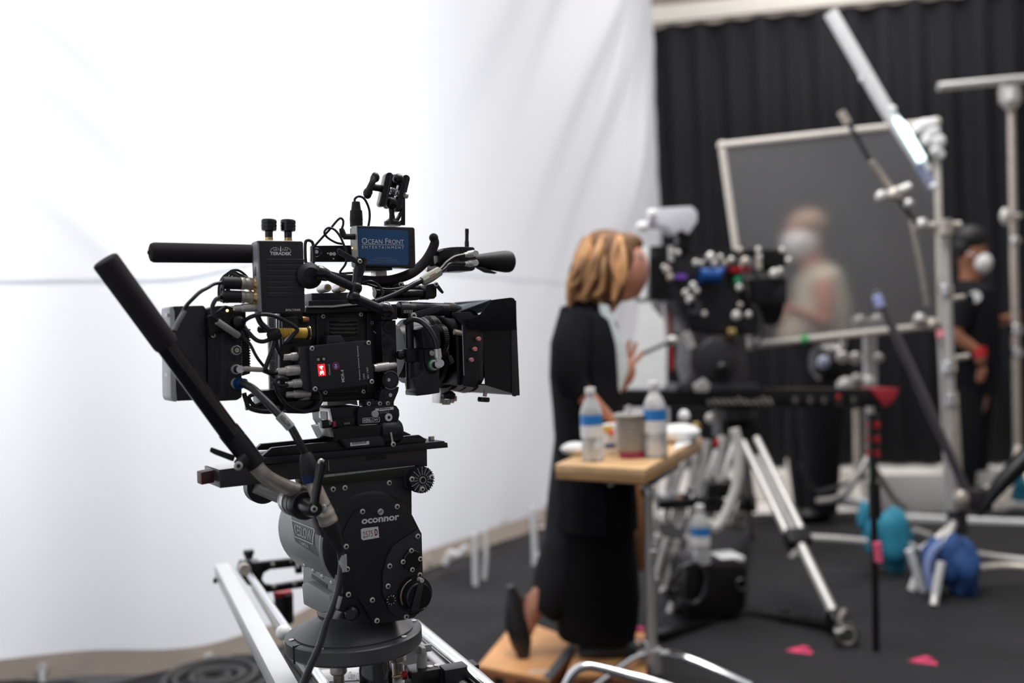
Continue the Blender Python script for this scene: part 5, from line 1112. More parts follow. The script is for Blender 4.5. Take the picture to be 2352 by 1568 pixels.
# ---------------------------------------------------------------- viewfinder
def build_evf():
    T = thing('viewfinder', 'black electronic viewfinder with flared rubber eyecup and stub antenna, above the lens', 'viewfinder', g(1060, 625, .05))
    part('body', MB().poly(G, [(1003, 577), (1018, 570), (1037, 567), (1057, 566), (1057, 622), (1030, 624), (1004, 618)], .03, .075, .002), BLK, T)
    part('screen_block', MB().poly(G, [(1008, 578), (1020, 572), (1034, 573), (1034, 610), (1010, 608)], .022, .03, .001), BLK2, T)
    part('eyepiece_block', MB().poly(G, [(1057, 566), (1088, 567), (1091, 571), (1092, 618), (1086, 622), (1057, 622)], .03, .08, .002), BLK2, T)
    part('display_glow', MB().poly(G, [(1044, 586), (1055, 585.5), (1056, 592), (1045, 593)], .0292, .03), REDLED, T, 'small red illuminated display')
    part('mount', MB().poly(G, [(984, 600), (996, 583), (1008, 586), (1008, 608), (990, 612)], .03, .06, .002), BLK2, T)
    part('metal_tab', MB().poly(G, [(996, 588), (1006, 587), (1006, 601), (998, 607)], .0285, .03), SILV, T)
    part('hinge_barrel', MB().lathe(g(978, 614, .04), g(998, 614, .04), [(0, .006), (.4, .0085), (1, .0085)], 18), SILV, T)
    part('eyecup', MB().lathe(g(1088, 599, .055), g(1175, 601, .055), [(0, .0105), (.1, .0115), (.35, .0145), (.65, .0178), (.82, .0192), (.92, .019), (.97, .0175), (1, .0145)], 34), RUB, T, 'flared rubber eyecup')
    part('lower_lip', MB().prism([g(x, y, .04) for x, y in ((1090, 614), (1106, 613), (1142, 626), (1136, 629), (1112, 626))], [g(x, y, .075) for x, y in ((1090, 614), (1106, 613), (1142, 626), (1136, 629), (1112, 626))], .001), RUB, T)
    an = part('antenna', MB().lathe(g(1072, 567, .05), g(1072.4, 525, .05), [(0, .0038), (.3, .0038), (.34, .0032), (.7, .0031), (.72, .0034), (.98, .0033), (1, .0028)], 16), BLK2, T)
    part('red_band', MB().ringtorus(g(1072.3, 535.5, .05), W_, .0033, .0003, 16, 4), REDM, an)
    for (ax, ay, bx_, by, kx, ky) in ((1066, 586, 1092, 581, 1092.5, 581.4), (1067, 606, 1092, 603.5, 1092.5, 603.6)):
        o = lemo(T, g(ax, ay, .012), g(bx_, by, .012), .0056)
        part('plug_cap', MB().cyl(g(kx, ky, .016), g(kx, ky, .004), .0052, 18), NICK, o)
build_evf()
def build_y():
    T = thing('splitter_cable', 'black Y cable with beige junction block, rising to the viewfinder plugs', 'cable', g(975, 650, .0))
    part('trunk', MB().tube([g(967, 645, .0), g(952, 652, -.002), g(930, 664, -.005), g(908, 675, -.008), g(884, 685, -.01), g(860, 693, -.012)], .0045, 12), CABLE, T)
    jb = part('junction_block', MB().tube([g(970, 646, .0), g(988, 636, .0), g(1010, 622, .0)], [.0078, .0088, .0078], 8, 1), BEIGE, T, 'beige junction block with small print')
    part('small_print', MB().flat(G, [(986, 634), (1000, 626), (1001, 627.4), (987, 635.4)], -.0092), REDM, jb)
    part('branch', MB().tube([g(1008, 622, .0), g(1017, 613, .003), g(1026, 603, .006), g(1044, 591, .01), g(1067, 585.5, .012)], .0034, 10), CABLE, T)
    part('branch', MB().tube([g(1010, 625, .0), g(1022, 617, .003), g(1032, 607, .006), g(1046, 605, .01), g(1067, 606, .012)], .0034, 10), CABLE, T)
build_y()
# ---------------------------------------------------------------- slider
def build_slider():
    bc = g(812, 1440, .08); zr = bc.z
    zt = zr-.085
    T = thing('camera_slider', 'long metal camera slider with white square bar and polished rails, carrying the fluid head', 'camera slider', Vector((bc.x, bc.y, zt-.06)))
    a, b = Fl(509, 1294, zt), Fl(659, 1568, zt); d = (b-a).normalized(); X = d.cross(Vector((0, 0, 1)))
    e = b + d*.35
    part('square_bar', MB().beam(a-W_*.017, e-W_*.017, .034, .034, .0015), mat('pale_aluminium', (.7, .72, .72), .42, .35, var=.04, vs=6), T, 'pale square aluminium bar')
    part('end_screw', MB().cyl(Fl(497, 1333, zt-.02), Fl(492, 1333, zt-.02), .007, 12), BLK, T)
    def rail(p0, p1, r, dz, ext=.3):
        q0, q1 = Fl(*p0, zt+dz), Fl(*p1, zt+dz); dd = (q1-q0).normalized()
        return MB().cyl(q0, q1+dd*ext, r, 28, .02)
    part('rail', rail((575, 1322), (657, 1443), .0085, 0, .9), CHROME, T)
    part('rail', rail((588, 1350), (650, 1450), .011, -.03, .9), SILV, T)
    part('rail', rail((955, 1437), (1105, 1562), .0115, .0, .3), CHROME, T)
    part('rail', rail((950, 1465), (1040, 1552), .0095, -.02, .3), SILV, T)
    part('side_bar', MB().beam(Fl(930, 1440, zt-.03), Fl(1110, 1600, zt-.03)+d*.1, .02, .03, .001), BLK, T)
    # end bracket behind
    fe = Fr(Fl(600, 1300, zt), 22.4)
    eb = part('end_bracket', MB().poly(fe, [(549, 1296), (586, 1292), (700, 1280), (740, 1277), (740, 1297), (677, 1302), (620, 1308), (606, 1316), (602, 1330), (610, 1342), (628, 1344), (740, 1326), (740, 1344), (675, 1352), (610, 1362), (574, 1345), (546, 1312)], -.006, .012, .001), BLK2, T, 'black slotted end bracket')
    for x, y in ((626, 1296), (671, 1289), (629, 1347), (676, 1340)): c = fe.pt(x, y, -.006); part('bolt', MB().ball(c, .006, (1, .6, 1), 10), STEEL, eb)
    part('clamp_body', MB().poly(fe, [(555, 1294), (598, 1291), (602, 1330), (570, 1345), (548, 1316)], -.03, .02, .002), BLK2, T)
    c = fe.pt(560, 1305, -.03); part('round_bolt', MB().cyl(c, c-fe.V*.02, .0145, 18), STEEL, T)
    kb = fe.pt(572, 1290, 0); part('thumb_screw', MB().lathe(kb, fe.pt(571, 1263, 0), [(0, .003), (.25, .003), (.3, .010), (.6, .010), (.62, .013), (1, .013)], 14), BLK2, T)
    q0, q1 = fe.pt(651, 1362, .05), fe.pt(653, 1430, .05); cy = part('end_cylinder', MB().cyl(q0, q1, .024, 28), BLK2, T)
    part('red_ring', MB().lathe(fe.pt(649, 1356, .05), fe.pt(649, 1366, .05), [(0, .0235), (1, .0235)], 28), REDM, cy, 'red anodised ring')
    sb = part('side_clamp', MB().poly(fe, [(672, 1265), (694, 1262), (696, 1316), (680, 1318), (678, 1300), (672, 1298)], -.02, .0, .001), BLK2, T)
    part('pale_tab', MB().poly(fe, [(679, 1271), (686, 1270), (687, 1303), (681, 1304)], -.022, -.02), WHT, sb)
    # carriage under the mount ring
    cp = [Fl(700, 1502, zt+.0), Fl(905, 1478, zt+.0), Fl(1010, 1600, zt+.0), Fl(760, 1640, zt+.0)]
    ca = part('carriage_plate', MB().prism([p-W_*.03 for p in cp], [p-W_*.018 for p in cp], .002), mat('grey_plate', (.3, .3, .31), .4, .3), T)
    def post(x, y, r, h0, h1, mt, knurl=True):
        c = Fl(x, y, zt+.02); lo = Vector((c.x, c.y, zt-.03)); hi = Vector((c.x, c.y, zr-.03))
        o = part('levelling_post', MB().cyl(lo, hi, r*.72, 22), mt, T)
        if knurl: part('knurled_collar', MB().lathe(Vector((c.x, c.y, zt+.008)), Vector((c.x, c.y, zt+.036)), [(0, r*.95), (.1, r*1.12), (.5, r*1.12), (.55, r*.95), (.6, r*.95), (.65, r*1.06), (.95, r*1.06), (1, r*.9)], 30), STEEL, o)
        return o
    post(777, 1530, .0125, 0, 0, STEEL); post(913, 1503, .0125, 0, 0, STEEL)
    c = Fl(863, 1545, zt+.01); cc = Vector((c.x, c.y, 0))
    ce = part('centre_column', MB().lathe(cc+W_*(zt-.06), cc+W_*(zr-.032), [(0, .027), (.7, .027), (.72, .026), (.9, .026), (1, .024)], 36), GLOSSB, T, 'black centre column with white print')
    vw = Vector((cc.x, cc.y, 0)).normalized(); tw = Vector((vw.y, -vw.x, 0))
    def cylmap(w0, w1, hx):
        def f_(a_, b_):
            th = (a_-.5)*hx; n_ = -vw*math.cos(th)+tw*math.sin(th); return cc + n_*.0272 + W_*(w0+(w1-w0)*b_)
        return f_
    m = MB()
    for i, s_ in enumerate(('SERVICE', 'LENS', 'PANTHER', 'WWW PANTHER TV')): text_into(m, s_, cylmap(zt-.008-.0075*i, zt-.004-.0075*i, (.9, .5, .8, 1.2)[i]))
    part('lettering', m, mat('dim_print', (.3, .33, .38), .6), ce)
    # paper sticker
    s0 = [Fl(728, 1540, zt-.0175), Fl(826, 1530, zt-.0175), Fl(828, 1562, zt-.0175), Fl(745, 1566, zt-.0175)]
    stk = part('white_sticker', MB().prism(s0, [p+W_*.0006 for p in s0]), WHT, ca, 'white sticker with slanted script')
    q = [Fl(799, 1558, zt-.0165), Fl(824, 1562, zt-.0165), Fl(828, 1545, zt-.0165), Fl(802, 1541, zt-.0165)]
    part('lettering', text_into(MB(), 'Chem Co', quadmap(*q)), CHAR, stk)
    # cross knob on block
    c = Fl(970, 1545, zt+.0); kb_ = Vector((c.x, c.y, zt))
    bl = part('block', MB().box(kb_-W_*.005, .05, .045, .03, (fe.U, fe.V, W_), .002), BLK2, T)
    ck = part('cross_knob', MB().cyl(kb_+W_*.01, kb_+W_*.035, .009, 18), TAG, T, 'pale four lobed knob')
    for k in range(4):
        th = math.radians(20+90*k); dd = Vector((math.cos(th), math.sin(th), 0)); part('knob_lobe', MB().beam(kb_+W_*.04, kb_+W_*.04+dd*.017, .008, .012, .002), TAG, ck)
    for dx in (.012, .024):
        o = kb_+fe.U*dx-fe.V*.006+W_*.0105; part('bolt', MB().lathe(o, o+W_*.001, [(0, .0055), (1, .005)], 16), NICK, bl)
    c = Fl(928, 1550, zt+.002); part('red_knob', MB().cyl(c-fe.U*.004, c+fe.U*.004, .007, 12), REDM, T, 'small red knob')
    part('red_knob_stem', MB().cyl(c-fe.U*.02, c, .0022, 8), GOLD, T)
    c = Fl(1055, 1540, zt+.0); ec = part('rail_clamp', MB().box(c-W_*.012, .06, .032, .045, (fe.U, fe.V, W_), .003), BLK, T, 'black rail end clamp')
    c = Fl(700, 1545, zt-.01); part('hand_wheel', MB().cyl(Fl(668, 1500, zt-.02), Fl(712, 1556, zt-.02), .012, 20), GLOSSB, T)
    part('ball_bearing', MB().ball(Fl(650, 1452, zt+.006), .014, n=14), WHT, T)
    # supports down to the floor
    for p in (Vector((bc.x-.02, bc.y+.1, 0)),):
        part('support_column', MB().cyl(p+W_*.02, p+W_*(zt-.05), .035, 24), BLK2, T)
        part('support_base', MB().cyl(p+W_*.0, p+W_*.03, .2, 32), BLK2, T)
build_slider()
# ================================================================ BACKGROUND EQUIPMENT
ALU = mat('alu_tube', (.64, .62, .6), .5, .7); DARKT = mat('dark_tube', (.06, .06, .065), .35, .6)
OAK = mat('oak_top', (.72, .45, .22), .4, var=.14, vs=6, stretch=(1, 5, 5), coat=.2)
OAKE = mat('oak_edge', (.45, .24, .1), .5, var=.15, vs=10)
PVC = mat('clear_plastic', (.95, .96, .97), .12, trans=.55, ior=1.2)
# ---------------------------------------------------------------- table
def build_table():
    z = .80
    q = [Fl(1274, 1066, z), Fl(1481, 1077, z), Fl(1614, 1004, z), Fl(1328, 1042, z)]
    T = thing('side_table', 'small oak topped table on a silver stand, crowded with bottles, in front of the woman', 'table', Fl(1490, 1530))
    part('table_top', MB().prism([p-W_*.026 for p in q], q, .003), OAK, T)
    c = (q[0]+q[1]+q[2]+q[3])/4
    part('edge_band', MB().prism([c+(p-c)*.992-W_*.045 for p in q], [c+(p-c)*.992-W_*.024 for p in q], .002), OAKE, T)
    part('bracket', MB().prism([Fl(1385, 1090, z-.05), Fl(1500, 1092, z-.05), Fl(1560, 1056, z-.05), Fl(1440, 1050, z-.05)], [p-W_*.03 for p in (Fl(1385, 1090, z-.05), Fl(1500, 1092, z-.05), Fl(1560, 1056, z-.05), Fl(1440, 1050, z-.05))], .003), DARKT, T)
    d = 3.38
    part('stand_pole', MB().tube([P(1487, 1095, d), P(1499, 1520, d)], .0165, 14, 1), ALU, T)
    part('pole_collar', MB().cyl(P(1487, 1118, d), P(1488, 1140, d), .023, 14), CHROME, T)
    part('pole_collar', MB().cyl(P(1495, 1245, d), P(1496, 1285, d), .024, 14), ALU, T)
    part('collar_knob', MB().cyl(P(1497, 1265, d-.02), P(1512, 1264, d-.03), .016, 12), CHROME, T)
    part('hub', MB().cyl(P(1499, 1488, d), P(1501, 1545, d), .03, 14), ALU, T)
    base = P(1500, 1525, d)
    for a in (100, 215, 335):
        th = math.radians(a); e = Vector((base.x+.33*math.cos(th), base.y+.33*math.sin(th), .025))
        part('leg', MB().tube([base+Vector((0, 0, .03)), base.lerp(e, .3)+Vector((0, 0, .05)), e], .0125, 10, 4), CHROME, T)
    part('wing_screw', MB().beam(P(1466, 1505, d), P(1490, 1500, d), .02, .03, .004), ALU, T)
    part('under_knob', MB().cyl(P(1398, 1098, 3.3), P(1406, 1114, 3.3), .012, 12), ALU, T)
    part('under_knob', MB().ball(P(1508, 1087, 3.3), .017, (1.2, 1, .8), 12), CHROME, T)
    return z
TZ = build_table()
m = MB().beam(P(1466, 1112, 3.62), P(1474, 1310, 3.62), .035, .02, .002)
solo('wooden_post', m, mat('stained_pine', (.5, .22, .08), .5, var=.2, vs=12), 'upright orange stained wooden post just behind the table stand', 'post')
def bottle(px_, py, d, h, r, label, blue=True, z=None, tilt=0):
    b = Fl(px_, py, TZ if z is None else z); t = b+Vector((0, 0, h))
    T = thing('water_bottle', label, 'bottle', b, 'clear plastic water bottles')
    pr = [(0, r*.8), (.02, r), (.1, r*.98), (.2, r), (.28, r*.93), (.34, r), (.42, r*.93), (.48, r), (.5, r*1.0), (.66, r*1.0), (.72, r*.92), (.8, r*.68), (.87, r*.42), (.9, r*.38), (.97, r*.38), (1, r*.38)]
    part('bottle_body', MB().lathe(b+W_*.001, t, pr, 22), PVC, T)
    part('water', MB().lathe(b+W_*.004, b.lerp(t, .45), [(0, r*.75), (.05, r*.9), (1, r*.88)], 18), mat('water', (.85, .92, .96), .02, trans=.9, ior=1.33) if 'water' not in bpy.data.materials else bpy.data.materials['water'], T)
    part('cap', MB().cyl(b.lerp(t, .93), b.lerp(t, 1.01), r*.46, 18), WHT, T)
    part('label_band', MB().lathe(b.lerp(t, .5), b.lerp(t, .64), [(0, r*1.015), (1, r*1.015)], 24), mat('label_blue', (.02, .22, .62), .4) if 'label_blue' not in bpy.data.materials else bpy.data.materials['label_blue'], T, 'blue label band')
    part('label_paper', MB().lathe(b.lerp(t, .34), b.lerp(t, .5), [(0, r*1.01), (1, r*1.01)], 24), bpy.data.materials['white_paint'], T)
bottle(1362, 1058, 0, .225, .034, 'water bottle at the left end of the table, before the woman\'s wrist')
bottle(1508, 1050, 0, .235, .036, 'water bottle right of the grey beaker on the table')
def build_tabletop():
    b = Fl(1453, 1050, TZ)
    T = thing('beaker', 'ridged grey plastic beaker with wine red base, between the two table bottles', 'cup', b)
    pr = [(0, .042), (.12, .045)]
    for k in range(8): pr += [(.16+.09*k, .046+.0006*k), (.2+.09*k, .0445+.0006*k)]
    pr += [(.93, .052), (1, .053)]
    part('cup_body', MB().lathe(b+W_*.02, b+W_*.135, pr, 28), mat('grey_plastic', (.36, .33, .3), .3, trans=.2), T)
    part('coaster_base', MB().lathe(b, b+W_*.022, [(0, .04), (1, .043)], 28), mat('wine_red', (.3, .03, .09), .4), T, 'wine red base')
    part('rim', MB().ringtorus(b+W_*.135, W_, .052, .004, 28, 8), TAG, T)
    part('straw', MB().cyl(b+W_*.03, b+W_*.165+Vector((-.006, 0, 0)), .006, 10), ALU, T)
    b = Fl(1402, 1045, TZ)
    T = thing('paper_packet', 'white packet printed yellow, red and blue beside the left bottle', 'packet', b)
    part('packet', MB().box(b+W_*.05+Vector((.01, .02, 0)), .06, .035, .1, None, .008), WHT, T)
    part('yellow_print', MB().box(b+W_*.085+Vector((-.005, .0, 0)), .03, .002, .02), mat('print_yellow', (.8, .55, .08), .5), T)
    part('red_print', MB().ball(b+W_*.073+Vector((.006, -.0, 0)), .009, n=10), mat('print_red', (.75, .05, .03), .5), T)
    part('blue_print', MB().box(b+W_*.03+Vector((.0, .0, 0)), .035, .002, .012), BLUEM, T)
    napk = mat('tissue', (.8, .8, .8), .8)
    m = MB().ball(Fl(1322, 1045, TZ)+W_*.022, .04, (1.2, .9, .55), 12)
    solo('crumpled_tissue', m, napk, 'crumpled white tissue at the left edge of the table', 'tissue')
    m = MB().ball(Fl(1560, 1015, TZ)+W_*.03, .07, (1.1, .9, .5), 14)
    solo('plastic_bag', m, napk, 'rumpled white bag on the table right of the bottles', 'bag')
    m = MB().ball(Fl(1573, 1000, TZ)+W_*.07, .022, (1, 1, 1.2), 12)
    solo('white_pot', m, WHT, 'small white rounded pot on the rumpled bag', 'pot')
    q = [Fl(x, y, TZ+.001) for x, y in ((1545, 1035), (1585, 1020), (1606, 1006), (1560, 1010))]
    solo('paper_sheet', MB().prism(q, [p+W_*.004 for p in q]), WHT, 'white sheets of paper at the right corner of the table', 'paper')
build_tabletop()
# ---------------------------------------------------------------- apple boxes under the woman
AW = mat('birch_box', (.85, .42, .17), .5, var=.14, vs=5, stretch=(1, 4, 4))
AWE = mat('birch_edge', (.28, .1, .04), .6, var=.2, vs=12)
def applebox(top, h, label, holes, strap=None):
    q = [Fl(x, y, h) for x, y in top]; T = thing('apple_box', label, 'wooden box', Vector((q[0].x, q[0].y, .01)))
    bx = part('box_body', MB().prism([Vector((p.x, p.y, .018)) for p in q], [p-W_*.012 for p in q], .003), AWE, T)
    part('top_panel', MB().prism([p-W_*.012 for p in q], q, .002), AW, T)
    d = (q[1]-q[0]).normalized(); n = Vector((d.y, -d.x, 0))
    for t in holes:
        c = q[0].lerp(q[1], t)-W_*(h*.5); part('hand_hole', MB().beam(c-d*.02, c+d*.02, .004, .02, up=W_), BLK2, T)
    if strap:
        s_ = [Fl(x, y, h) for x, y in strap]; part('webbing_strap', MB().prism(s_, [p+W_*.004 for p in s_]), mat('grey_webbing', (.1, .11, .125), .8), T, 'grey webbing strap')
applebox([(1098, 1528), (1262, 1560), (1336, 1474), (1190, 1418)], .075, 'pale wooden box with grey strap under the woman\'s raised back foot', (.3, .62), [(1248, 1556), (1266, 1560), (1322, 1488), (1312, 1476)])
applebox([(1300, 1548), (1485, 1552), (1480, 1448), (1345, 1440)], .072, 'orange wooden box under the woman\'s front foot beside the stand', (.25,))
m = MB().box(Fl(1238, 1555, .06), .07, .004, .045, None, .001); solo('tape_label', m, WHT, 'white label on the front edge of the strapped wooden box', 'label')
m = MB().ball(Fl(1470, 1448, .1)+W_*.004, .02, (1, 1, .5), 12)
solo('pink_marker', m, mat('hot_pink', (.85, .06, .25), .6), 'small hot pink disc at the back of the orange wooden box', 'marker')
# chrome tube of a stool in front
T = thing('stool_frame', 'bent chrome tube of a low stool in front of the wooden boxes', 'stool', Fl(1400, 1620))
zz = .33
pts = [P(1285, 1610, 2.75), P(1305, 1562, 2.75), P(1322, 1540, 2.75), P(1345, 1530, 2.75), P(1372, 1532, 2.75), P(1430, 1547, 2.74), P(1500, 1566, 2.72), P(1600, 1600, 2.7)]
part('tube_frame', MB().tube(pts, .0125, 14, 5), CHROME, T)
for x, y in ((1285, 1610), (1600, 1600)):
    p = P(x, y, 2.75 if x < 1400 else 2.7); part('leg', MB().tube([p, Vector((p.x, p.y, .02))], .0125, 12, 1), CHROME, T)
# ---------------------------------------------------------------- second camera
def build_cam_b():
    D = 4.35; H = Fr(P(1640, 640, D), 10)
    h = lambda x, y, v=0.0: H.pt(x, y, v)
    T = thing('cinema_camera', 'second black cinema camera with blue, red and green fittings, out of focus behind the table', 'camera', h(1650, 760, .1))
    part('body', MB().poly(H, [(1525, 590), (1700, 585), (1708, 760), (1590, 765), (1535, 700)], .0, .24, .01), BLK, T)
    part('rear_pack', MB().poly(H, [(1492, 565), (1535, 562), (1538, 688), (1520, 692), (1492, 690)], -.02, .2, .008), BLK2, T)
    part('top_bar', MB().poly(H, [(1545, 575), (1760, 572), (1762, 590), (1545, 596)], .03, .09, .004), BLK2, T)
    part('lens', MB().lathe(h(1690, 680, .1), h(1770, 678, .1), [(0, .11), (.3, .12), (.35, .135), (1, .145)], 32), LENSB, T)
    part('matte_box', MB().poly(H, [(1725, 640), (1800, 636), (1808, 640), (1808, 695), (1795, 702), (1735, 700)], -.04, .22, .006), BLK2, T, 'black matte box')
    part('upper_box', MB().poly(H, [(1752, 572), (1802, 573), (1806, 612), (1754, 612)], .0, .16, .006), BLK2, T)
    part('lower_box', MB().poly(H, [(1620, 695), (1740, 690), (1742, 770), (1620, 770)], .02, .2, .008), BLK, T)
    part('blue_motor', MB().cyl(h(1606, 634, -.05), h(1652, 634, -.05), .034, 22), BLUEM, T, 'blue cylindrical motor')
    part('blue_knob', MB().ball(h(1657, 622, -.05), .02, n=12), BLUEM, T)
    part('red_plate', MB().poly(H, [(1676, 613), (1722, 611), (1725, 622), (1680, 626)], -.05, .0, .003), REDM, T, 'red plate')
    part('green_clip', MB().poly(H, [(1690, 635), (1703, 635), (1703, 650), (1690, 650)], -.05, -.01, .002), GREENM, T, 'green clip')
    part('purple_strip', MB().poly(H, [(1551, 629), (1578, 629), (1578, 641), (1551, 641)], -.03, -.0, .002), PURP, T, 'purple strip')
    for x, y, r in ((1598, 603, .018), (1612, 604, .014), (1632, 590, .028), (1641, 604, .02), (1655, 590, .016), (1712, 600, .026), (1742, 574, .018), (1745, 590, .014), (1797, 574, .018), (1812, 598, .018), (1778, 628, .028), (1792, 622, .02), (1698, 660, .02), (1700, 700, .016), (1618, 720, .016), (1692, 724, .028), (1720, 722, .02), (1575, 672, .02), (1592, 656, .022), (1585, 688, .024), (1600, 668, .018), (1533, 620, .022), (1540, 636, .02), (1525, 612, .014), (1545, 578, .014), (1557, 580, .016), (1700, 575, .018), (1665, 604, .016), (1680, 596, .018)):
        part('fitting', MB().ball(h(x, y, -.06), r*.8, (1, .6, 1), 10), NICK if random.random() < .72 else STEEL, T)
    part('monitor', MB().poly(H, [(1508, 478), (1590, 474), (1602, 486), (1602, 508), (1582, 538), (1566, 528), (1548, 540), (1530, 522), (1490, 520), (1478, 512), (1500, 500)], -.06, .02, .006), mat('pale_shroud', (.62, .62, .68), .5), T, 'pale monitor shroud')
    part('monitor_knob', MB().ball(h(1497, 491, -.08), .022, n=14), WHT, T); part('monitor_knob', MB().ball(h(1476, 520, -.07), .024, (1.2, 1, .9), 14), WHT, T)
    part('monitor_arm', MB().poly(H, [(1556, 535), (1590, 530), (1586, 575), (1560, 575)], -.03, .02, .004), BLK2, T)
    part('white_edge', MB().tube([h(1484, 567, -.06), h(1477, 684, -.06)], .017, 10, 1), WHT, T, 'upright white strip')
    part('viewfinder_lamp', MB().cyl(h(1500, 575, -.04), h(1500, 592, -.04), .016, 12), DARKT, T)
    part('antenna', MB().tube([h(1540, 565, -.05), h(1541, 600, -.05)], .013, 8, 1), ALU, T)
    part('post', MB().tube([h(1743, 582, -.05), h(1743, 618, -.05)], .014, 8, 1), STEEL, T)
    for pts in (((1547, 690), (1556, 715), (1572, 740), (1576, 762)), ((1728, 700), (1745, 730), (1746, 775), (1728, 790)), ((1585, 690), (1605, 700), (1600, 720), (1580, 715))):
        part('cable', MB().tube([h(x, y, -.07) for x, y in pts], .013, 8, 5), DARKT, T)
    part('knuckle', MB().cyl(h(1574, 762, -.07), h(1590, 798, -.07), .018, 12), ALU, T)
    part('grip_clamp', MB().ball(h(1545, 782, -.07), .026, (1.1, .7, .9), 12), ALU, T)
    part('support_rod', MB().tube([h(1470, 815, -.08), h(1545, 782, -.08)], .008, 8, 1), DARKT, T)
    part('vertical_rod', MB().tube([h(1528, 695, .05), h(1532, 790, .05)], .013, 10, 1), ALU, T)
    part('vertical_rod', MB().tube([h(1540, 700, .06), h(1543, 850, .06)], .008, 10, 1), REDM, T)
    # pan head
    hd = thing('fluid_head', 'dark grey pan head under the second camera, on the long horizontal slider', 'tripod head', h(1650, 888, .1))
    part('head_body', MB().poly(H, [(1592, 768), (1715, 768), (1722, 870), (1700, 890), (1600, 890), (1585, 840)], .0, .2, .01), CHAR, hd)
    c = h(1645, 825, -.005); part('side_dial', MB().lathe(c+H.V*.01, c-H.V*.012, [(0, .095), (.7, .095), (1, .085)], 30), SATIN, hd)
    part('dial_knob', MB().ball(h(1660, 845, -.04), .035, (1, .5, .8), 12), BLK2, hd)
    part('gold_fitting', MB().cyl(h(1668, 764, -.02), h(1686, 764, -.02), .024, 12), GOLD, hd)
    part('pale_tab', MB().poly(H, [(1595, 885), (1618, 868), (1632, 882), (1628, 900), (1598, 900)], -.05, -.02, .003), ALU, hd)
    # slider bar
    sl = thing('camera_slider', 'long black slider with red end cap, carried level across the tripod', 'camera slider', h(1750, 945, .1))
    part('rail', MB().poly(H, [(1425, 895), (1520, 896), (1700, 893), (2010, 893), (2040, 905), (2020, 934), (1800, 936), (1430, 935)], .0, .12, .006), BLK2, sl)
    rc = part('end_cap', MB().poly(H, [(2000, 893), (2066, 892), (2054, 920), (2035, 934), (2022, 922)], -.012, .12, .004), mat('red_cap', (.42, .03, .045), .45), sl, 'red end cap')
    for x in (1826, 1860, 1892, 1960):
        c = h(x, 918, -.002); part('round_hole', MB().lathe(c, c-H.V*.004, [(0, .022), (1, .022)], 16), CHAR, sl)
        part('hole_mark', MB().beam(h(x, 912, -.008), h(x, 924, -.008), .004, .003), STEEL, sl)
    c = h(1926, 918, -.002); o = part('round_hole', MB().lathe(c, c-H.V*.004, [(0, .022), (1, .022)], 16), CHAR, sl); part('red_dot', MB().ball(h(1926, 912, -.01), .011, (1, .4, 1.4), 8), REDM, o)
    m = MB()
    for k in range(11): m.beam(h(1625+k*14, 915+random.randint(-4, 6), -.01), h(1632+k*14, 928, -.01), .012, .01)
    part('gear_rack', m, STEEL, sl, kind='stuff')
    part('carriage', MB().poly(H, [(1560, 882), (1740, 880), (1760, 898), (1545, 900)], -.02, .14, .006), SATIN, sl)
    # tripod
    tp = thing('tripod', 'tall tripod with pale double tube legs under the long slider', 'tripod', Fl(1700, 1350))
    ap = P(1690, 985, D+.1)
    part('bowl', MB().lathe(P(1688, 938, D+.1), P(1690, 985, D+.1), [(0, .1), (.5, .1), (.6, .08), (1, .05)], 26), BLK2, tp)
    part('shoulder', MB().poly(H, [(1655, 950), (1745, 948), (1762, 1010), (1725, 1035), (1700, 990), (1660, 1010)], .02, .14, .01), BLK2, tp)
    f1 = P(1930, 1440, 3.7)
    def leg(a, b, wd, parent, dark):
        d = (b-a); s_ = d.cross(Vector((0, 1, 0))).normalized()*wd
        for k in (-1, 1): part('leg_tube', MB().tube([a+s_*k, a+d*.56+s_*k], .016, 10, 1), ALU, parent)
        part('leg_centre', MB().tube([a+d*.1, a+d*.56], .012, 10, 1), TAG, parent)
        part('leg_clamp', MB().beam(a+d*.53, a+d*.6, wd*3.2, .06, .006), dark, parent)
        part('lower_leg', MB().tube([a+d*.56, a+d*.97], .021, 12, 1), ALU, parent)
        part('foot', MB().beam(a+d*.93, b, .06, .06, .01), BLK2, parent)
    leg(P(1722, 1010, D), f1, .03, tp, BLK2)
    leg(P(1672, 1010, D), P(1530, 1440, 4.1), .03, tp, BLK2)
    leg(P(1694, 1005, D+.2), P(1730, 1250, 5.6), .03, tp, BLK2)
    # rolling spreader
    sp_ = thing('rolling_spreader', 'black three armed tripod dolly with clear rubber castors on the carpet', 'tripod dolly', Fl(1730, 1440))
    hub = P(1700, 1408, 4.1); e1, e2, e3 = P(1938, 1440, 3.75), P(1510, 1462, 3.75), P(1712, 1240, 5.5)
    for e in (e1, e2, e3): part('arm', MB().beam(hub, e, .05, .035, .004), BLK2, sp_)
    part('arm_knob', MB().cyl(P(1801, 1405, 3.9), P(1801, 1395, 3.9), .018, 12), DARKT, sp_)
    for (x, y, d, r) in ((1945, 1483, 3.62, .048), (1705, 1196, 5.75, .06)):
        c = P(x, y, d); c.z = max(c.z, r+.012)
        wl = part('castor_wheel', MB().lathe(c-Vector((.2, .98, 0))*.014, c+Vector((.2, .98, 0))*.014, [(0, r*.75), (.1, r*.95), (.5, r), (.9, r*.95), (1, r*.75)], 28), mat('smoky_rubber', (.13, .14, .13), .3, trans=.4) if 'smoky_rubber' not in bpy.data.materials else bpy.data.materials['smoky_rubber'], sp_)
        part('wheel_rim', MB().ringtorus(c-Vector((.2, .98, 0))*.015, Vector((.2, .98, 0)), r*.62, .004, 24, 6), STEEL, wl)
        part('castor_fork', MB().tube([c+Vector((0, 0, r*1.9)), c+Vector((-.02, 0, r*1.1)), c], .012, 8, 3), STEEL, sp_)
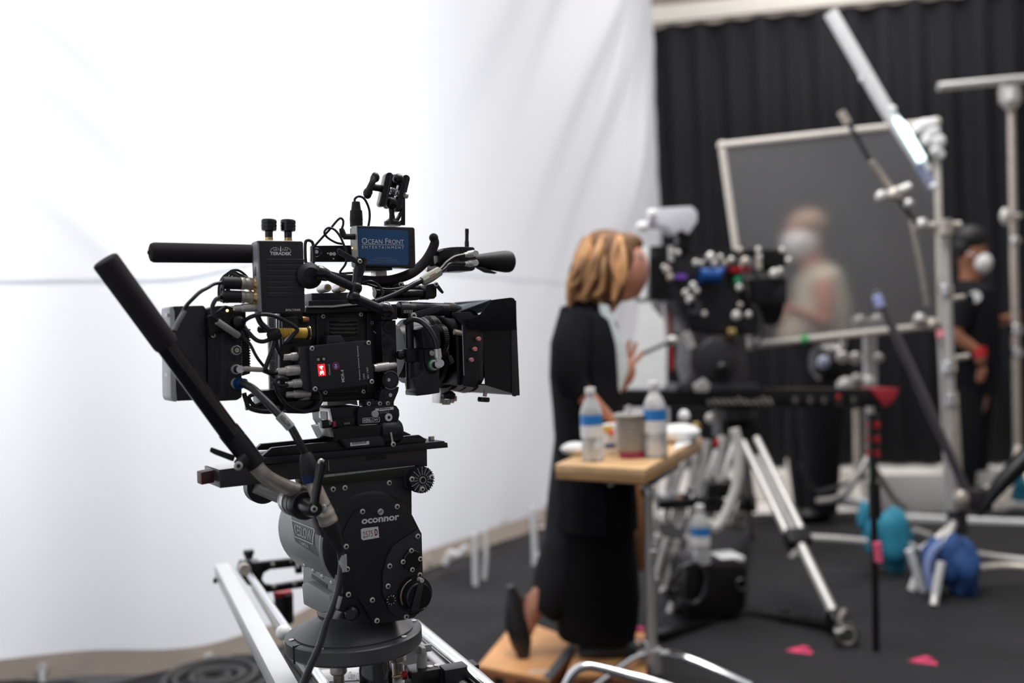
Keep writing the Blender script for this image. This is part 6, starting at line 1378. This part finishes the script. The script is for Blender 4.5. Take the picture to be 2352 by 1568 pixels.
    part('brake_lever', MB().beam(P(1918, 1452, 3.6), P(1938, 1446, 3.6), .03, .012, .003), ALU, sp_)
build_cam_b()
T = thing('bounce_board', 'white bounce board on a thin pole behind the woman\'s raised hand', 'reflector', P(1505, 1240, 5.5))
part('board', MB().prism([P(x, y, 5.45) for x, y in ((1474, 672), (1518, 668), (1532, 690), (1531, 888), (1446, 890), (1456, 800))], [P(x, y, 5.47) for x, y in ((1474, 672), (1518, 668), (1532, 690), (1531, 888), (1446, 890), (1456, 800))]), WHT, T)
part('pole', MB().tube([P(1505, 880, 5.49), P(1509, 1242, 5.49)], .012, 10, 1), ALU, T)
# ---------------------------------------------------------------- hanging silver tubes below the table's right side
def tube_thing(pts, d, r, mt, label, group, d2=None, ends=True):
    n = len(pts); Q = [P(x, y, d if d2 is None else d+(d2-d)*i/(n-1)) for i, (x, y) in enumerate(pts)]
    T = thing('grip_tube', label, 'metal tube', Q[-1], group)
    part('tube', MB().tube(Q, r, 10, 4), mt, T)
    if ends: part('end_plug', MB().cyl(Q[-1], Q[-1]+(Q[-1]-Q[-2]).normalized()*.02, r*1.35, 10), CHROME, T)
lab = ['leftmost', 'second', 'third', 'fourth', 'fifth', 'sixth', 'seventh', 'eighth']
up_ = [((1545, 1055), (1532, 1130)), ((1578, 1050), (1560, 1085), (1548, 1130)), ((1600, 1035), (1588, 1120)), ((1625, 1010), (1618, 1060), (1600, 1135)), ((1663, 1000), (1655, 1050), (1645, 1095))]
for i, p in enumerate(up_): tube_thing(p, 4.15, .017, ALU, lab[i]+' of the slanting silver tubes hanging behind the table corner', 'upper row of hanging silver tubes')
lo_ = [((1535, 1165), (1524, 1200)), ((1555, 1165), (1546, 1200)), ((1572, 1168), (1560, 1212)), ((1592, 1170), (1582, 1214))]
for i, p in enumerate(lo_): tube_thing(p, 4.2, .016, ALU, lab[i]+' of the short silver tube ends below the black rack', 'lower row of short silver tubes', ends=False)
bt_ = [((1532, 1235), (1522, 1270), (1508, 1325)), ((1556, 1240), (1545, 1290), (1528, 1350)), ((1590, 1235), (1580, 1280))]
for i, p in enumerate(bt_): tube_thing(p, 4.1, .014, ALU, lab[i]+' of the thin tubes slanting down to the carpet beside the stand', 'lowest slanting tubes', ends=True)
rk = thing('equipment_rack', 'black rack brackets between the hanging silver tubes', 'rack', P(1600, 1165, 4.25))
for x, y, w_, h_ in ((1560, 1150, 110, 22), (1650, 1120, 70, 34), (1640, 1160, 60, 20), (1590, 1020, 60, 26)): part('bracket', MB().box(P(x, y, 4.25), w_*4.25/F, .16, h_*4.25/F, None, .01), BLK2, rk)
for x, y, c_ in ((1677, 1128, CHROME), (1512, 1235, ALU), (1562, 1150, COPPER), (1648, 1020, REDM), (1600, 980, GOLD), (1630, 960, ALU)):
    b = P(x, y, 4.2)
    solo('clamp_knob', MB().ball(b, .02, (1, .8, 1.2), 10), c_, {1677: 'bright chrome knob beside the big white hoop', 1512: 'pale knob low beside the table stand', 1562: 'copper coloured knob between hanging tubes', 1648: 'red knob among the upper hanging tubes', 1600: 'brass coloured knob under the slider', 1630: 'silver knob under the slider beside the brass one'}[x], 'knob')
HOOP = mat('white_hoop', (.66, .64, .6), .5)
m = MB().tube([P(x, y, 4.05) for x, y in ((1686, 985), (1696, 1030), (1694, 1100), (1680, 1150), (1656, 1200), (1636, 1210), (1626, 1196))], .021, 12, 6)
solo('reflector_hoop', m, HOOP, 'large curved white hoop hanging right of the silver tubes', 'hoop')
# black case with bottle and papers
T = thing('equipment_case', 'black box shaped case standing on the carpet, a bottle on top', 'case', Fl(1640, 1440))
Hc = Fr(P(1640, 1350, 3.95), 12)
part('case_body', MB().poly(Hc, [(1575, 1300), (1700, 1290), (1716, 1310), (1712, 1400), (1690, 1415), (1590, 1425), (1574, 1400)], .0, .26, .012), BLK2, T)
part('lid', MB().poly(Hc, [(1580, 1290), (1690, 1284), (1712, 1296), (1704, 1306), (1582, 1312)], -.004, .26, .006), CHAR, T)
part('round_port', MB().ringtorus(Hc.pt(1703, 1342, -.004), Hc.V, .022, .006, 18, 6), CHAR, T)
part('looped_cable', MB().tube([Hc.pt(x, y, -.03) for x, y in ((1545, 1330), (1570, 1300), (1600, 1295), (1620, 1320), (1618, 1360), (1596, 1385), (1560, 1378))], .01, 8, 5), DARKT, T)
zc = Hc.pt(1640, 1287, .1).z
bottle(1612, 1296, 0, .235, .037, 'water bottle standing on the black case on the carpet', z=Hc.pt(1612, 1290, .05).z)
m = MB().box(Hc.pt(1668, 1283, .08)+W_*.01, .1, .14, .018, (Hc.U, Hc.V, W_), .002); solo('paper_pad', m, WHT, 'white paper pad on the black case beside the bottle', 'paper')
m = MB().ball(Fl(1602, 1406, .02)+W_*.01, .015, n=10); solo('blue_cap', m, BLUEM, 'small blue cap lying beside the black case', 'cap')
# ---------------------------------------------------------------- diffusion frame
def build_frame():
    D = 4.75
    fr_ = bpy.data.materials.new('frosted_gel'); fr_.use_nodes = True; nt = fr_.node_tree; n = nt.nodes; n.remove(n['Principled BSDF'])
    rf = n.new('ShaderNodeBsdfRefraction'); rf.inputs['IOR'].default_value = 1.2; rf.inputs['Roughness'].default_value = .3; rf.inputs['Color'].default_value = (.92, .91, .9, 1)
    df = n.new('ShaderNodeBsdfDiffuse'); df.inputs[0].default_value = (.46, .45, .46, 1)
    gl = n.new('ShaderNodeBsdfGlossy'); gl.inputs['Roughness'].default_value = .35; gl.inputs[0].default_value = (.9, .9, .9, 1)
    a = n.new('ShaderNodeMixShader'); b = n.new('ShaderNodeMixShader')
    no = n.new('ShaderNodeTexNoise'); no.inputs['Scale'].default_value = 1.4; no.inputs['Detail'].default_value = 3; tc = n.new('ShaderNodeTexCoord'); nt.links.new(tc.outputs['Object'], no.inputs['Vector'])
    mr = n.new('ShaderNodeMapRange'); mr.inputs['To Min'].default_value = .14; mr.inputs['To Max'].default_value = .3; nt.links.new(no.outputs['Fac'], mr.inputs['Value'])
    nt.links.new(mr.outputs[0], a.inputs[0]); nt.links.new(rf.outputs[0], a.inputs[1]); nt.links.new(df.outputs[0], a.inputs[2])
    b.inputs[0].default_value = .04; nt.links.new(a.outputs[0], b.inputs[1]); nt.links.new(gl.outputs[0], b.inputs[2]); nt.links.new(b.outputs[0], n['Material Output'].inputs[0])
    q = [P(1658, 334, D), P(2150, 280, D-.15), P(2162, 745, D-.15), P(1722, 793, D)]
    T = thing('diffusion_frame', 'large tilted square frame of frosted gel with pale tube edges, before the black drape', 'diffusion frame', (q[2]+q[3])/2)
    cream = mat('cream_tube', (.68, .63, .57), .45)
    for i in range(4):
        a_, b_ = q[i], q[(i+1) % 4]
        part('frame_tube', MB().tube([a_, b_], .0175, 12, 1), cream, T); part('corner', MB().ball(a_, .024, n=10), cream, T)
    part('green_tape', MB().tube([q[3].lerp(q[2], .27), q[3].lerp(q[2], .315)], .0195, 12, 1), mat('green_tape', (.1, .5, .16), .5), T, 'green tape band')
    part('gel_sheet', MB().prism(q, [p+Vector((0, .0006, 0)) for p in q]), fr_, T, 'frosted translucent gel')
build_frame()
# ---------------------------------------------------------------- stands
def stand(label, pts, D, r, mt, extra=None, base=None, D2=None, name='light_stand', legs=(), group=None):
    a, b = P(*pts[0], D), P(*pts[1], D2 or D)
    T = thing(name, label, 'light stand', b, group)
    part('pole', MB().tube([a, b], r, 14, 1), mt, T)
    for (x, y, l) in extra or (): part('collar', MB().cyl(P(x, y, D-.01), P(x+.3, y+l, D-.01), r*1.5, 14), CHROME, T)
    for l in legs: part('leg', MB().tube([P(*p) for p in l], r*.8, 10, 3), mt, T)
    return T
T = stand('thick double pole silver stand before the masked man, two sandbags at its base', ((2170, 515), (2196, 1290)), 4.35, .021, ALU, [(2173, 655, 22), (2180, 830, 24), (2184, 905, 24)],
      legs=([(2196, 1190, 4.35), (2160, 1280, 4.2), (2145, 1392, 4.05)], [(2196, 1200, 4.35), (2120, 1260, 4.3), (2090, 1250, 4.6)], [(2200, 1265, 4.35), (2290, 1280, 4.35), (2380, 1290, 4.3)]))
part('pole', MB().tube([P(2160, 770, 4.4), P(2182, 1240, 4.4)], .014, 12, 1), ALU, T)
part('lower_sleeve', MB().tube([P(2186, 900, 4.35), P(2205, 1240, 4.35)], .026, 14, 1), STEEL, T)
part('knob', MB().cyl(P(2190, 685, 4.25), P(2215, 682, 4.25), .012, 10), STEEL, T); part('knob', MB().cyl(P(2195, 822, 4.25), P(2225, 818, 4.25), .013, 10), STEEL, T)
part('pink_tape', MB().cyl(P(2163, 757, 4.37), P(2164, 775, 4.37), .024, 12), PINK, T)
part('leg', MB().tube([P(2225, 1308, 4.25), P(2300, 1300, 4.25), P(2380, 1304, 4.2)], .017, 10, 3), STEEL, T)
part('base_joint', MB().cyl(P(2198, 1170, 4.35), P(2201, 1225, 4.35), .04, 14), DARKT, T)
part('base_joint', MB().ball(P(2208, 1145, 4.3), .035, (1, 1, 1.3), 12), STEEL, T)
T = thing('knuckle_clamp', 'silver grip head clamping the frame corner to the thick stand', 'clamp', P(2165, 540, 4.4))
part('plate', MB().tube([P(2105, 520, 4.35), P(2140, 520, 4.35), P(2205, 518, 4.35)], .02, 12, 2), STEEL, T); part('disc', MB().cyl(P(2168, 505, 4.3), P(2170, 540, 4.3), .034, 16), STEEL, T); part('t_handle', MB().ball(P(2118, 516, 4.3), .03, (1, .8, 1), 12), ALU, T)
T = thing('knuckle_clamp', 'silver grip head on the lower frame tube beside the thick stand', 'clamp', P(2130, 750, 4.5))
part('plate', MB().tube([P(2100, 738, 4.5), P(2155, 742, 4.5)], .024, 12, 2), STEEL, T); part('disc', MB().ball(P(2112, 733, 4.45), .03, n=12), ALU, T); part('disc', MB().ball(P(2140, 745, 4.45), .026, n=12), STEEL, T)
# leaning dark rods
T = thing('boom_rod', 'long dark rod with lilac sleeve leaning down right to the thick stand base', 'rod', P(2218, 1125, 4.3))
part('rod', MB().tube([P(2012, 668, 4.1), P(2040, 730, 4.12), P(2218, 1125, 4.3)], [.012, .0175, .0195], 12, 1), mat('grey_violet_rod', (.2, .18, .2), .35, .5), T)
part('sleeve', MB().cyl(P(2013, 678, 4.05), P(2022, 704, 4.05), .02, 12), mat('lilac_sleeve', (.42, .45, .8), .4), T, 'pale lilac sleeve')
T = thing('extension_rod', 'thin dark arm crossing the diffusion frame with silver clamp halfway', 'arm', P(2160, 640, 4.3))
part('rod', MB().tube([P(1936, 262, 4.2), P(1962, 305, 4.2), P(2000, 372, 4.22), P(2052, 440, 4.25), P(2105, 515, 4.3)], .01, 10, 1), DARKT, T)
part('rod', MB().tube([P(2000, 370, 4.18), P(2052, 438, 4.2)], .013, 10, 1), STEEL, T)
part('rod_tip', MB().tube([P(1931, 255, 4.2), P(1948, 284, 4.2)], .017, 10, 1), STEEL, T)
part('knuckle', MB().tube([P(2018, 454, 4.15), P(2055, 445, 4.15), P(2090, 430, 4.15)], .024, 12, 2), ALU, T)
part('knuckle_disc', MB().ball(P(2055, 447, 4.1), .032, (1, .7, 1), 12), STEEL, T); part('knuckle_disc', MB().ball(P(2025, 452, 4.1), .028, (1, .7, 1), 12), ALU, T)
part('knob', MB().ball(P(2087, 468, 4.1), .022, n=12), ALU, T)
part('lower_rod', MB().tube([P(2093, 500, 4.35), P(2112, 600, 4.35), P(2130, 700, 4.4)], .011, 10, 1), STEEL, T)
# tube light
T = thing('tube_light', 'long white tube light slanting in front of the frame, its lower part glowing', 'tube light', P(2140, 430, 4.35))
part('tube', MB().tube([P(1907, 28, 4.35), P(2035, 250, 4.35), P(2128, 395, 4.35)], [.03, .03, .027], 20, 1), mat('white_tube', (.86, .86, .87), .35), T)
part('glow_strip', MB().tube([P(2058, 272, 4.31), P(2072, 290, 4.31), P(2118, 368, 4.31)], [.0135, .02, .02], 14, 1), mat('lit_diffuser', (.8, 1, 1), .4, emit=(.75, 1, 1), es=1.6), T, 'lit cyan white diffuser')
part('clear_end', MB().tube([P(2110, 375, 4.35), P(2142, 432, 4.35)], [.027, .023], 16, 1), mat('clear_blue_end', (.55, .58, .85), .15, trans=.4), T, 'clear bluish end')
part('end_nub', MB().ball(P(2145, 428, 4.33), .018, n=12), WHT, T); part('side_nub', MB().ball(P(2049, 252, 4.33), .02, n=12), WHT, T); part('side_nub', MB().ball(P(1982, 180, 4.35), .018, n=10), WHT, T)
T = thing('knuckle_clamp', 'bright white cluster of clamp knobs at the frame top corner, beside the tube light', 'clamp', P(2145, 340, 4.5))
for x, y, r, e in ((2128, 288, .03, 1.6), (2105, 300, .022, 1.2), (2140, 305, .032, 1.2), (2152, 325, .034, 1.1), (2130, 322, .03, 1), (2150, 345, .028, 1), (2160, 355, .02, 1)): part('knob', MB().ball(P(x, y, 4.55), r*1.09, (e, .8, 1), 14), WHT, T)
part('spigot', MB().tube([P(2100, 292, 4.59), P(2145, 280, 4.59)], .022, 12, 1), WHT, T)
# far right stand with arm
T = stand('slim silver stand with cross arm, its pole held by the masked man', ((2322, 235), (2337, 1068)), 5.95, .022, STEEL, [(2331, 545, 14), (2334, 745, 22), (2336, 800, 18)],
      legs=([(2336, 1020, 5.95), (2320, 1120, 5.8), (2300, 1165, 5.6)], [(2336, 1020, 5.95), (2360, 1100, 5.8), (2390, 1160, 5.6)], [(2336, 1020, 5.95), (2340, 1080, 6.2), (2350, 1125, 6.4)]))
part('head', MB().lathe(P(2318, 196, 5.9), P(2322, 250, 5.9), [(0, .05), (.2, .062), (.7, .062), (1, .03)], 18), ALU, T, 'round silver grip head')
part('cross_arm', MB().tube([P(2155, 200, 5.85), P(2320, 184, 5.85), P(2420, 176, 5.85)], .024, 12, 1), ALU, T)
part('pole_knob', MB().ball(P(2310, 497, 5.85), .04, (.9, .7, 1.3), 12), ALU, T); part('pole_knob', MB().cyl(P(2325, 497, 5.9), P(2345, 495, 5.9), .015, 10), STEEL, T)
# mid silver stand with knuckles
T = stand('silver stand top with stacked grip heads, standing right of the second camera', ((1996, 728), (2000, 1115)), 4.9, .02, ALU, [(1996, 735, 18), (1997, 775, 14), (1998, 850, 40)],
      legs=([(2000, 1040, 4.9), (1940, 1135, 4.9), (1880, 1150, 5.2)], [(2000, 1060, 4.9), (2010, 1200, 4.7), (2015, 1248, 4.6)], [(2000, 1060, 4.9), (2050, 1140, 5.2), (2080, 1165, 5.5)]))
part('thick_sleeve', MB().tube([P(1997, 735, 4.88), P(1999, 886, 4.88)], .034, 14, 1), mat('white_tape_pole', (.72, .71, .7), .5), T)
for x, y, r in ((1975, 740, .036), (2015, 738, .036), (1942, 885, .042), (1996, 880, .036), (1968, 870, .028), (1935, 820, .03), (1965, 822, .03), (2018, 822, .024)): part('knuckle', MB().ball(P(x, y, 4.82), r, (1.1, .7, 1), 12), ALU, T)
part('hook', MB().tube([P(1934, 768, 4.85), P(1935, 795, 4.85), P(1920, 806, 4.85), P(1905, 800, 4.85)], .018, 10, 4), ALU, T)
part('arm', MB().tube([P(1942, 880, 4.85), P(1999, 868, 4.85)], .024, 10, 1), ALU, T)
part('inner_rod', MB().tube([P(1968, 940, 4.95), P(1970, 1085, 4.95)], .02, 10, 1), STEEL, T)
# black thin stand with red bands
T = stand('thin black stand marked with three red bands, sandbag at its foot', ((2003, 950), (2013, 1525)), 3.55, .0125, BLK2, name='marked_stand')
for y in (975, 1008, 1040): part('red_band', MB().cyl(P(2006, y-8, 3.56), P(2006.5, y+8, 3.56), .023, 14), REDM, T, 'red band')
part('black_band', MB().cyl(P(2005, 950, 3.56), P(2008, 1060, 3.56), .0215, 14), BLK2, T)
part('thick_sleeve', MB().tube([P(2008, 1110, 3.55), P(2010, 1190, 3.55)], .021, 12, 1), BLK2, T)
part('pink_tape', MB().cyl(P(2014, 1245, 3.53), P(2019, 1290, 3.53), .015, 12), mat('pink_tape', (.85, .13, .25), .5), T, 'pink tape strip')
part('foot_spike', MB().tube([P(2013, 1500, 3.55), P(2013.5, 1537, 3.55)], .015, 10, 1), BLK2, T)
# sandbags
TEAL = mat('teal_canvas', (.03, .28, .42), .75, var=.15, vs=10, bump=.4, bs=40); BLUC = mat('blue_canvas', (.025, .085, .26), .75, var=.2, vs=10, bump=.4, bs=40)
def bag(label, lobes, D, mt, strap=None):
    T = thing('sandbag', label, 'sandbag', P(*lobes[0][0], D))
    for (x, y), a, b, c in lobes:
        m = MB().ball(P(x, y, D), 1, (a*D/F, c*D/F, b*D/F), 28); q = P(x, y, D)
        for v in m.b.verts:
            e = v.co-q; v.co = q+e*(1+.1*math.sin(e.x*38+e.z*22+x)+.08*math.sin(e.z*45-e.y*30+y)+.05*math.sin(e.x*80+e.y*60))
        part('bag_lobe', m, mt, T)
    if strap: part('strap', MB().tube([P(x, y, D-.08) for x, y in strap], .018, 8, 4), mat('pale_blue_strap', (.25, .33, .62), .6) if 'pale_blue_strap' not in bpy.data.materials else bpy.data.materials['pale_blue_strap'], T)
    return T
bag('teal canvas sandbag on the carpet behind the foot of the red banded stand', [((2045, 1240), 48, 68, 36), ((2006, 1235), 26, 48, 30), ((1984, 1185), 16, 34, 22), ((2058, 1275), 28, 44, 26)], 4.6, TEAL)
bag('royal blue sandbag slung over the thick silver stand base', [((2208, 1300), 40, 72, 45), ((2145, 1290), 24, 60, 34), ((2185, 1290), 40, 58, 34)], 4.2, BLUC, [(2165, 1245), (2140, 1270), (2130, 1310), (2138, 1350)])
bag('teal sandbag at the right edge behind the black stand leg', [((2345, 1110), 40, 44, 40)], 6.0, TEAL)
# loose stand legs
for a_, b_, lb, i in (((2088, 1262), (2122, 1362), 'front crossing white leg tube between the two sandbags', 0), ((2108, 1318), (2094, 1355), 'short rear white leg tube crossing between the sandbags', 1), ((2162, 1290), (2144, 1392), 'white leg tube standing before the royal blue sandbag', 2), ((2096, 1218), (2136, 1232), 'short white leg tube lying above the crossing ones', 3)):
    tube_thing((a_, b_), (4.28, 4.3, 4.08, 5.28)[i], (.0175, .0175, .0168, .0215)[i], WHT if i != 3 else ALU, lb, 'stand leg ends', ends=False)
tube_thing(((1812, 1290), (1850, 1245)), 5.0, .019, ALU, 'short leg tube resting across the tripod leg', 'stand leg ends', ends=False)
tube_thing(((1858, 1235), (1920, 1238), (1990, 1244)), 4.5, .018, ALU, 'level leg tube running right to the teal sandbag', 'stand leg ends', ends=False)
# black tripod leg at far right
T = thing('tripod', 'black tripod leg entering at the right edge with cable box at its foot', 'tripod', P(2240, 1175, 4.3))
part('leg', MB().tube([P(2400, 1010, 4.3), P(2300, 1110, 4.3), P(2245, 1185, 4.3)], [.05, .035, .014], 12, 3), BLK2, T)
part('joint_box', MB().box(P(2248, 1145, 4.35), .09, .08, .09, None, .01), CHAR, T)
# pale crates and platform on the bare floor
CR = mat('pale_crate', (.85, .81, .77), .6, var=.06, vs=5)
def crate(pts, D, dep, label, mt=CR):
    Hh = Fr(P(*pts[0], D), 4); m = MB().poly(Hh, pts, 0, dep, .01); return solo('crate', m, mt, label, 'crate')
crate([(2012, 1090), (2176, 1088), (2180, 1186), (2030, 1184)], 5.9, .3, 'white rectangular crate between the red banded stand and the thick stand')
crate([(1735, 1092), (1800, 1085), (1850, 1100), (1852, 1148), (1735, 1152)], 6.6, .4, 'low white crate seen behind the tripod legs')
crate([(1850, 1070), (1965, 1082), (1968, 1130), (1860, 1145)], 6.6, .4, 'rumpled white bundle behind the tripod, farthest back')
crate([(2225, 1085), (2300, 1080), (2302, 1112), (2226, 1118)], 6.2, .4, 'small white crate right of the thick stand')
m = MB().beam(P(1880, 1142, 5.9), P(2000, 1160, 5.75), .06, .05, .006); solo('white_batten', m, WHT, 'white batten lying on the floor left of the red banded stand', 'batten')
m = MB().beam(P(2080, 1190, 5.75), P(2420, 1205, 5.5), .08, .04, .006); solo('white_batten', m, WHT, 'white batten along the carpet edge at the right', 'batten')
# small background odds
m = MB().ball(P(1892, 832, 5.2), .035, (1, .8, 1), 14); solo('clamp_knob', m, mat('pale_blue_knob', (.5, .55, .7), .4), 'pale bluish knob left of the silver stand heads', 'knob')
T = thing('spotlight', 'dark round lamp housing hanging behind the silver grip heads', 'lamp', P(1900, 870, 5.3))
part('housing', MB().lathe(P(1865, 830, 5.3), P(1915, 830, 5.3), [(0, .06), (.3, .1), (1, .11)], 22), BLK2, T)
m = MB().tube([P(x, y, 5.2) for x, y in ((1838, 1062), (1850, 1100), (1875, 1128), (1900, 1125), (1960, 1105), (2000, 1085))], .012, 8, 5); solo('cable', m, DARKT, 'black cable trailing over the pale floor behind the tripod', 'cable')
m = MB().box(P(1680, 1175, 5.9), .22, .2, .12, None, .02); solo('crate', m, CR, 'small pale box behind the white hoop', 'crate')
# pink tape marks
HP = mat('pink_floor_tape', (.85, .06, .18), .6)
def mark(cx, cy, s_, label):
    T = thing('tape_mark', label, 'tape mark', Fl(cx, cy, .018), 'pink tape marks on the carpet')
    c = Fl(cx, cy, .019)
    for a in (12, -14):
        th = math.radians(a); d = Vector((math.cos(th), math.sin(th)*1.6, 0)).normalized(); e = c+d*s_
        n_ = Vector((-d.y, d.x, 0))*.02; part('tape_strip', MB().prism([c-n_*.3, e-n_, e+n_, c+n_*.3], [p+W_*.001 for p in (c-n_*.3, e-n_, e+n_, c+n_*.3)]), HP, T)
mark(1806, 1494, .09, 'pink tape arrow on the carpet left of the castor')
mark(2087, 1518, .09, 'pink tape arrow on the carpet right of the thin black stand')
